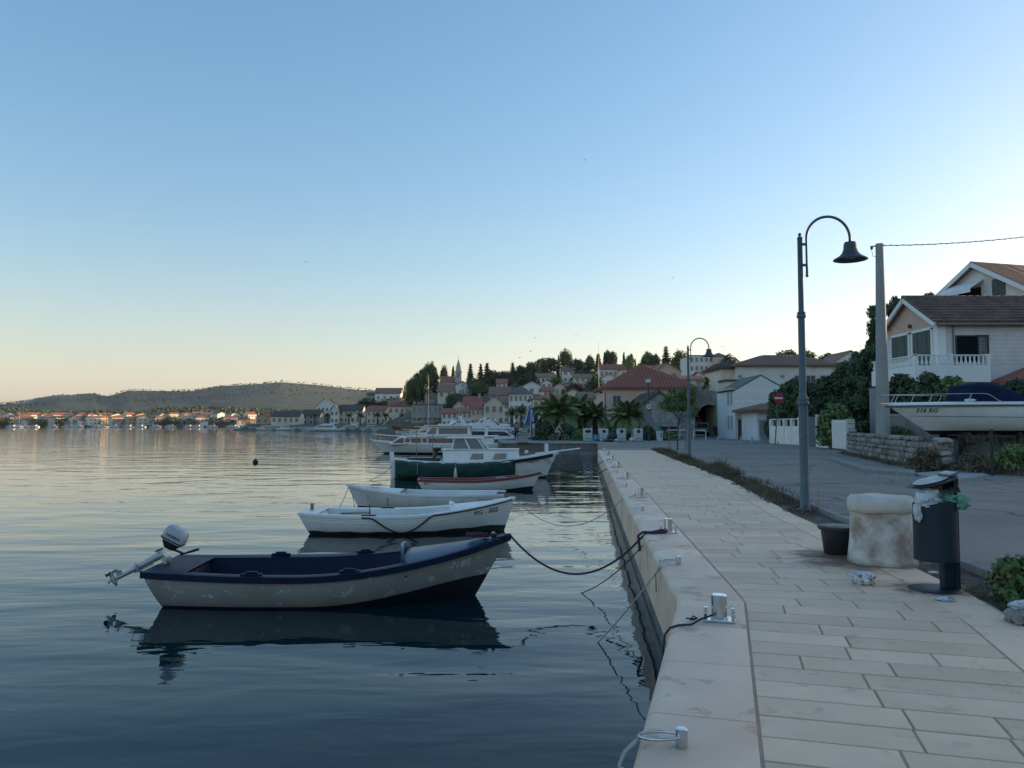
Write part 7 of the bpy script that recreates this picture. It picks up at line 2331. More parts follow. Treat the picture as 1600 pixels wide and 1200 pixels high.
# large white cabin boat with two decks of windows, nearest in the harbour
b6 = thing('cabin_cruiser', 'long white cabin cruiser with two rows of dark windows behind the green boat', 'boat', (at(690, 700, 68.2).x, 68.6, WZ), rad(180), 'white cruisers moored in the village harbour')
H6 = Hull(12.4, 3.5, 0.95, 0.86, 1.18, d=0.4, rake=1.3, srake=0.1, fs=0.86, pb=2.3, tm=0.4, vee=0.4)
H6.outer(lambda t: 0.13).build('hull', [WHITE, ANTIF], b6, auto=45)
H6.rails([(0.05, -0.10), (0.05, 0.03), (-0.06, 0.04), (-0.06, -0.02), (0, -0.10)]).build('gunwale', WHITE, b6, auto=50)
for dz in (0.28, 0.48):
    mb = MB()
    for sd in (1, -1): mb.tube([H6.pt(t, H6.q_at(t, H6.sheer(t) - dz), sd) for t in [i / 20 * 0.98 for i in range(21)]], 0.018, 4)
    mb.build('strake', WHITE2, b6)
H6.deck(0, 0.99, dz=-0.05, camber=0.08, N=12, M=4).build('deck', WHITE2, b6)
def cabin(par, pr, w, name, m):
    mb = MB(); mb.rings([[Vector((x, -w, z)) for x, z in pr], [Vector((x, w, z)) for x, z in pr]]); return mb.build(name, m, par, bevel=0.05)
cabin(b6, [(-4.6, 0.75), (4.6, 0.80), (3.7, 1.52), (-4.6, 1.46)], 1.22, 'lower_cabin', WHITE)
for sd in (-1, 1):
    mb = MB(); mb.extrude([(-2.2, sd * 1.22, 0.98), (4.15, sd * 1.22, 0.98), (3.55, sd * 1.22, 1.38), (-2.2, sd * 1.22, 1.36)], (0, sd * 0.03, 0)); mb.build('lower_window', GLASS, b6)
mb = MB(); mb.bx(-5.0, 3.0, -1.4, 1.4, 1.50, 1.60); mb.build('boat_deck', WHITE, b6, bevel=0.03)
cabin(b6, [(-2.6, 1.60), (1.6, 1.60), (0.9, 2.42), (-2.6, 2.42)], 1.05, 'wheelhouse', WHITE)
for sd in (-1, 1):
    for a0, a1, e0, e1 in ((0.45, 1.25, 0.42, 0.85), (-2.3, 0.2, -2.3, 0.2)):
        mb = MB(); mb.extrude([(a0, sd * 1.05, 1.75), (a1, sd * 1.05, 1.75), (e1, sd * 1.05, 2.28), (e0, sd * 1.05, 2.28)], (0, sd * 0.025, 0)); mb.build('wheelhouse_window', GLASSG, b6)
mb = MB(); mb.bx(-4.2, 1.5, -1.25, 1.25, 2.44, 2.53); mb.build('wheelhouse_roof', WHITE, b6, bevel=0.03)
mb = MB()
for sd in (-1, 1): mb.beam((-3.9, sd * 1.1, 1.6), (-4.2, sd * 1.05, 3.0), 0.09, 0.22, up=(1, 0, 0))
mb.beam((-4.2, -1.1, 3.0), (-4.2, 1.1, 3.0), 0.22, 0.09); mb.build('stern_arch', WHITE, b6)
for x in (2.9, 1.4):
    mb = MB(); mb.tube([(x + 0.28 * math.cos(a), 1.32, 1.18 + 0.28 * math.sin(a)) for a in [2 * math.pi * i / 16 for i in range(17)]], 0.07, 6); mb.build('lifebuoy', WHITE, b6, smooth=True)
for x in (0.2, -1.3, -2.7):
    mb = MB(); mb.tube([(x, 1.83, 0.85), (x, 1.86, 0.7), (x, 1.86, 0.3), (x, 1.86, 0.2)], [0.03, 0.10, 0.10, 0.03], 8); mb.build('fender', NAVY if x < 0 else WHITE2, b6, smooth=True)
mb = MB(); mb.blob((-1.6, 0.6, 1.78), 0.55, 5, 0.3, 1.5, sq=(1.6, 0.8, 0.45)); mb.build('covered_tender', WHITE2, b6, smooth=True)
mb = MB()
mb.tube([H6.pt(t, 1, 1, 0.1) + Vector((0, 0, 0.55)) for t in [0.6 + 0.39 * i / 10 for i in range(11)]] + [H6.pt(t, 1, -1, 0.1) + Vector((0, 0, 0.55)) for t in [0.99 - 0.39 * i / 10 for i in range(11)]], 0.02, 5); mb.build('bow_rail', STEEL, b6)
mb = MB(); mb.tube([(-6.1, 1.8, 0.2), (-6.1, 1.8, 0.9)], 0.02, 4)
mb = MB(); mb.beam((6.0, 0, 1.2), (6.5, 0, 1.3), 0.3, 0.06); mb.build('bow_platform', WHITE2, b6)

NAVYH = mat('dark_blue_yacht_hull', (0.02, 0.03, 0.05), None, 2, rough=0.2)
cruiser('white cruiser with blue grey hull sides right behind the cabin cruiser, bow to the right', 765, 700, 82, 10.5, 3.3, 8, True, True, mat('grey_blue_hull', (0.22, 0.25, 0.28), None, 2, rough=0.3))
cruiser('flybridge cruiser with radar arch in the middle of the white cruisers', 716, 690, 104, 12, 3.8, 200, True, True)
cruiser('flybridge cruiser behind the others, left of the broad cream gable', 738, 686, 128, 13, 4.0, 170, True, True)
cruiser('small white cruiser with dark side windows left of the person on the quay', 786, 690, 112, 8.5, 2.9, 15, False, True)
cruiser('white cruiser with a tall antenna under the three storey building', 775, 684, 145, 12, 3.8, 185, True, True)
cruiser('low white cruiser half hidden behind the two deck cabin cruiser', 676, 686, 118, 10, 3.3, 185, False, True)
cruiser('white cruiser at the right end of the pier, seen over the quay corner', 798, 688, 96, 8, 2.8, 60, False, False)
cruiser('white sports cruiser with long dark window, left of the wooden schooner', 584, 672, 286, 16, 4.4, 178, False, True, rail=False)
cruiser('dark hulled motor yacht with white upper deck on the village waterfront', 548, 672, 292, 13, 4, 176, True, False, NAVYH, rail=False)
cruiser('long white motor yacht with sharp bow at the left of the village harbour', 508, 672, 290, 16, 4.2, 182, True, False, rail=False)
cruiser('small white cruiser between the two long yachts of the waterfront', 528, 671, 300, 9, 3, 180, False, False, rail=False)
cruiser('small white boat at the left end of the village moorings', 447, 671, 318, 8, 2.6, 0, False, False, rail=False)
cruiser('white boat with low cabin left of the long low waterfront house', 415, 670, 330, 9, 2.8, 180, False, False, rail=False)
cruiser('small white boat near the far left corner of the village shore', 385, 670, 345, 8, 2.6, 0, False, False, rail=False)
cruiser('white cruiser moored stern to the quay right of the wooden schooner', 690, 678, 190, 11, 3.6, 175, True, True, rail=False)
# wooden schooner
gs = thing('wooden_schooner', 'varnished wooden two masted schooner moored on the village waterfront', 'boat', (at(650, 672, 234).x, 234, WZ), rad(184))
HG = Hull(16, 4.6, 2.2, 1.5, 2.6, d=0.6, rake=2.4, srake=1.2, fs=0.8, pb=2.2, tm=0.4)
HG.outer(lambda t: 0.7, N=18, lo=2, hi=4).build('hull', [VARN, WHITE], gs, auto=45)
HG.rails([(0.08, -0.2), (0.08, 0.1), (-0.1, 0.1), (-0.1, -0.2)]).build('gunwale', WOOD, gs)
HG.deck(0, 0.98, dz=-0.1, N=8, M=4).build('deck', WOOD, gs)
mb = MB(); mb.bx(-6, 1.5, -1.6, 1.6, 1.6, 3.0); mb.build('deckhouse', VARN, gs, bevel=0.05)
mb = MB(); mb.bx(-8.2, 2.4, -2.0, 2.0, 4.3, 4.45); mb.build('awning', mat('rust_awning', (0.22, 0.08, 0.05), None, 2), gs)
for x in (-8, -3, 2.2):
    for sd in (-1.9, 1.9):
        m1 = MB(); m1.tube([(x, sd, 1.6), (x, sd, 4.3)], 0.04, 5); m1.build('awning_post', WOOD, gs)
for x, h in ((3.2, 15.5), (-3.0, 12.5)):
    mb = MB(); mb.tube([(x, 0, 1.5), (x, 0, h)], [0.17, 0.08], 8); mb.build('mast', VARN, gs)
    m1 = MB(); m1.tube([(x, 0.1, 3.6), (x - 5, 0.1, 4.2)], 0.16, 6); m1.build('furled_sail', WHITE2, gs)
mb = MB(); mb.tube([(8.3, 0, 2.8), (12, 0, 4.0)], [0.12, 0.06], 6); mb.build('bowsprit', VARN, gs)
for x0, z0, x1, z1 in ((12, 4, 3.2, 15), (-9, 2.5, -3.0, 12.3), (3.2, 15, -3, 12.3)):
    m1 = MB(); m1.tube([(x0, 0, z0), (x1, 0, z1)], 0.025, 4); m1.build('stay', BLACKR, gs)
def mast_boat(label, px, Y, h, group='sailing boats in the harbour'):
    o = thing('sailing_boat', label, 'sailing boat', (at(px, 670, Y).x, Y, WZ), rad(20), group)
    Hs = Hull(9, 2.8, 0.9, 0.85, 1.15, d=0.4, rake=1.2, fs=0.7)
    Hs.outer(lambda t: .1, N=12, lo=2, hi=3).build('hull', [WHITE, ANTIF], o, auto=45)
    Hs.deck(0, .99, N=8, M=4).build('deck', WHITE2, o)
    mb = MB(); mb.tube([(0.8, 0, 0.8), (0.8, 0, h)], 0.07, 6); mb.build('mast', WHITE, o)
    mb = MB(); mb.tube([(0.7, 0, 1.9), (-3.2, 0, 2.0)], 0.13, 6); mb.build('boom', WHITE2, o)
    mb = MB(); mb.bx(-1.5, 2.2, -0.8, 0.8, 0.8, 1.4); mb.build('coachroof', WHITE, o, bevel=0.1)
mast_boat('sailing boat with a tall pale mast in front of the churchyard trees', 665, 218, 16)
mast_boat('sailing boat with a white mast near the left edge of the far shore', 28, 640, 13)
mast_boat('sailing boat with a white mast before the middle of the far shore', 162, 640, 13)

# ================================================================ ropes between boats and quay
def cat_pts(a, b, sag, n=24):
    a, b = Vector(a), Vector(b)
    return [a.lerp(b, i / n) - Vector((0, 0, sag * 4 * (i / n) * (1 - i / n))) for i in range(n + 1)]
def rope(label, pts, r, m, name='mooring_rope', group='mooring ropes'):
    mb = MB(); mb.tube(pts, r, 7)
    return tag(mb.build(name, m, None, smooth=True), label, 'rope', group)
bow1 = b1.matrix_basis @ Vector((2.60, 0.0, 0.92))
c, _ = on_coping(11.25, 0.63); edge1 = Vector((c.x, c.y, -0.03))
rope('thick dark rope from the bow of the blue boat to the second bollard', cat_pts(bow1, edge1 + Vector((-0.02, 0, -0.05)), 0.55, 30) + [edge1 + Vector((0.08, 0.0, 0.045)), BOLP[1] + Vector((-0.12, -0.05, 0.05)), BOLP[1] + Vector((-0.07, -0.05, 0.05))], 0.016, ROPED)
kn = edge1 + Vector((0.03, 0, 0.03))
rope('violet knotted end of the dark rope on the quay edge', [kn + Vector((0.35, 0.02, 0.03)), kn + Vector((0.15, -0.01, 0.02)), kn + Vector((0, 0, 0.03)), kn + Vector((-0.07, 0.0, -0.02)), kn + Vector((-0.06, -0.03, -0.14)), kn + Vector((-0.05, -0.02, -0.24))], 0.020, mat('violet_rope', (0.06, 0.025, 0.06), None, 30, rough=0.9), 'rope_end')
wpt = gp(905, 928, WZ - 0.02)
c, _ = on_coping(11.0, 0.62)
rope('thin dark line slanting from the second bollard into the water', cat_pts((c.x, c.y, -0.12), wpt, 0.10), 0.008, ROPED)
c, _ = on_coping(8.75, 0.62); rp = RINGP[1]
rope('white line from the second mooring ring slanting into the water', [rp + n2.to_3d() * 0.205 + Vector((0, 0, 0.045)), Vector((c.x + 0.02, c.y, 0.004)), Vector((c.x - 0.02, c.y - 0.02, -0.07))] + cat_pts((c.x - 0.05, c.y - 0.03, -0.10), gp(932, 1006, WZ - 0.02), 0.03, 10)[1:], 0.009, ROPEW)
rope('loose tail of the white line below the second mooring ring', [Vector((c.x + 0.04, c.y, -0.01)), Vector((c.x - 0.03, c.y, -0.10)), Vector((c.x - 0.02, c.y + 0.01, -0.30))], 0.008, ROPEW, 'rope_end')
c, _ = on_coping(6.0, 0.62)
p0 = BOLP[0]
rope('grey line from the nearest bollard over the quay edge', [p0 + Vector((-0.06, -0.05, 0.06)), p0 + Vector((-0.16, -0.06, 0.03)), Vector((c.x + 0.20, c.y + 0.02, 0.014)), Vector((c.x + 0.10, c.y + 0.01, 0.012)), Vector((c.x + 0.03, c.y, -0.005)), Vector((c.x - 0.015, c.y, -0.06)), Vector((c.x - 0.03, c.y, -0.18)), Vector((c.x - 0.05, c.y - 0.03, -0.7)), Vector((c.x - 0.05, c.y - 0.06, -1.1))], 0.009, ROPED)
rope('small knot of grey line beside the nearest bollard', [p0 + Vector((-0.19, -0.05, 0.03)), p0 + Vector((-0.22, -0.03, 0.045)), p0 + Vector((-0.25, -0.06, 0.02)), p0 + Vector((-0.21, -0.07, 0.03)), p0 + Vector((-0.27, 0.0, 0.02))], 0.007, ROPED, 'rope_end')
c, _ = on_coping(3.62, 0.62); rp = RINGP[0]
rr_ = random.Random(6)
pts = [rp + Vector((-0.19, 0.053, 0.05)), rp + Vector((-0.21, 0.045, 0.02)), Vector((c.x - 0.0, c.y + 0.12, -0.025)), Vector((c.x - 0.035, c.y + 0.06, -0.06)), Vector((c.x - 0.04, c.y - 0.01, -0.11)), Vector((c.x - 0.045, c.y - 0.03, -0.2)), Vector((c.x - 0.05, c.y - 0.05, -0.5)), Vector((c.x - 0.05, c.y - 0.1, -1.1))]
rope('pale twisted rope hanging from the ring at the bottom edge', pts, 0.0105, ROPEW)
mb = MB(); mb.blob((c.x - 0.03, c.y - 0.012, -0.085), 0.035, 3, 0.4, 2.5)
tag(mb.build('rope_knot', ROPEW), 'knot in the pale rope at the bottom edge', 'rope')
bow2 = b2.matrix_basis @ Vector((2.56, 0, 0.78))
c, _ = on_coping(16.8, 0.64)
rope('thin rope sagging from the bow of the lettered white boat to the third bollard', cat_pts(bow2, (c.x, c.y, -0.05), 0.62, 30) + [BOLP[2] + Vector((-0.1, 0, 0.06))], 0.009, ROPEW)
st3 = b3.matrix_basis @ Vector((-2.45, 0, 0.44)); c, _ = on_coping(22.5, 0.64)
rope('thin rope from the stern of the plain white boat to the quay', cat_pts(st3, (c.x, c.y, -0.05), 0.55, 20) + [BOLP[3] + Vector((-0.1, 0, 0.06))], 0.010, ROPEW)
bow4 = b4.matrix_basis @ Vector((2.4, 0, 0.66)); c, _ = on_coping(28.3, 0.64)
rope('dark rope from the red edged boat to the fifth bollard', cat_pts(bow4, (c.x, c.y, -0.05), 0.35, 20) + [BOLP[4] + Vector((-0.1, 0, 0.06))], 0.014, ROPED)
bow5 = b5.matrix_basis @ Vector((3.2, -0.5, 1.0)); c, _ = on_coping(34.0, 0.64)
rope('dark rope from the bow of the green wrapped boat to the quay', cat_pts(bow5, (c.x, c.y, -0.05), 0.6, 20) + [BOLP[5] + Vector((-0.1, 0, 0.06))], 0.015, ROPED)
rope('second dark rope from the bow of the green wrapped boat, slack in the water', cat_pts(bow5 + Vector((0.2, 0.1, 0)), (c.x + 0.45, c.y + 5.8, -0.05), 0.75, 20), 0.015, ROPED)
st5 = b5.matrix_basis @ Vector((-4.05, 0, 0.6))
rope('line from the stern post of the green wrapped boat into the water', cat_pts(st5, st5 + Vector((-1.0, -2.0, -0.65)), 0.12, 10), 0.012, ROPED)
bw6 = b6.matrix_basis @ Vector((6.3, 0, 1.2))
rope('anchor line hanging from the bow of the long cabin cruiser', cat_pts(bw6, bw6 + Vector((-0.3, -1.0, -1.3)), 0.02, 8), 0.02, ROPEW)

# floating buoy
bu = thing('mooring_buoy', 'small dark round buoy floating on the open water', 'buoy', tuple(gp(399, 723, WZ)))
mb = MB(); mb.blob((0, 0, 0.06), 0.19, 3, 0.05, 1, 14, 9); mb.build('float', BLACKR, bu, smooth=True)
mb = MB(); mb.tube([(0, 0, 0.2), (0.02, 0, 0.32)], 0.03, 6); mb.build('eye', BLACKR, bu)

# ================================================================ plaza furniture
BINW = mat('white_recycling_bin', (0.55, 0.56, 0.55), (0.47, 0.48, 0.475), 3, rough=0.5, spots=((0.36, 0.35, 0.33), 5, 0.64))
for i, (px, lab, mouth) in enumerate(((919, 'leftmost white recycling bin, with a wide slot', 'slot'), (944, 'second white recycling bin, with round mouth, beside the blue bags', 'o'), (971.5, 'third white recycling bin from the left, with round mouth', 'o'), (998, 'rightmost white recycling bin, with round mouth', 'o'))):
    p = gp(px, 690)
    o = thing('recycling_bin', lab, 'recycling bin', tuple(p), 0, 'recycling bins by the palms')
    mb = MB(); mb.bx(-0.40, 0.40, 0, 0.75, 0.06, 1.2); mb.build('body', BINW, o, bevel=0.05)
    mb = MB(); mb.bx(-0.36, 0.36, 0.04, 0.7, 0, 0.07); mb.build('plinth', KERB, o)
    mb = MB()
    if mouth == 'o': mb.lathe([(0.17, 0), (0.17, 0.03)], 18, M=Matrix.Translation((0, 0.01, 0.95)) @ Matrix.Rotation(rad(90), 4, 'X'))
    else: mb.lathe([(0.17, 0), (0.17, 0.03)], 18, M=Matrix.Translation((0, 0.01, 0.95)) @ Matrix.Diagonal((1.75, 1, 0.9, 1)) @ Matrix.Rotation(rad(90), 4, 'X'))
    mb.build('mouth', BLACKP, o)
    mb = MB(); mb.bx(-0.32, 0.32, -0.012, 0.01, 0.34, 0.70); mb.build('notice_panel', mat('faded_notice', (0.42, 0.50, 0.53), (0.36, 0.45, 0.46), 6), o)
    mb = MB(); mb.bx(-0.32, 0.32, -0.010, 0.01, 0.20, 0.32); mb.build('green_stripe', mat('faded_green_stripe', (0.22, 0.36, 0.32), None, 6), o)
bag('left blue bag between the first two recycling bins', tuple(gp(930.5, 690) + Vector((0, 0.2, 0.3))), 0.25, 41, mat('sky_blue_plastic', (0.06, 0.26, 0.42), (0.10, 0.33, 0.48), 5, rough=0.4), (0.85, 0.8, 1.3), 0.25, 1.5, group='rubbish bags at the bins')
bag('right blue bag between the first two recycling bins', tuple(gp(936, 690) + Vector((0, 0.35, 0.32))), 0.25, 43, mat('sky_blue_plastic', (0, 0, 0)), (0.8, 0.8, 1.35), 0.25, 1.5, group='rubbish bags at the bins')
bag('large black bag between the second and third recycling bins', tuple(gp(957, 690) + Vector((0, 0.3, 0.4))), 0.42, 45, BAGB, (1.3, 1, 1.0), 0.3, 1.6, group='rubbish bags at the bins')
bag('flat black bag in front of the second recycling bin', tuple(gp(950, 691) + Vector((0, -0.2, 0.15))), 0.3, 47, BAGB, (1.6, 0.8, 0.55), 0.3, 1.6, group='rubbish bags at the bins')
bag('white bag left of the third recycling bin', tuple(gp(963.5, 690) + Vector((0, -0.1, 0.13))), 0.16, 49, BAGW, (1.2, 0.9, 0.8), 0.4, 2, group='rubbish bags at the bins')
bag('pale bag left of the rightmost recycling bin', tuple(gp(987, 690) + Vector((0, 0.0, 0.18))), 0.22, 51, BAGW, (1.1, 0.9, 0.9), 0.4, 2, group='rubbish bags at the bins')
# tall post with speed sign and floodlight box
sg = thing('speed_sign', 'grey post with a 30 speed limit sign and a white box on top', 'traffic sign', (at(1013.5, 690, 72).x, 72, 0))
mb = MB(); mb.tube([(0, 0, 0), (0, 0, 5.9)], 0.055, 8); mb.build('post', mat('blue_grey_post', (0.05, 0.06, 0.075), None, 4, rough=0.5), sg)
mb = MB(); mb.bx(-0.09, 0.09, -0.08, 0.08, 3.9, 5.5); mb.build('sleeve', mat('blue_grey_post', (0, 0, 0)), sg)
mb = MB(); mb.bx(-0.20, 0.20, -0.12, 0.12, 5.5, 5.85); mb.build('white_box', BINW, sg, bevel=0.02)
rot = Matrix.Rotation(rad(90), 4, 'X')
mb = MB(); mb.lathe([(0.31, 0), (0.31, 0.02)], 24, M=Matrix.Translation((0.02, -0.07, 3.25)) @ rot); dk = mb.build('sign_disc', REDP, sg)
mb = MB(); mb.lathe([(0.235, 0), (0.235, 0.006)], 24, M=Matrix.Translation((0.02, -0.091, 3.25)) @ rot); mb.build('sign_face', WHITE, dk)
me = text_mesh('30', 0.30, 0.002, 0, 0.008)
for v in me.vertices: v.co = Vector((0.02 + v.co.x, -0.10 - v.co.z, 3.25 + v.co.y))
me.materials.append(BLACKL); link('sign_numerals', me, dk)
mb = MB(); mb.bx(-0.33, 0.30, -0.06, -0.045, 1.75, 2.85); mb.build('plate_back', mat('grey_plate', (0.16, 0.18, 0.21), None, 3, rough=0.5), sg)
# black hooked lamps of the old town
def old_lamp(label, px, ytop, Y, side):
    p = at(px, 690, Y); zt = at(px, ytop, Y).z
    o = thing('lantern_post', label, 'street lamp', (p.x, Y, 0), 0, 'old lantern posts')
    mb = MB(); mb.tube([(0, 0, 0), (0, 0, zt - 0.25), (side * 0.08, 0, zt), (side * 0.35, 0, zt), (side * 0.42, 0, zt - 0.15)], [0.07, 0.05, 0.04, 0.035, 0.03], 8); mb.build('post', BLACKP, o)
    mb = MB(); mb.lathe([(0.03, 0), (0.14, -0.12), (0.17, -0.38), (0.10, -0.45)], 10, (side * 0.42, 0, zt - 0.12)); mb.build('lantern', BLACKP, o, smooth=True)
old_lamp('black hooked lantern post between palms and pinkish house', 946, 606, 78, -1)
old_lamp('thin lantern post rising from behind the folded parasol', 831, 622, 100, -1)
tp_ = thing('tall_pole', 'tall thin bare pole in front of the village hill', 'pole', (at(936, 690, 170).x, 170, 0.5))
mb = MB(); mb.tube([(0, 0, -1), (0, 0, at(936, 538, 170).z)], [0.09, 0.03], 6); mb.build('mast', BLACKP, tp_)
# white bin with turquoise lid, dark containers
wb = thing('wheeled_bin', 'white wheeled bin with turquoise lid left of the young tree', 'bin', tuple(gp(1033, 690) + Vector((0, 0.5, 0))))
mb = MB(); mb.rings([[Vector((x * 0.23, y * 0.23 + .25, 0.05)) for x, y in ((-1, -1), (1, -1), (1, 1), (-1, 1))], [Vector((x * 0.30, y * 0.30 + .25, 0.98)) for x, y in ((-1, -1), (1, -1), (1, 1), (-1, 1))]]); mb.build('body', BINW, wb, bevel=0.02)
mb = MB(); mb.bx(-0.32, 0.32, -0.08, 0.58, 0.98, 1.06); mb.build('lid', mat('turquoise_plastic', (0.05, 0.30, 0.28), None, 4), wb, bevel=0.02)
for z in (0.45, 0.66):
    mb = MB(); mb.bx(0.02, 0.2, -0.045, -0.03, z, z + 0.1); mb.build('sticker', NAVY, wb)
for i, (px, Y, lab) in enumerate(((1046, 80, 'dark waste container behind the young tree stakes'), (1126, 96, 'black waste container at the mouth of the archway'))):
    o = thing('waste_container', lab, 'waste container', (at(px, 690, Y).x, Y, 0), 0, 'dark waste containers')
    mb = MB(); mb.rings([[Vector((x * 0.7, y * 0.45, 0.2)) for x, y in ((-1, -1), (1, -1), (1, 1), (-1, 1))], [Vector((x * 0.82, y * 0.55, 1.25)) for x, y in ((-1, -1), (1, -1), (1, 1), (-1, 1))]]); mb.build('body', BLACKP, o, bevel=0.03)
    mb = MB(); mb.prism([(-0.86, -0.6), (0.86, -0.6), (0.86, 0.6), (-0.86, 0.6)], 1.25, 1.36); mb.build('lid', BLACKR, o, bevel=0.04)
    for sx in (-0.55, 0.55):
        mb = MB(); mb.lathe([(0.02, -0.04), (0.1, -0.04), (0.1, 0.04), (0.02, 0.04)], 12, M=Matrix.Translation((sx, -0.35, 0.1)) @ rot); mb.build('wheel', BLACKR, o)
# white hoop barriers and low posts
def hoop(label, px0, px1, Y, h=1.0):
    a, b = at(px0, 690, Y), at(px1, 690, Y)
    o = thing('hoop_barrier', label, 'barrier', (a.x, Y, 0), 0, 'white hoop barriers')
    w = b.x - a.x
    mb = MB(); mb.tube([(0, 0, 0), (0, 0, h - 0.12), (0.12, 0, h), (w - 0.12, 0, h), (w, 0, h - 0.12), (w, 0, 0)], 0.045, 8); mb.build('hoop', WHITE, o, auto=60)
    mb = MB(); mb.tube([(0, 0, h * 0.5), (w, 0, h * 0.5)], 0.03, 6); mb.build('cross_bar', WHITE, o)
hoop('white tube barrier before the archway', 1084, 1103, 78)
hoop('white tube barrier behind the young tree and stakes', 1040, 1074, 79)
for i, px in enumerate((1122, 1158, 1175, 1188)):
    p = gp(px, 691 + 1.5 * (i > 1))
    o = thing('low_post', ['leftmost low pale post before the archway', 'second low pale post, before the plank door', 'third low pale post, before the shed', 'fourth low pale post, beside the sign pole'][i], 'post', tuple(p), 0, 'low posts along the lane')
    mb = MB(); mb.lathe([(0.09, 0), (0.085, 0.45), (0.05, 0.52), (0, 0.53)], 10); mb.build('shaft', CONC, o, auto=50)
# no entry sign
ne = thing('no_entry_sign', 'round red no entry sign on a thin leaning pole before the hedge', 'traffic sign', tuple(gp(1211, 695)))
Ye = ne.location.y
top = at(1216, 622, Ye)
mb = MB(); mb.tube([(0, 0, 0), (top.x - ne.location.x, 0, top.z + 0.3)], 0.045, 8); mb.build('pole', mat('dull_pole', (0.12, 0.125, 0.13), None, 4), ne)
c_ = Vector((top.x - ne.location.x, -0.06, top.z))
mb = MB(); mb.lathe([(0.42, 0), (0.42, 0.02)], 26, M=Matrix.Translation(c_) @ rot); dk = mb.build('sign_disc', mat('sign_red', (0.42, 0.025, 0.03), (0.36, 0.02, 0.03), 5, rough=0.5), ne)
mb = MB(); mb.bx(c_.x - 0.30, c_.x + 0.30, c_.y - 0.035, c_.y - 0.022, c_.z - 0.07, c_.z + 0.07); mb.build('white_bar', WHITE, dk)
# sandy stones by the fence
YS = mat('sandy_stone', (0.40, 0.30, 0.15), (0.28, 0.2, 0.1), 4, rough=0.9)
for i, (px, py, r, lab) in enumerate(((1222, 693, 0.30, 'yellowish stone at the foot of the white garden wall'), (1268, 694, 0.36, 'left of two sandy stones before the grey gate'), (1280, 695, 0.38, 'right of two sandy stones before the grey gate'), (1312, 700, 0.30, 'pale stone before the white corrugated gate'))):
    p = gp(px, py); mb = MB(); mb.blob((0, 0, 0.12), r, 60 + i, 0.3, 1.4, 12, 8, (1.4, 0.8, 0.6))
    o = mb.build('stone', YS if i < 3 else WHITEST, None, smooth=True); o.location = p; tag(o, lab, 'stone', 'loose stones along the lane')
# white van parked in the lane behind the arch
vn = thing('parked_van', 'white van with red top box seen through the stone archway', 'van', (at(1097, 690, 103.5).x, 103.2, 0))
mb = MB(); mb.extrude([(-0.9, 0, 0.35), (0.9, 0, 0.35), (0.9, 0, 1.1), (0.78, 0, 1.85), (-0.78, 0, 1.85), (-0.9, 0, 1.1)], (0, 2.6, 0)); mb.build('body', WHITE, vn, bevel=0.08)
mb = MB(); mb.extrude([(-0.76, -0.02, 1.12), (0.76, -0.02, 1.12), (0.68, -0.02, 1.72), (-0.68, -0.02, 1.72)], (0, 0.03, 0)); mb.build('windscreen', GLASS, vn)
mb = MB(); mb.bx(-0.8, 0.0, 0.2, 1.4, 1.87, 2.35); mb.build('roof_box', mat('bright_red', (0.45, 0.03, 0.04), None, 4), vn, bevel=0.05)
mb = MB(); mb.bx(-0.9, 0.9, -0.05, 0.02, 0.35, 0.62); mb.build('bumper', BLACKP, vn, bevel=0.02)
for sx in (-0.66, 0.66):
    mb = MB(); mb.bx(sx - 0.14, sx + 0.14, -0.03, 0.03, 0.78, 0.98); mb.build('headlight', GLASSG, vn)
    for yy in (0.5, 2.1):
        mb = MB(); mb.lathe([(0.05, -0.1), (0.33, -0.1), (0.33, 0.1), (0.05, 0.1)], 16, M=Matrix.Translation((sx * 1.25, yy, 0.33)) @ Matrix.Rotation(rad(90), 4, 'Y')); mb.build('wheel', BLACKR, vn)
# folded parasol, planter
ps = thing('folded_parasol', 'folded blue and white parasol on a white pole beside the harbour steps', 'parasol', (at(829, 690, 86).x, 86, 0))
mb = MB(); mb.tube([(0, 0, 0), (0, 0, 4.0)], 0.06, 8); mb.build('pole', WHITE, ps)
BLU = mat('parasol_blue', (0.03, 0.07, 0.26), (0.025, 0.055, 0.2), 2, rough=0.8); WHC = mat('parasol_white', (0.6, 0.62, 0.64), None, 2, rough=0.8)
for k in range(8):
    a0 = 2 * math.pi * k / 8
    mb = MB()
    r0, r1 = 0.10, 0.75 + 0.35 * (k % 2)
    am = a0 + 0.39
    mb.extrude([(r0 * math.cos(a0), r0 * math.sin(a0), 3.8), (r0 * math.cos(a0 + .78), r0 * math.sin(a0 + .78), 3.8), (r1 * math.cos(am + .2), r1 * math.sin(am + .2), 1.9 - 0.2 * (k % 3)), (r1 * math.cos(am - .25), r1 * math.sin(am - .25), 1.9 - 0.2 * (k % 3))], (0.02, 0.02, 0))
    mb.build('canopy_panel', BLU if (k % 8) in (0, 1, 7, 5) else WHC, ps)
pl = thing('stone_planter', 'square concrete planter box on the quay corner', 'planter', tuple(gp(817, 693)))
mb = MB(); mb.bx(-0.42, 0.42, 0, 0.8, 0.08, 0.75); mb.build('box', CONC, pl, bevel=0.03)
mb = MB(); mb.bx(-0.5, 0.5, -0.08, 0.88, 0.75, 0.85); mb.build('rim', CONC, pl, bevel=0.02)
mb = MB(); mb.bx(-0.5, 0.55, -0.1, 0.85, 0, 0.08); mb.build('foot', BLACKP, pl)
sgn = thing('info_panel', 'small grey information panel before the hedge', 'sign', tuple(gp(855, 688)))
mb = MB(); mb.bx(-0.3, 0.3, 0, 0.08, 0.2, 1.0); mb.build('panel', mat('grey_plate', (0, 0, 0)), sgn)
for sx in (-0.25, 0.25):
    mb = MB(); mb.bx(sx - .03, sx + .03, 0.02, 0.06, 0, 0.2); mb.build('leg', BLACKP, sgn)

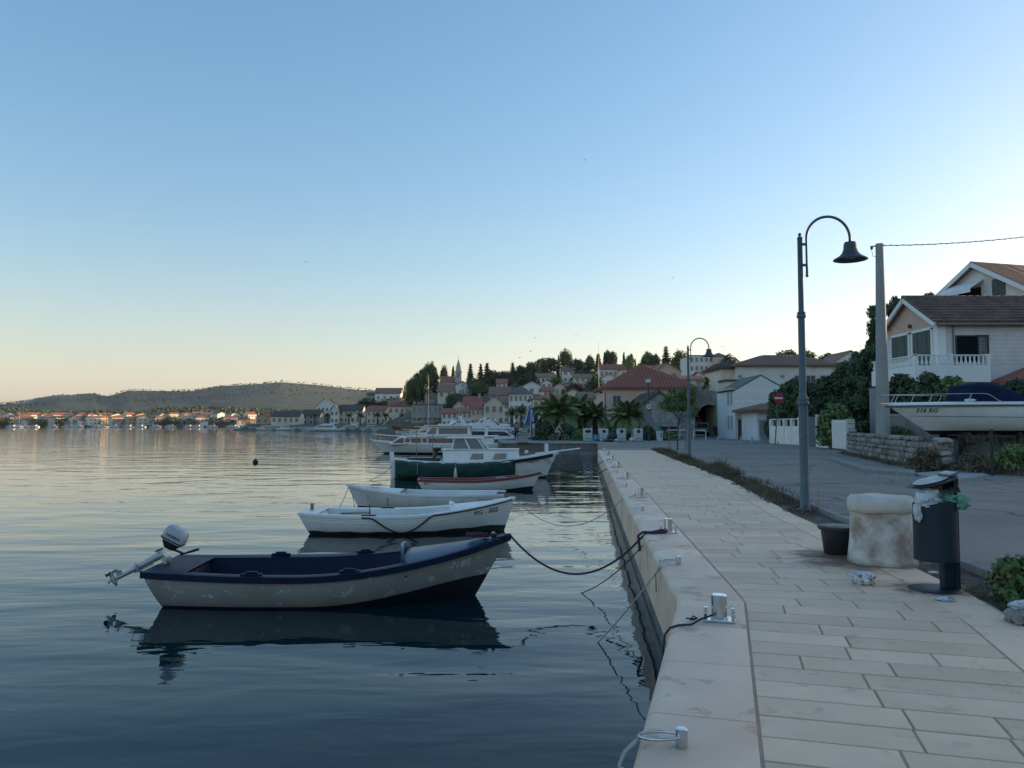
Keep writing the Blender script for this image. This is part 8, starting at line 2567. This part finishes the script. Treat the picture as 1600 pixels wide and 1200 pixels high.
# ================================================================ people
SKIN = mat('skin', (0.36, 0.22, 0.16), (0.32, 0.19, 0.14), 6, rough=0.6)
def skin_fig(name, verts, edges, radii, m, parent, sub=2):
    me = bpy.data.meshes.new(name)
    me.from_pydata([tuple(v) for v in verts], edges, [])
    o = bpy.data.objects.new(name, me); COL.objects.link(o); o.parent = parent
    me.materials.append(m)
    sm = o.modifiers.new('skin', 'SKIN')
    me.attributes  # skin layer is made with the modifier
    if not me.skin_vertices:
        me.skin_vertices.new() if hasattr(me.skin_vertices, 'new') else None
    for i, r in enumerate(radii):
        sv = me.skin_vertices[0].data[i]
        sv.radius = r if isinstance(r, tuple) else (r, r)
        sv.use_root = (i == 0)
    sb_ = o.modifiers.new('smooth', 'SUBSURF'); sb_.levels = sub; sb_.render_levels = sub
    sm.use_smooth_shade = True
    return o
def person(label, loc, rz, J, shirt, trousers, shoes, hairm, sc=1.0, short=False, sleeves=0.55):
    """J: joint positions (pelvis, chest, neck, head, shoulders, elbows, wrists, hips, knees, ankles, toes)"""
    t = thing('person', label, 'person', loc, rz, 'people on the quay')
    t.scale = (sc, sc, sc)
    V = Vector
    names = ['pel', 'waist', 'chest', 'neck', 'headb', 'headt', 'shL', 'elL', 'wrL', 'haL', 'shR', 'elR', 'wrR', 'haR', 'hiL', 'knL', 'anL', 'toL', 'hiR', 'knR', 'anR', 'toR']
    pts = [V(J[n_]) for n_ in names]
    ix = {n_: i for i, n_ in enumerate(names)}
    E_ = [('pel', 'waist'), ('waist', 'chest'), ('chest', 'neck'), ('neck', 'headb'), ('headb', 'headt'), ('chest', 'shL'), ('shL', 'elL'), ('elL', 'wrL'), ('wrL', 'haL'), ('chest', 'shR'), ('shR', 'elR'), ('elR', 'wrR'), ('wrR', 'haR'),
          ('pel', 'hiL'), ('hiL', 'knL'), ('knL', 'anL'), ('anL', 'toL'), ('pel', 'hiR'), ('hiR', 'knR'), ('knR', 'anR'), ('anR', 'toR')]
    R_ = dict(pel=(.15, .11), waist=(.14, .10), chest=(.16, .11), neck=.055, headb=.085, headt=.08, shL=.065, elL=.042, wrL=.03, haL=.035, shR=.065, elR=.042, wrR=.03, haR=.035, hiL=.09, knL=.06, anL=.04, toL=.035, hiR=.09, knR=.06, anR=.04, toR=.035)
    skin_fig('body', pts, [(ix[a], ix[b]) for a, b in E_], [R_[n_] for n_ in names], SKIN, t)
    # shirt, trousers, shoes, hair as clothing shells
    def shell(nm, chain, edges, m, k):
        idx = {n_: i for i, n_ in enumerate(chain)}
        P = [V(J[n_]) if isinstance(n_, str) else V(n_) for n_ in chain]
        rr = []
        for n_ in chain:
            r = R_[n_]
            rr.append(tuple(x + k for x in r) if isinstance(r, tuple) else r + k)
        return skin_fig(nm, P, [(idx[a], idx[b]) for a, b in edges], rr, m, t)
    J['slL'] = tuple(V(J['shL']).lerp(V(J['elL']), sleeves)); J['slR'] = tuple(V(J['shR']).lerp(V(J['elR']), sleeves)); R_['slL'] = R_['slR'] = .06
    shell('shirt', ['waist', 'chest', 'shL', 'slL', 'shR', 'slR', 'pel'], [('pel', 'waist'), ('waist', 'chest'), ('chest', 'shL'), ('shL', 'slL'), ('chest', 'shR'), ('shR', 'slR')], shirt, .014)
    kl = 0.85 if short else 1.0
    J['tkL'] = tuple(V(J['hiL']).lerp(V(J['knL']), kl)); J['tkR'] = tuple(V(J['hiR']).lerp(V(J['knR']), kl)); R_['tkL'] = R_['tkR'] = .075
    ch = ['pel', 'hiL', 'tkL', 'hiR', 'tkR']; ed = [('pel', 'hiL'), ('hiL', 'tkL'), ('pel', 'hiR'), ('hiR', 'tkR')]
    if not short:
        ch += ['anL', 'anR']; ed += [('tkL', 'anL'), ('tkR', 'anR')]
    shell('trousers', ch, ed, trousers, .016)
    for s_ in 'LR':
        shell('shoe', ['an' + s_, 'to' + s_], [('an' + s_, 'to' + s_)], shoes, .012)
    hb, ht = V(J['headb']), V(J['headt'])
    mb = MB(); mb.blob(tuple(ht + (ht - hb).normalized() * 0.015 + V((0, 0.02, 0))), 0.105, 3, 0.12, 2, 12, 8, (0.95, 1.0, 0.8)); mb.build('hair', hairm, t, smooth=True)
    return t
def stand(dx=0.0):
    return dict(pel=(0, 0, .94), waist=(0, 0, 1.10), chest=(0, 0, 1.32), neck=(0, -.01, 1.50), headb=(0, -.03, 1.58), headt=(0, -.03, 1.70), shL=(-.19, 0, 1.40), elL=(-.24, .02, 1.12), wrL=(-.22, -.10, .90), haL=(-.21, -.13, .83),
                shR=(.19, 0, 1.40), elR=(.25, .02, 1.13), wrR=(.24, -.06, .90), haR=(.23, -.09, .82), hiL=(-.10, 0, .90), knL=(-.11, -.02, .50), anL=(-.11 - dx, .02, .09), toL=(-.12 - dx, -.14, .04), hiR=(.10, 0, .90), knR=(.11, -.02, .50), anR=(.11 + dx, .02, .09), toR=(.12 + dx, -.14, .04))
DKC = mat('dark_clothes', (0.014, 0.018, 0.022), (0.022, 0.026, 0.03), 8, rough=0.85)
person('person in dark clothes standing on the quay beside the planter', tuple(gp(807, 688)), rad(200), stand(0.02), DKC, DKC, BLACKR, mat('dark_hair', (0.02, 0.016, 0.013), None, 10))
person('person in pale shirt and dark shorts farther back on the quay', tuple(gp(827, 684)), rad(30), stand(0.04), mat('pale_shirt', (0.42, 0.42, 0.40), None, 6, rough=0.85), DKC, BLACKR, mat('dark_hair', (0, 0, 0)), short=True)
# cyclist and bicycle, heading right
bk = thing('bicycle', 'dark bicycle ridden along the quay before the hedge', 'bicycle', tuple(gp(874, 691)))
for wx in (-0.54, 0.54):
    wl = bpy.data.objects.new('wheel', None); COL.objects.link(wl); wl.parent = bk; wl.location = (wx, 0, 0.35)
    mb = MB(); mb.tube([(0.33 * math.cos(a), 0, 0.33 * math.sin(a)) for a in [2 * math.pi * i / 28 for i in range(29)]], 0.021, 7); mb.build('tyre', mat('pale_tyre', (0.30, 0.29, 0.26), None, 10, rough=0.8), wl, smooth=True)
    mb = MB()
    for k in range(14):
        a = 2 * math.pi * k / 14; mb.tube([(0, 0.02 * (-1) ** k, 0), (0.32 * math.cos(a), 0, 0.32 * math.sin(a))], 0.003, 3)
    mb.build('spokes', STEEL, wl)
mb = MB()
for a, b_ in (((-.54, 0, .35), (-.14, 0, .30)), ((-.14, 0, .30), (-.28, 0, .82)), ((-.54, 0, .35), (-.26, 0, .76)), ((-.14, 0, .30), (.36, 0, .72)), ((-.26, 0, .76), (.34, 0, .80)), ((.33, 0, .88), (.40, 0, .62)), ((.40, 0, .62), (.54, 0, .35))):
    mb.tube([a, b_], 0.018, 6)
mb.build('frame', BLACKP, bk)
mb = MB(); mb.tube([(.33, 0, .88), (.30, 0, 1.0)], .015, 6); mb.tube([(.22, -.28, 1.02), (.32, -.15, 1.02), (.31, 0, 1.0), (.32, .15, 1.02), (.22, .28, 1.02)], .014, 6); mb.build('handlebar', STEEL, bk)
mb = MB(); mb.blob((-.30, 0, .88), .12, 2, .1, 1, 12, 7, (1.1, .6, .35)); mb.build('saddle', BLACKR, bk, smooth=True)
mb = MB(); mb.tube([(-.14, .09, .30), (-.14, .09, .13)], .012, 5); mb.tube([(-.14, -.09, .30), (-.14, -.09, .47)], .012, 5); mb.box((-.14, .14, .13), (.09, .09, .02)); mb.box((-.14, -.14, .47), (.09, .09, .02)); mb.build('pedals', STEEL, bk)
CJ = dict(pel=(-.27, 0, 1.0), waist=(-.22, 0, 1.14), chest=(-.08, 0, 1.36), neck=(0.0, 0, 1.52), headb=(.04, 0, 1.60), headt=(.05, 0, 1.72), shL=(-.05, .18, 1.42), elL=(.12, .24, 1.20), wrL=(.22, .25, 1.06), haL=(.25, .25, 1.03), shR=(-.05, -.18, 1.42), elR=(.12, -.24, 1.20), wrR=(.22, -.25, 1.06), haR=(.25, -.25, 1.03),
          hiL=(-.25, .10, .97), knL=(.10, .12, .72), anL=(-.14, .13, .22), toL=(-.02, .14, .16), hiR=(-.25, -.10, .97), knR=(.14, -.12, .90), anR=(-.14, -.13, .56), toR=(-.02, -.14, .50))
STR = mat('black_white_striped_shirt', (0.6, 0.6, 0.58), None, 3, rough=0.85)
_nt2 = STR.node_tree; _p = _nt2.nodes['Principled BSDF']
_wv = _nt2.nodes.new('ShaderNodeTexWave'); _wv.bands_direction = 'Z'; _wv.inputs['Scale'].default_value = 3.2
_tc2 = [n_ for n_ in _nt2.nodes if n_.type == 'TEX_COORD'][0]
_nt2.links.new(_tc2.outputs['Object'], _wv.inputs['Vector'])
_gt = _nt2.nodes.new('ShaderNodeMath'); _gt.operation = 'GREATER_THAN'; _gt.inputs[1].default_value = 0.5
_nt2.links.new(_wv.outputs['Fac'], _gt.inputs[0])
_m2 = _nt2.nodes.new('ShaderNodeMix'); _m2.data_type = 'RGBA'; _m2.inputs['A'].default_value = (0.02, 0.02, 0.022, 1); _m2.inputs['B'].default_value = (0.6, 0.6, 0.58, 1)
_nt2.links.new(_gt.outputs[0], _m2.inputs['Factor']); _nt2.links.new(_m2.outputs['Result'], _p.inputs['Base Color'])
person('cyclist in a black and white striped shirt and pale shorts', tuple(bk.location), 0, CJ, STR, mat('pale_shorts', (0.45, 0.43, 0.40), None, 6, rough=0.85), BLACKR, mat('light_brown_hair', (0.12, 0.09, 0.06), None, 10), short=True)

# ================================================================ far shore: hills, woods, houses
ridge = [(-400, 650), (-200, 643), (-60, 637), (0, 633), (40, 628), (90, 619), (150, 616), (165, 620), (200, 610), (260, 611), (300, 611), (360, 603), (440, 597), (500, 602), (560, 609), (620, 611), (700, 613), (800, 618), (900, 625), (1100, 640)]
def rz_(px):
    for (a, ya), (b, yb) in zip(ridge, ridge[1:]):
        if a <= px <= b: return lerp(ya, yb, (px - a) / (b - a))
    return 650
HILL = mat('distant_scrub_hill', (0.014, 0.037, 0.031), (0.030, 0.054, 0.046), 0.0035, rough=0.95, detail=10, spots=((0.062, 0.080, 0.074), 0.010, 0.63), bump=6, bscale=0.02)
mb = MB()
rowsY = [(672, None), (690, None), (705, None), (760, None), (860, None), (1000, None), (1200, None), (1500, None), (1900, None), (2300, None), (2600, None), (2900, None), (3400, None), (4200, None)]
pxs = list(range(-400, 1101, 10))
def far_h(px, Y):
    x = (px - 800) / FPX * Y
    if Y <= 672: return -3.0
    base = 1.6 + (663 - 643 - 3 * math.sin(px * 0.013)) * 1250 / 1200        # wooded foothill crest
    top = 1.6 + (663 - rz_(px)) * 2600 / 1200
    if Y <= 705: h = lerp(-3.0, 0.8, (Y - 672) / 33)
    elif Y <= 1200: h = lerp(0.8, base, ((Y - 705) / 495) ** 1.1)
    elif Y <= 2600: h = lerp(base, top, sstep(1300, 2600, Y))
    else: h = lerp(top, top * 0.5, sstep(2600, 4200, Y))
    nz = noise.noise(Vector((x * 0.004, Y * 0.004, 1))) * 0.7 + noise.noise(Vector((x * 0.013, Y * 0.013, 5))) * 0.35
    k = sstep(720, 1300, Y) * (1 - 0.75 * sstep(2350, 2600, Y))
    return h + nz * 9 * k
ix_ = {}
for j, (Y, _) in enumerate(rowsY):
    for i, px in enumerate(pxs):
        ix_[i, j] = mb.vert(((px - 800) / FPX * Y, Y, far_h(px, Y)))
for j in range(len(rowsY) - 1):
    for i in range(len(pxs) - 1):
        mb.face((ix_[i, j], ix_[i + 1, j], ix_[i + 1, j + 1], ix_[i, j + 1]))
struct(mb.build('distant_hills', HILL, smooth=True), label='low scrubby hills across the bay')
# pale quarry on the hillside: stepped benches
qr = bpy.data.objects.new('quarry', None); COL.objects.link(qr); struct(qr, label='pale quarry scar on the distant hill')
QM = mat('pale_quarry_rock', (0.46, 0.45, 0.43), (0.32, 0.31, 0.29), 0.01, rough=0.95, detail=8)
for k in range(6):
    Yq = 2050 + k * 60
    a, b = -10 + 9 * k + 25, 118 - 2 * k
    m1 = MB()
    pts = []
    for i in range(15):
        px = lerp(a, b, i / 14)
        zz = far_h(px, Yq)
        pts.append(((px - 800) / FPX * Yq, Yq, zz + 1.5 + 2.0 * noise.noise(Vector((px * 0.1, k, 0)))))
    m1.rings([[Vector(p) + Vector((0, -6, -14)), Vector(p) + Vector((0, 0, 0)), Vector(p) + Vector((0, 55, 1.0)), Vector(p) + Vector((0, 60, -14))] for p in pts])
    m1.build('quarry_bench', QM, qr)
# woodland on the foothill: an uncountable mass
g = random.Random(21)
mb = MB()
for i in range(2600):
    Y = g.uniform(745, 1300)
    px = g.uniform(-300, 640)
    if noise.noise(Vector((px * 0.02, Y * 0.01, 2))) < -0.25: continue
    x = (px - 800) / FPX * Y
    mb.blob((x, Y, far_h(px, Y) + 1.5), g.uniform(2.0, 4.2), i, 0.5, 1.6, 6, 4, (1.1, 1.1, 0.9))
struct(mb.build('woodland', mat('distant_woodland', (0.040, 0.055, 0.028), (0.065, 0.078, 0.04), 0.02, rough=0.9, rand=0.0), smooth=False), 'stuff', 'dark woods on the foothills across the bay')
mb = MB()
for i in range(1500):
    Y = g.uniform(1700, 2540)
    px = g.uniform(-200, 760)
    x = (px - 800) / FPX * Y
    mb.blob((x, Y, far_h(px, Y) + 1), g.uniform(1.2, 2.6), i, 0.5, 1.6, 5, 3, (1.4, 1.4, 0.7))
struct(mb.build('hill_scrub', mat('distant_scrub', (0.013, 0.034, 0.027), (0.022, 0.046, 0.038), 0.02, rough=0.95), smooth=False), 'stuff', 'scattered scrub on the distant hill')
# houses of the far shore
GF = 'houses in a row on the far shore'
ords = ['first', 'second', 'third', 'fourth', 'fifth', 'sixth', 'seventh', 'eighth', 'ninth', 'tenth', 'eleventh', 'twelfth', 'thirteenth', 'fourteenth', 'fifteenth', 'sixteenth', 'seventeenth', 'eighteenth', 'nineteenth', 'twentieth', 'twenty first', 'twenty second', 'twenty third', 'twenty fourth', 'twenty fifth', 'twenty sixth', 'twenty seventh', 'twenty eighth', 'twenty ninth', 'thirtieth']
cnt = {}
far_list = []
px = -6
while px < 398:
    far_list.append((px, g.uniform(700, 716), g.uniform(9, 15), g.choice(('white', 'cream', 'cream', 'ochre', 'grey')), g.choice(('orange', 'red', 'brown', 'orange')), g.choice(('gx', 'gy', 'hip')), 'front'))
    px += g.uniform(11, 19)
px = 2
while px < 395:
    far_list.append((px, g.uniform(740, 775), g.uniform(9, 15), g.choice(('white', 'white', 'cream', 'ochre')), g.choice(('orange', 'red', 'brown')), g.choice(('gx', 'gy', 'hip')), 'back'))
    px += g.uniform(14, 26)
for px, Y, w, wc, rc, kd, row in sorted(far_list, key=lambda t_: t_[0]):
    key = (wc, rc, row)
    n_ = cnt.get(key, 0); cnt[key] = n_ + 1
    x = (px - 800) / FPX * Y
    zb = far_h(px, Y) - 0.3 + (0.5 if row == 'front' else 2.2)
    st_ = g.choice((1, 2, 2)) if row == 'front' else 2
    h = 3.0 * st_ + 0.6
    d = g.uniform(7, 10)
    house('%s %s walled far shore house with %s roof from the left, %s row' % (ords[n_], {'grey': 'grey', 'white': 'white', 'cream': 'cream', 'ochre': 'ochre'}[wc], rc, row), x, Y, w, d, zb, zb + h, zb + h + g.uniform(1.4, 2.4), wall=wc, roof=rc, kind=kd, rz=rad(g.choice((50, 40, 60, 55, -15, 70))), group=GF, over=0.4,
          wins=[(-w / 2 + w * (i + 0.5) / 3, 1.5 + 3.0 * s_, 'f', 1.1, 1.3) for i in range(3) for s_ in range(st_)])
ords += ['thirty ' + o_ for o_ in ords[:9]] + ['fortieth'] + ['forty ' + o_ for o_ in ords[:9]]
for i, px in enumerate(sorted(g.uniform(-5, 400) for _ in range(46))):
    Y = g.uniform(692, 735)
    x = (px - 800) / FPX * Y
    tree(g.choice(('round', 'dome', 'round')), x, Y, far_h(px, Y) - 0.3, g.uniform(5, 9), g.uniform(3, 6.5), ords[i] + ' dark tree from the left among the houses of the far shore', group='trees among the far shore houses', variant=3 + i % 2, n=500, leafm=LEAF_DK)
for i in range(16):
    px = 12 + i * 23 + g.uniform(-6, 6)
    cruiser('%s small white boat from the left moored along the far shore' % ords[i], px, 668, 660 + g.uniform(-15, 10), g.uniform(8, 12), 3, g.choice((0, 180, 175, 10)), False, False, rail=False, group='boats along the far shore', name='moored_boat')

# stone quay along the village waterfront
vq = bpy.data.objects.new('village_quay', None); COL.objects.link(vq); struct(vq, label='low stone quay along the village waterfront')
VQ = offset_pl(WTX[1:11], -3.2)
for (a, b), (c, d) in zip(zip(WTX[1:11], WTX[2:11]), zip(VQ, VQ[1:])):
    n_ = max(1, int(math.hypot(b[0] - a[0], b[1] - a[1]) / 5))
    for k in range(n_):
        L2 = lambda p, q, t: (lerp(p[0], q[0], t), lerp(p[1], q[1], t))
        m1 = MB(); m1.prism([L2(a, b, k / n_ + .002), L2(a, b, (k + 1) / n_ - .002), L2(c, d, (k + 1) / n_ - .002), L2(c, d, k / n_ + .002)][::-1], -2.5, 0.62)
        m1.build('quay_block', CONC, vq)

# ================================================================ birds
def bird(label, px, py, Y, s=1.0, rz=0):
    p = at(px, py, Y)
    o = thing('bird', label, 'bird', tuple(p), rz, 'birds in the sky'); o.scale = (s, s, s)
    mb = MB(); mb.blob((0, 0, 0), 0.07, 1, 0.05, 1, 8, 6, (2.4, 0.9, 0.8)); mb.build('body', BLACKP, o, smooth=True)
    for sd in (-1, 1):
        mb = MB(); mb.extrude([(0.08, 0, 0.02), (0.05, sd * 0.22, 0.10), (-0.08, sd * 0.45, 0.05), (-0.06, sd * 0.2, 0.09), (-0.08, 0, 0.02)][::sd], (0, 0, 0.012)); mb.build('wing', BLACKP, o)
for i, (px, py, lab) in enumerate(((829, 549, 'bird just above the village hill, left of the thin pole'), (836, 528, 'bird above the left part of the hill trees'), (900, 524, 'bird above the middle of the hill trees'), (914, 250, 'highest bird, in the upper middle of the sky'), (1051, 434, 'bird in the sky above the second street lamp'), (478, 409, 'bird alone in the left half of the sky'), (812, 559, 'lowest bird, close over the ridge trees'))):
    bird(lab, px, py, 110, 0.7, rad(20 + 30 * i))
# chimneys, antennas and other skyline pieces
for px, py, Y, lab in ((1130, 541, 219, 'tv antenna on the pale block beside the apartments'), (1344, 540, 127, 'tv antenna on the skyline house above the hedge')):
    b0 = at(px, py + 18, Y); t0 = at(px, py, Y)
    o = thing('roof_antenna', lab, 'antenna', tuple(b0))
    mb = MB(); mb.tube([(0, 0, -0.5), (0, 0, t0.z - b0.z)], 0.03, 5); mb.build('mast', BLACKP, o)
    mb = MB(); mb.tube([(-1.2, 0, t0.z - b0.z - 0.1), (0.8, 0, t0.z - b0.z)], 0.025, 5); mb.build('boom', BLACKP, o)

# ================================================================ thin evening haze
mb = MB(); mb.bx(-4700, 1400, -600, 4700, -6.0, 165.0)
hz = mb.build('haze', [])
hm = bpy.data.materials.new('evening_haze'); hm.use_nodes = True
hm.node_tree.nodes.remove(hm.node_tree.nodes['Principled BSDF'])
pv = hm.node_tree.nodes.new('ShaderNodeVolumePrincipled')
pv.inputs['Color'].default_value = (0.86, 0.90, 0.95, 1)
pv.inputs['Density'].default_value = 0.00004
pv.inputs['Anisotropy'].default_value = 0.2
hm.node_tree.links.new(pv.outputs[0], hm.node_tree.nodes['Material Output'].inputs['Volume'])
hz.data.materials.append(hm)
struct(hz, 'stuff', 'thin evening haze over the bay')
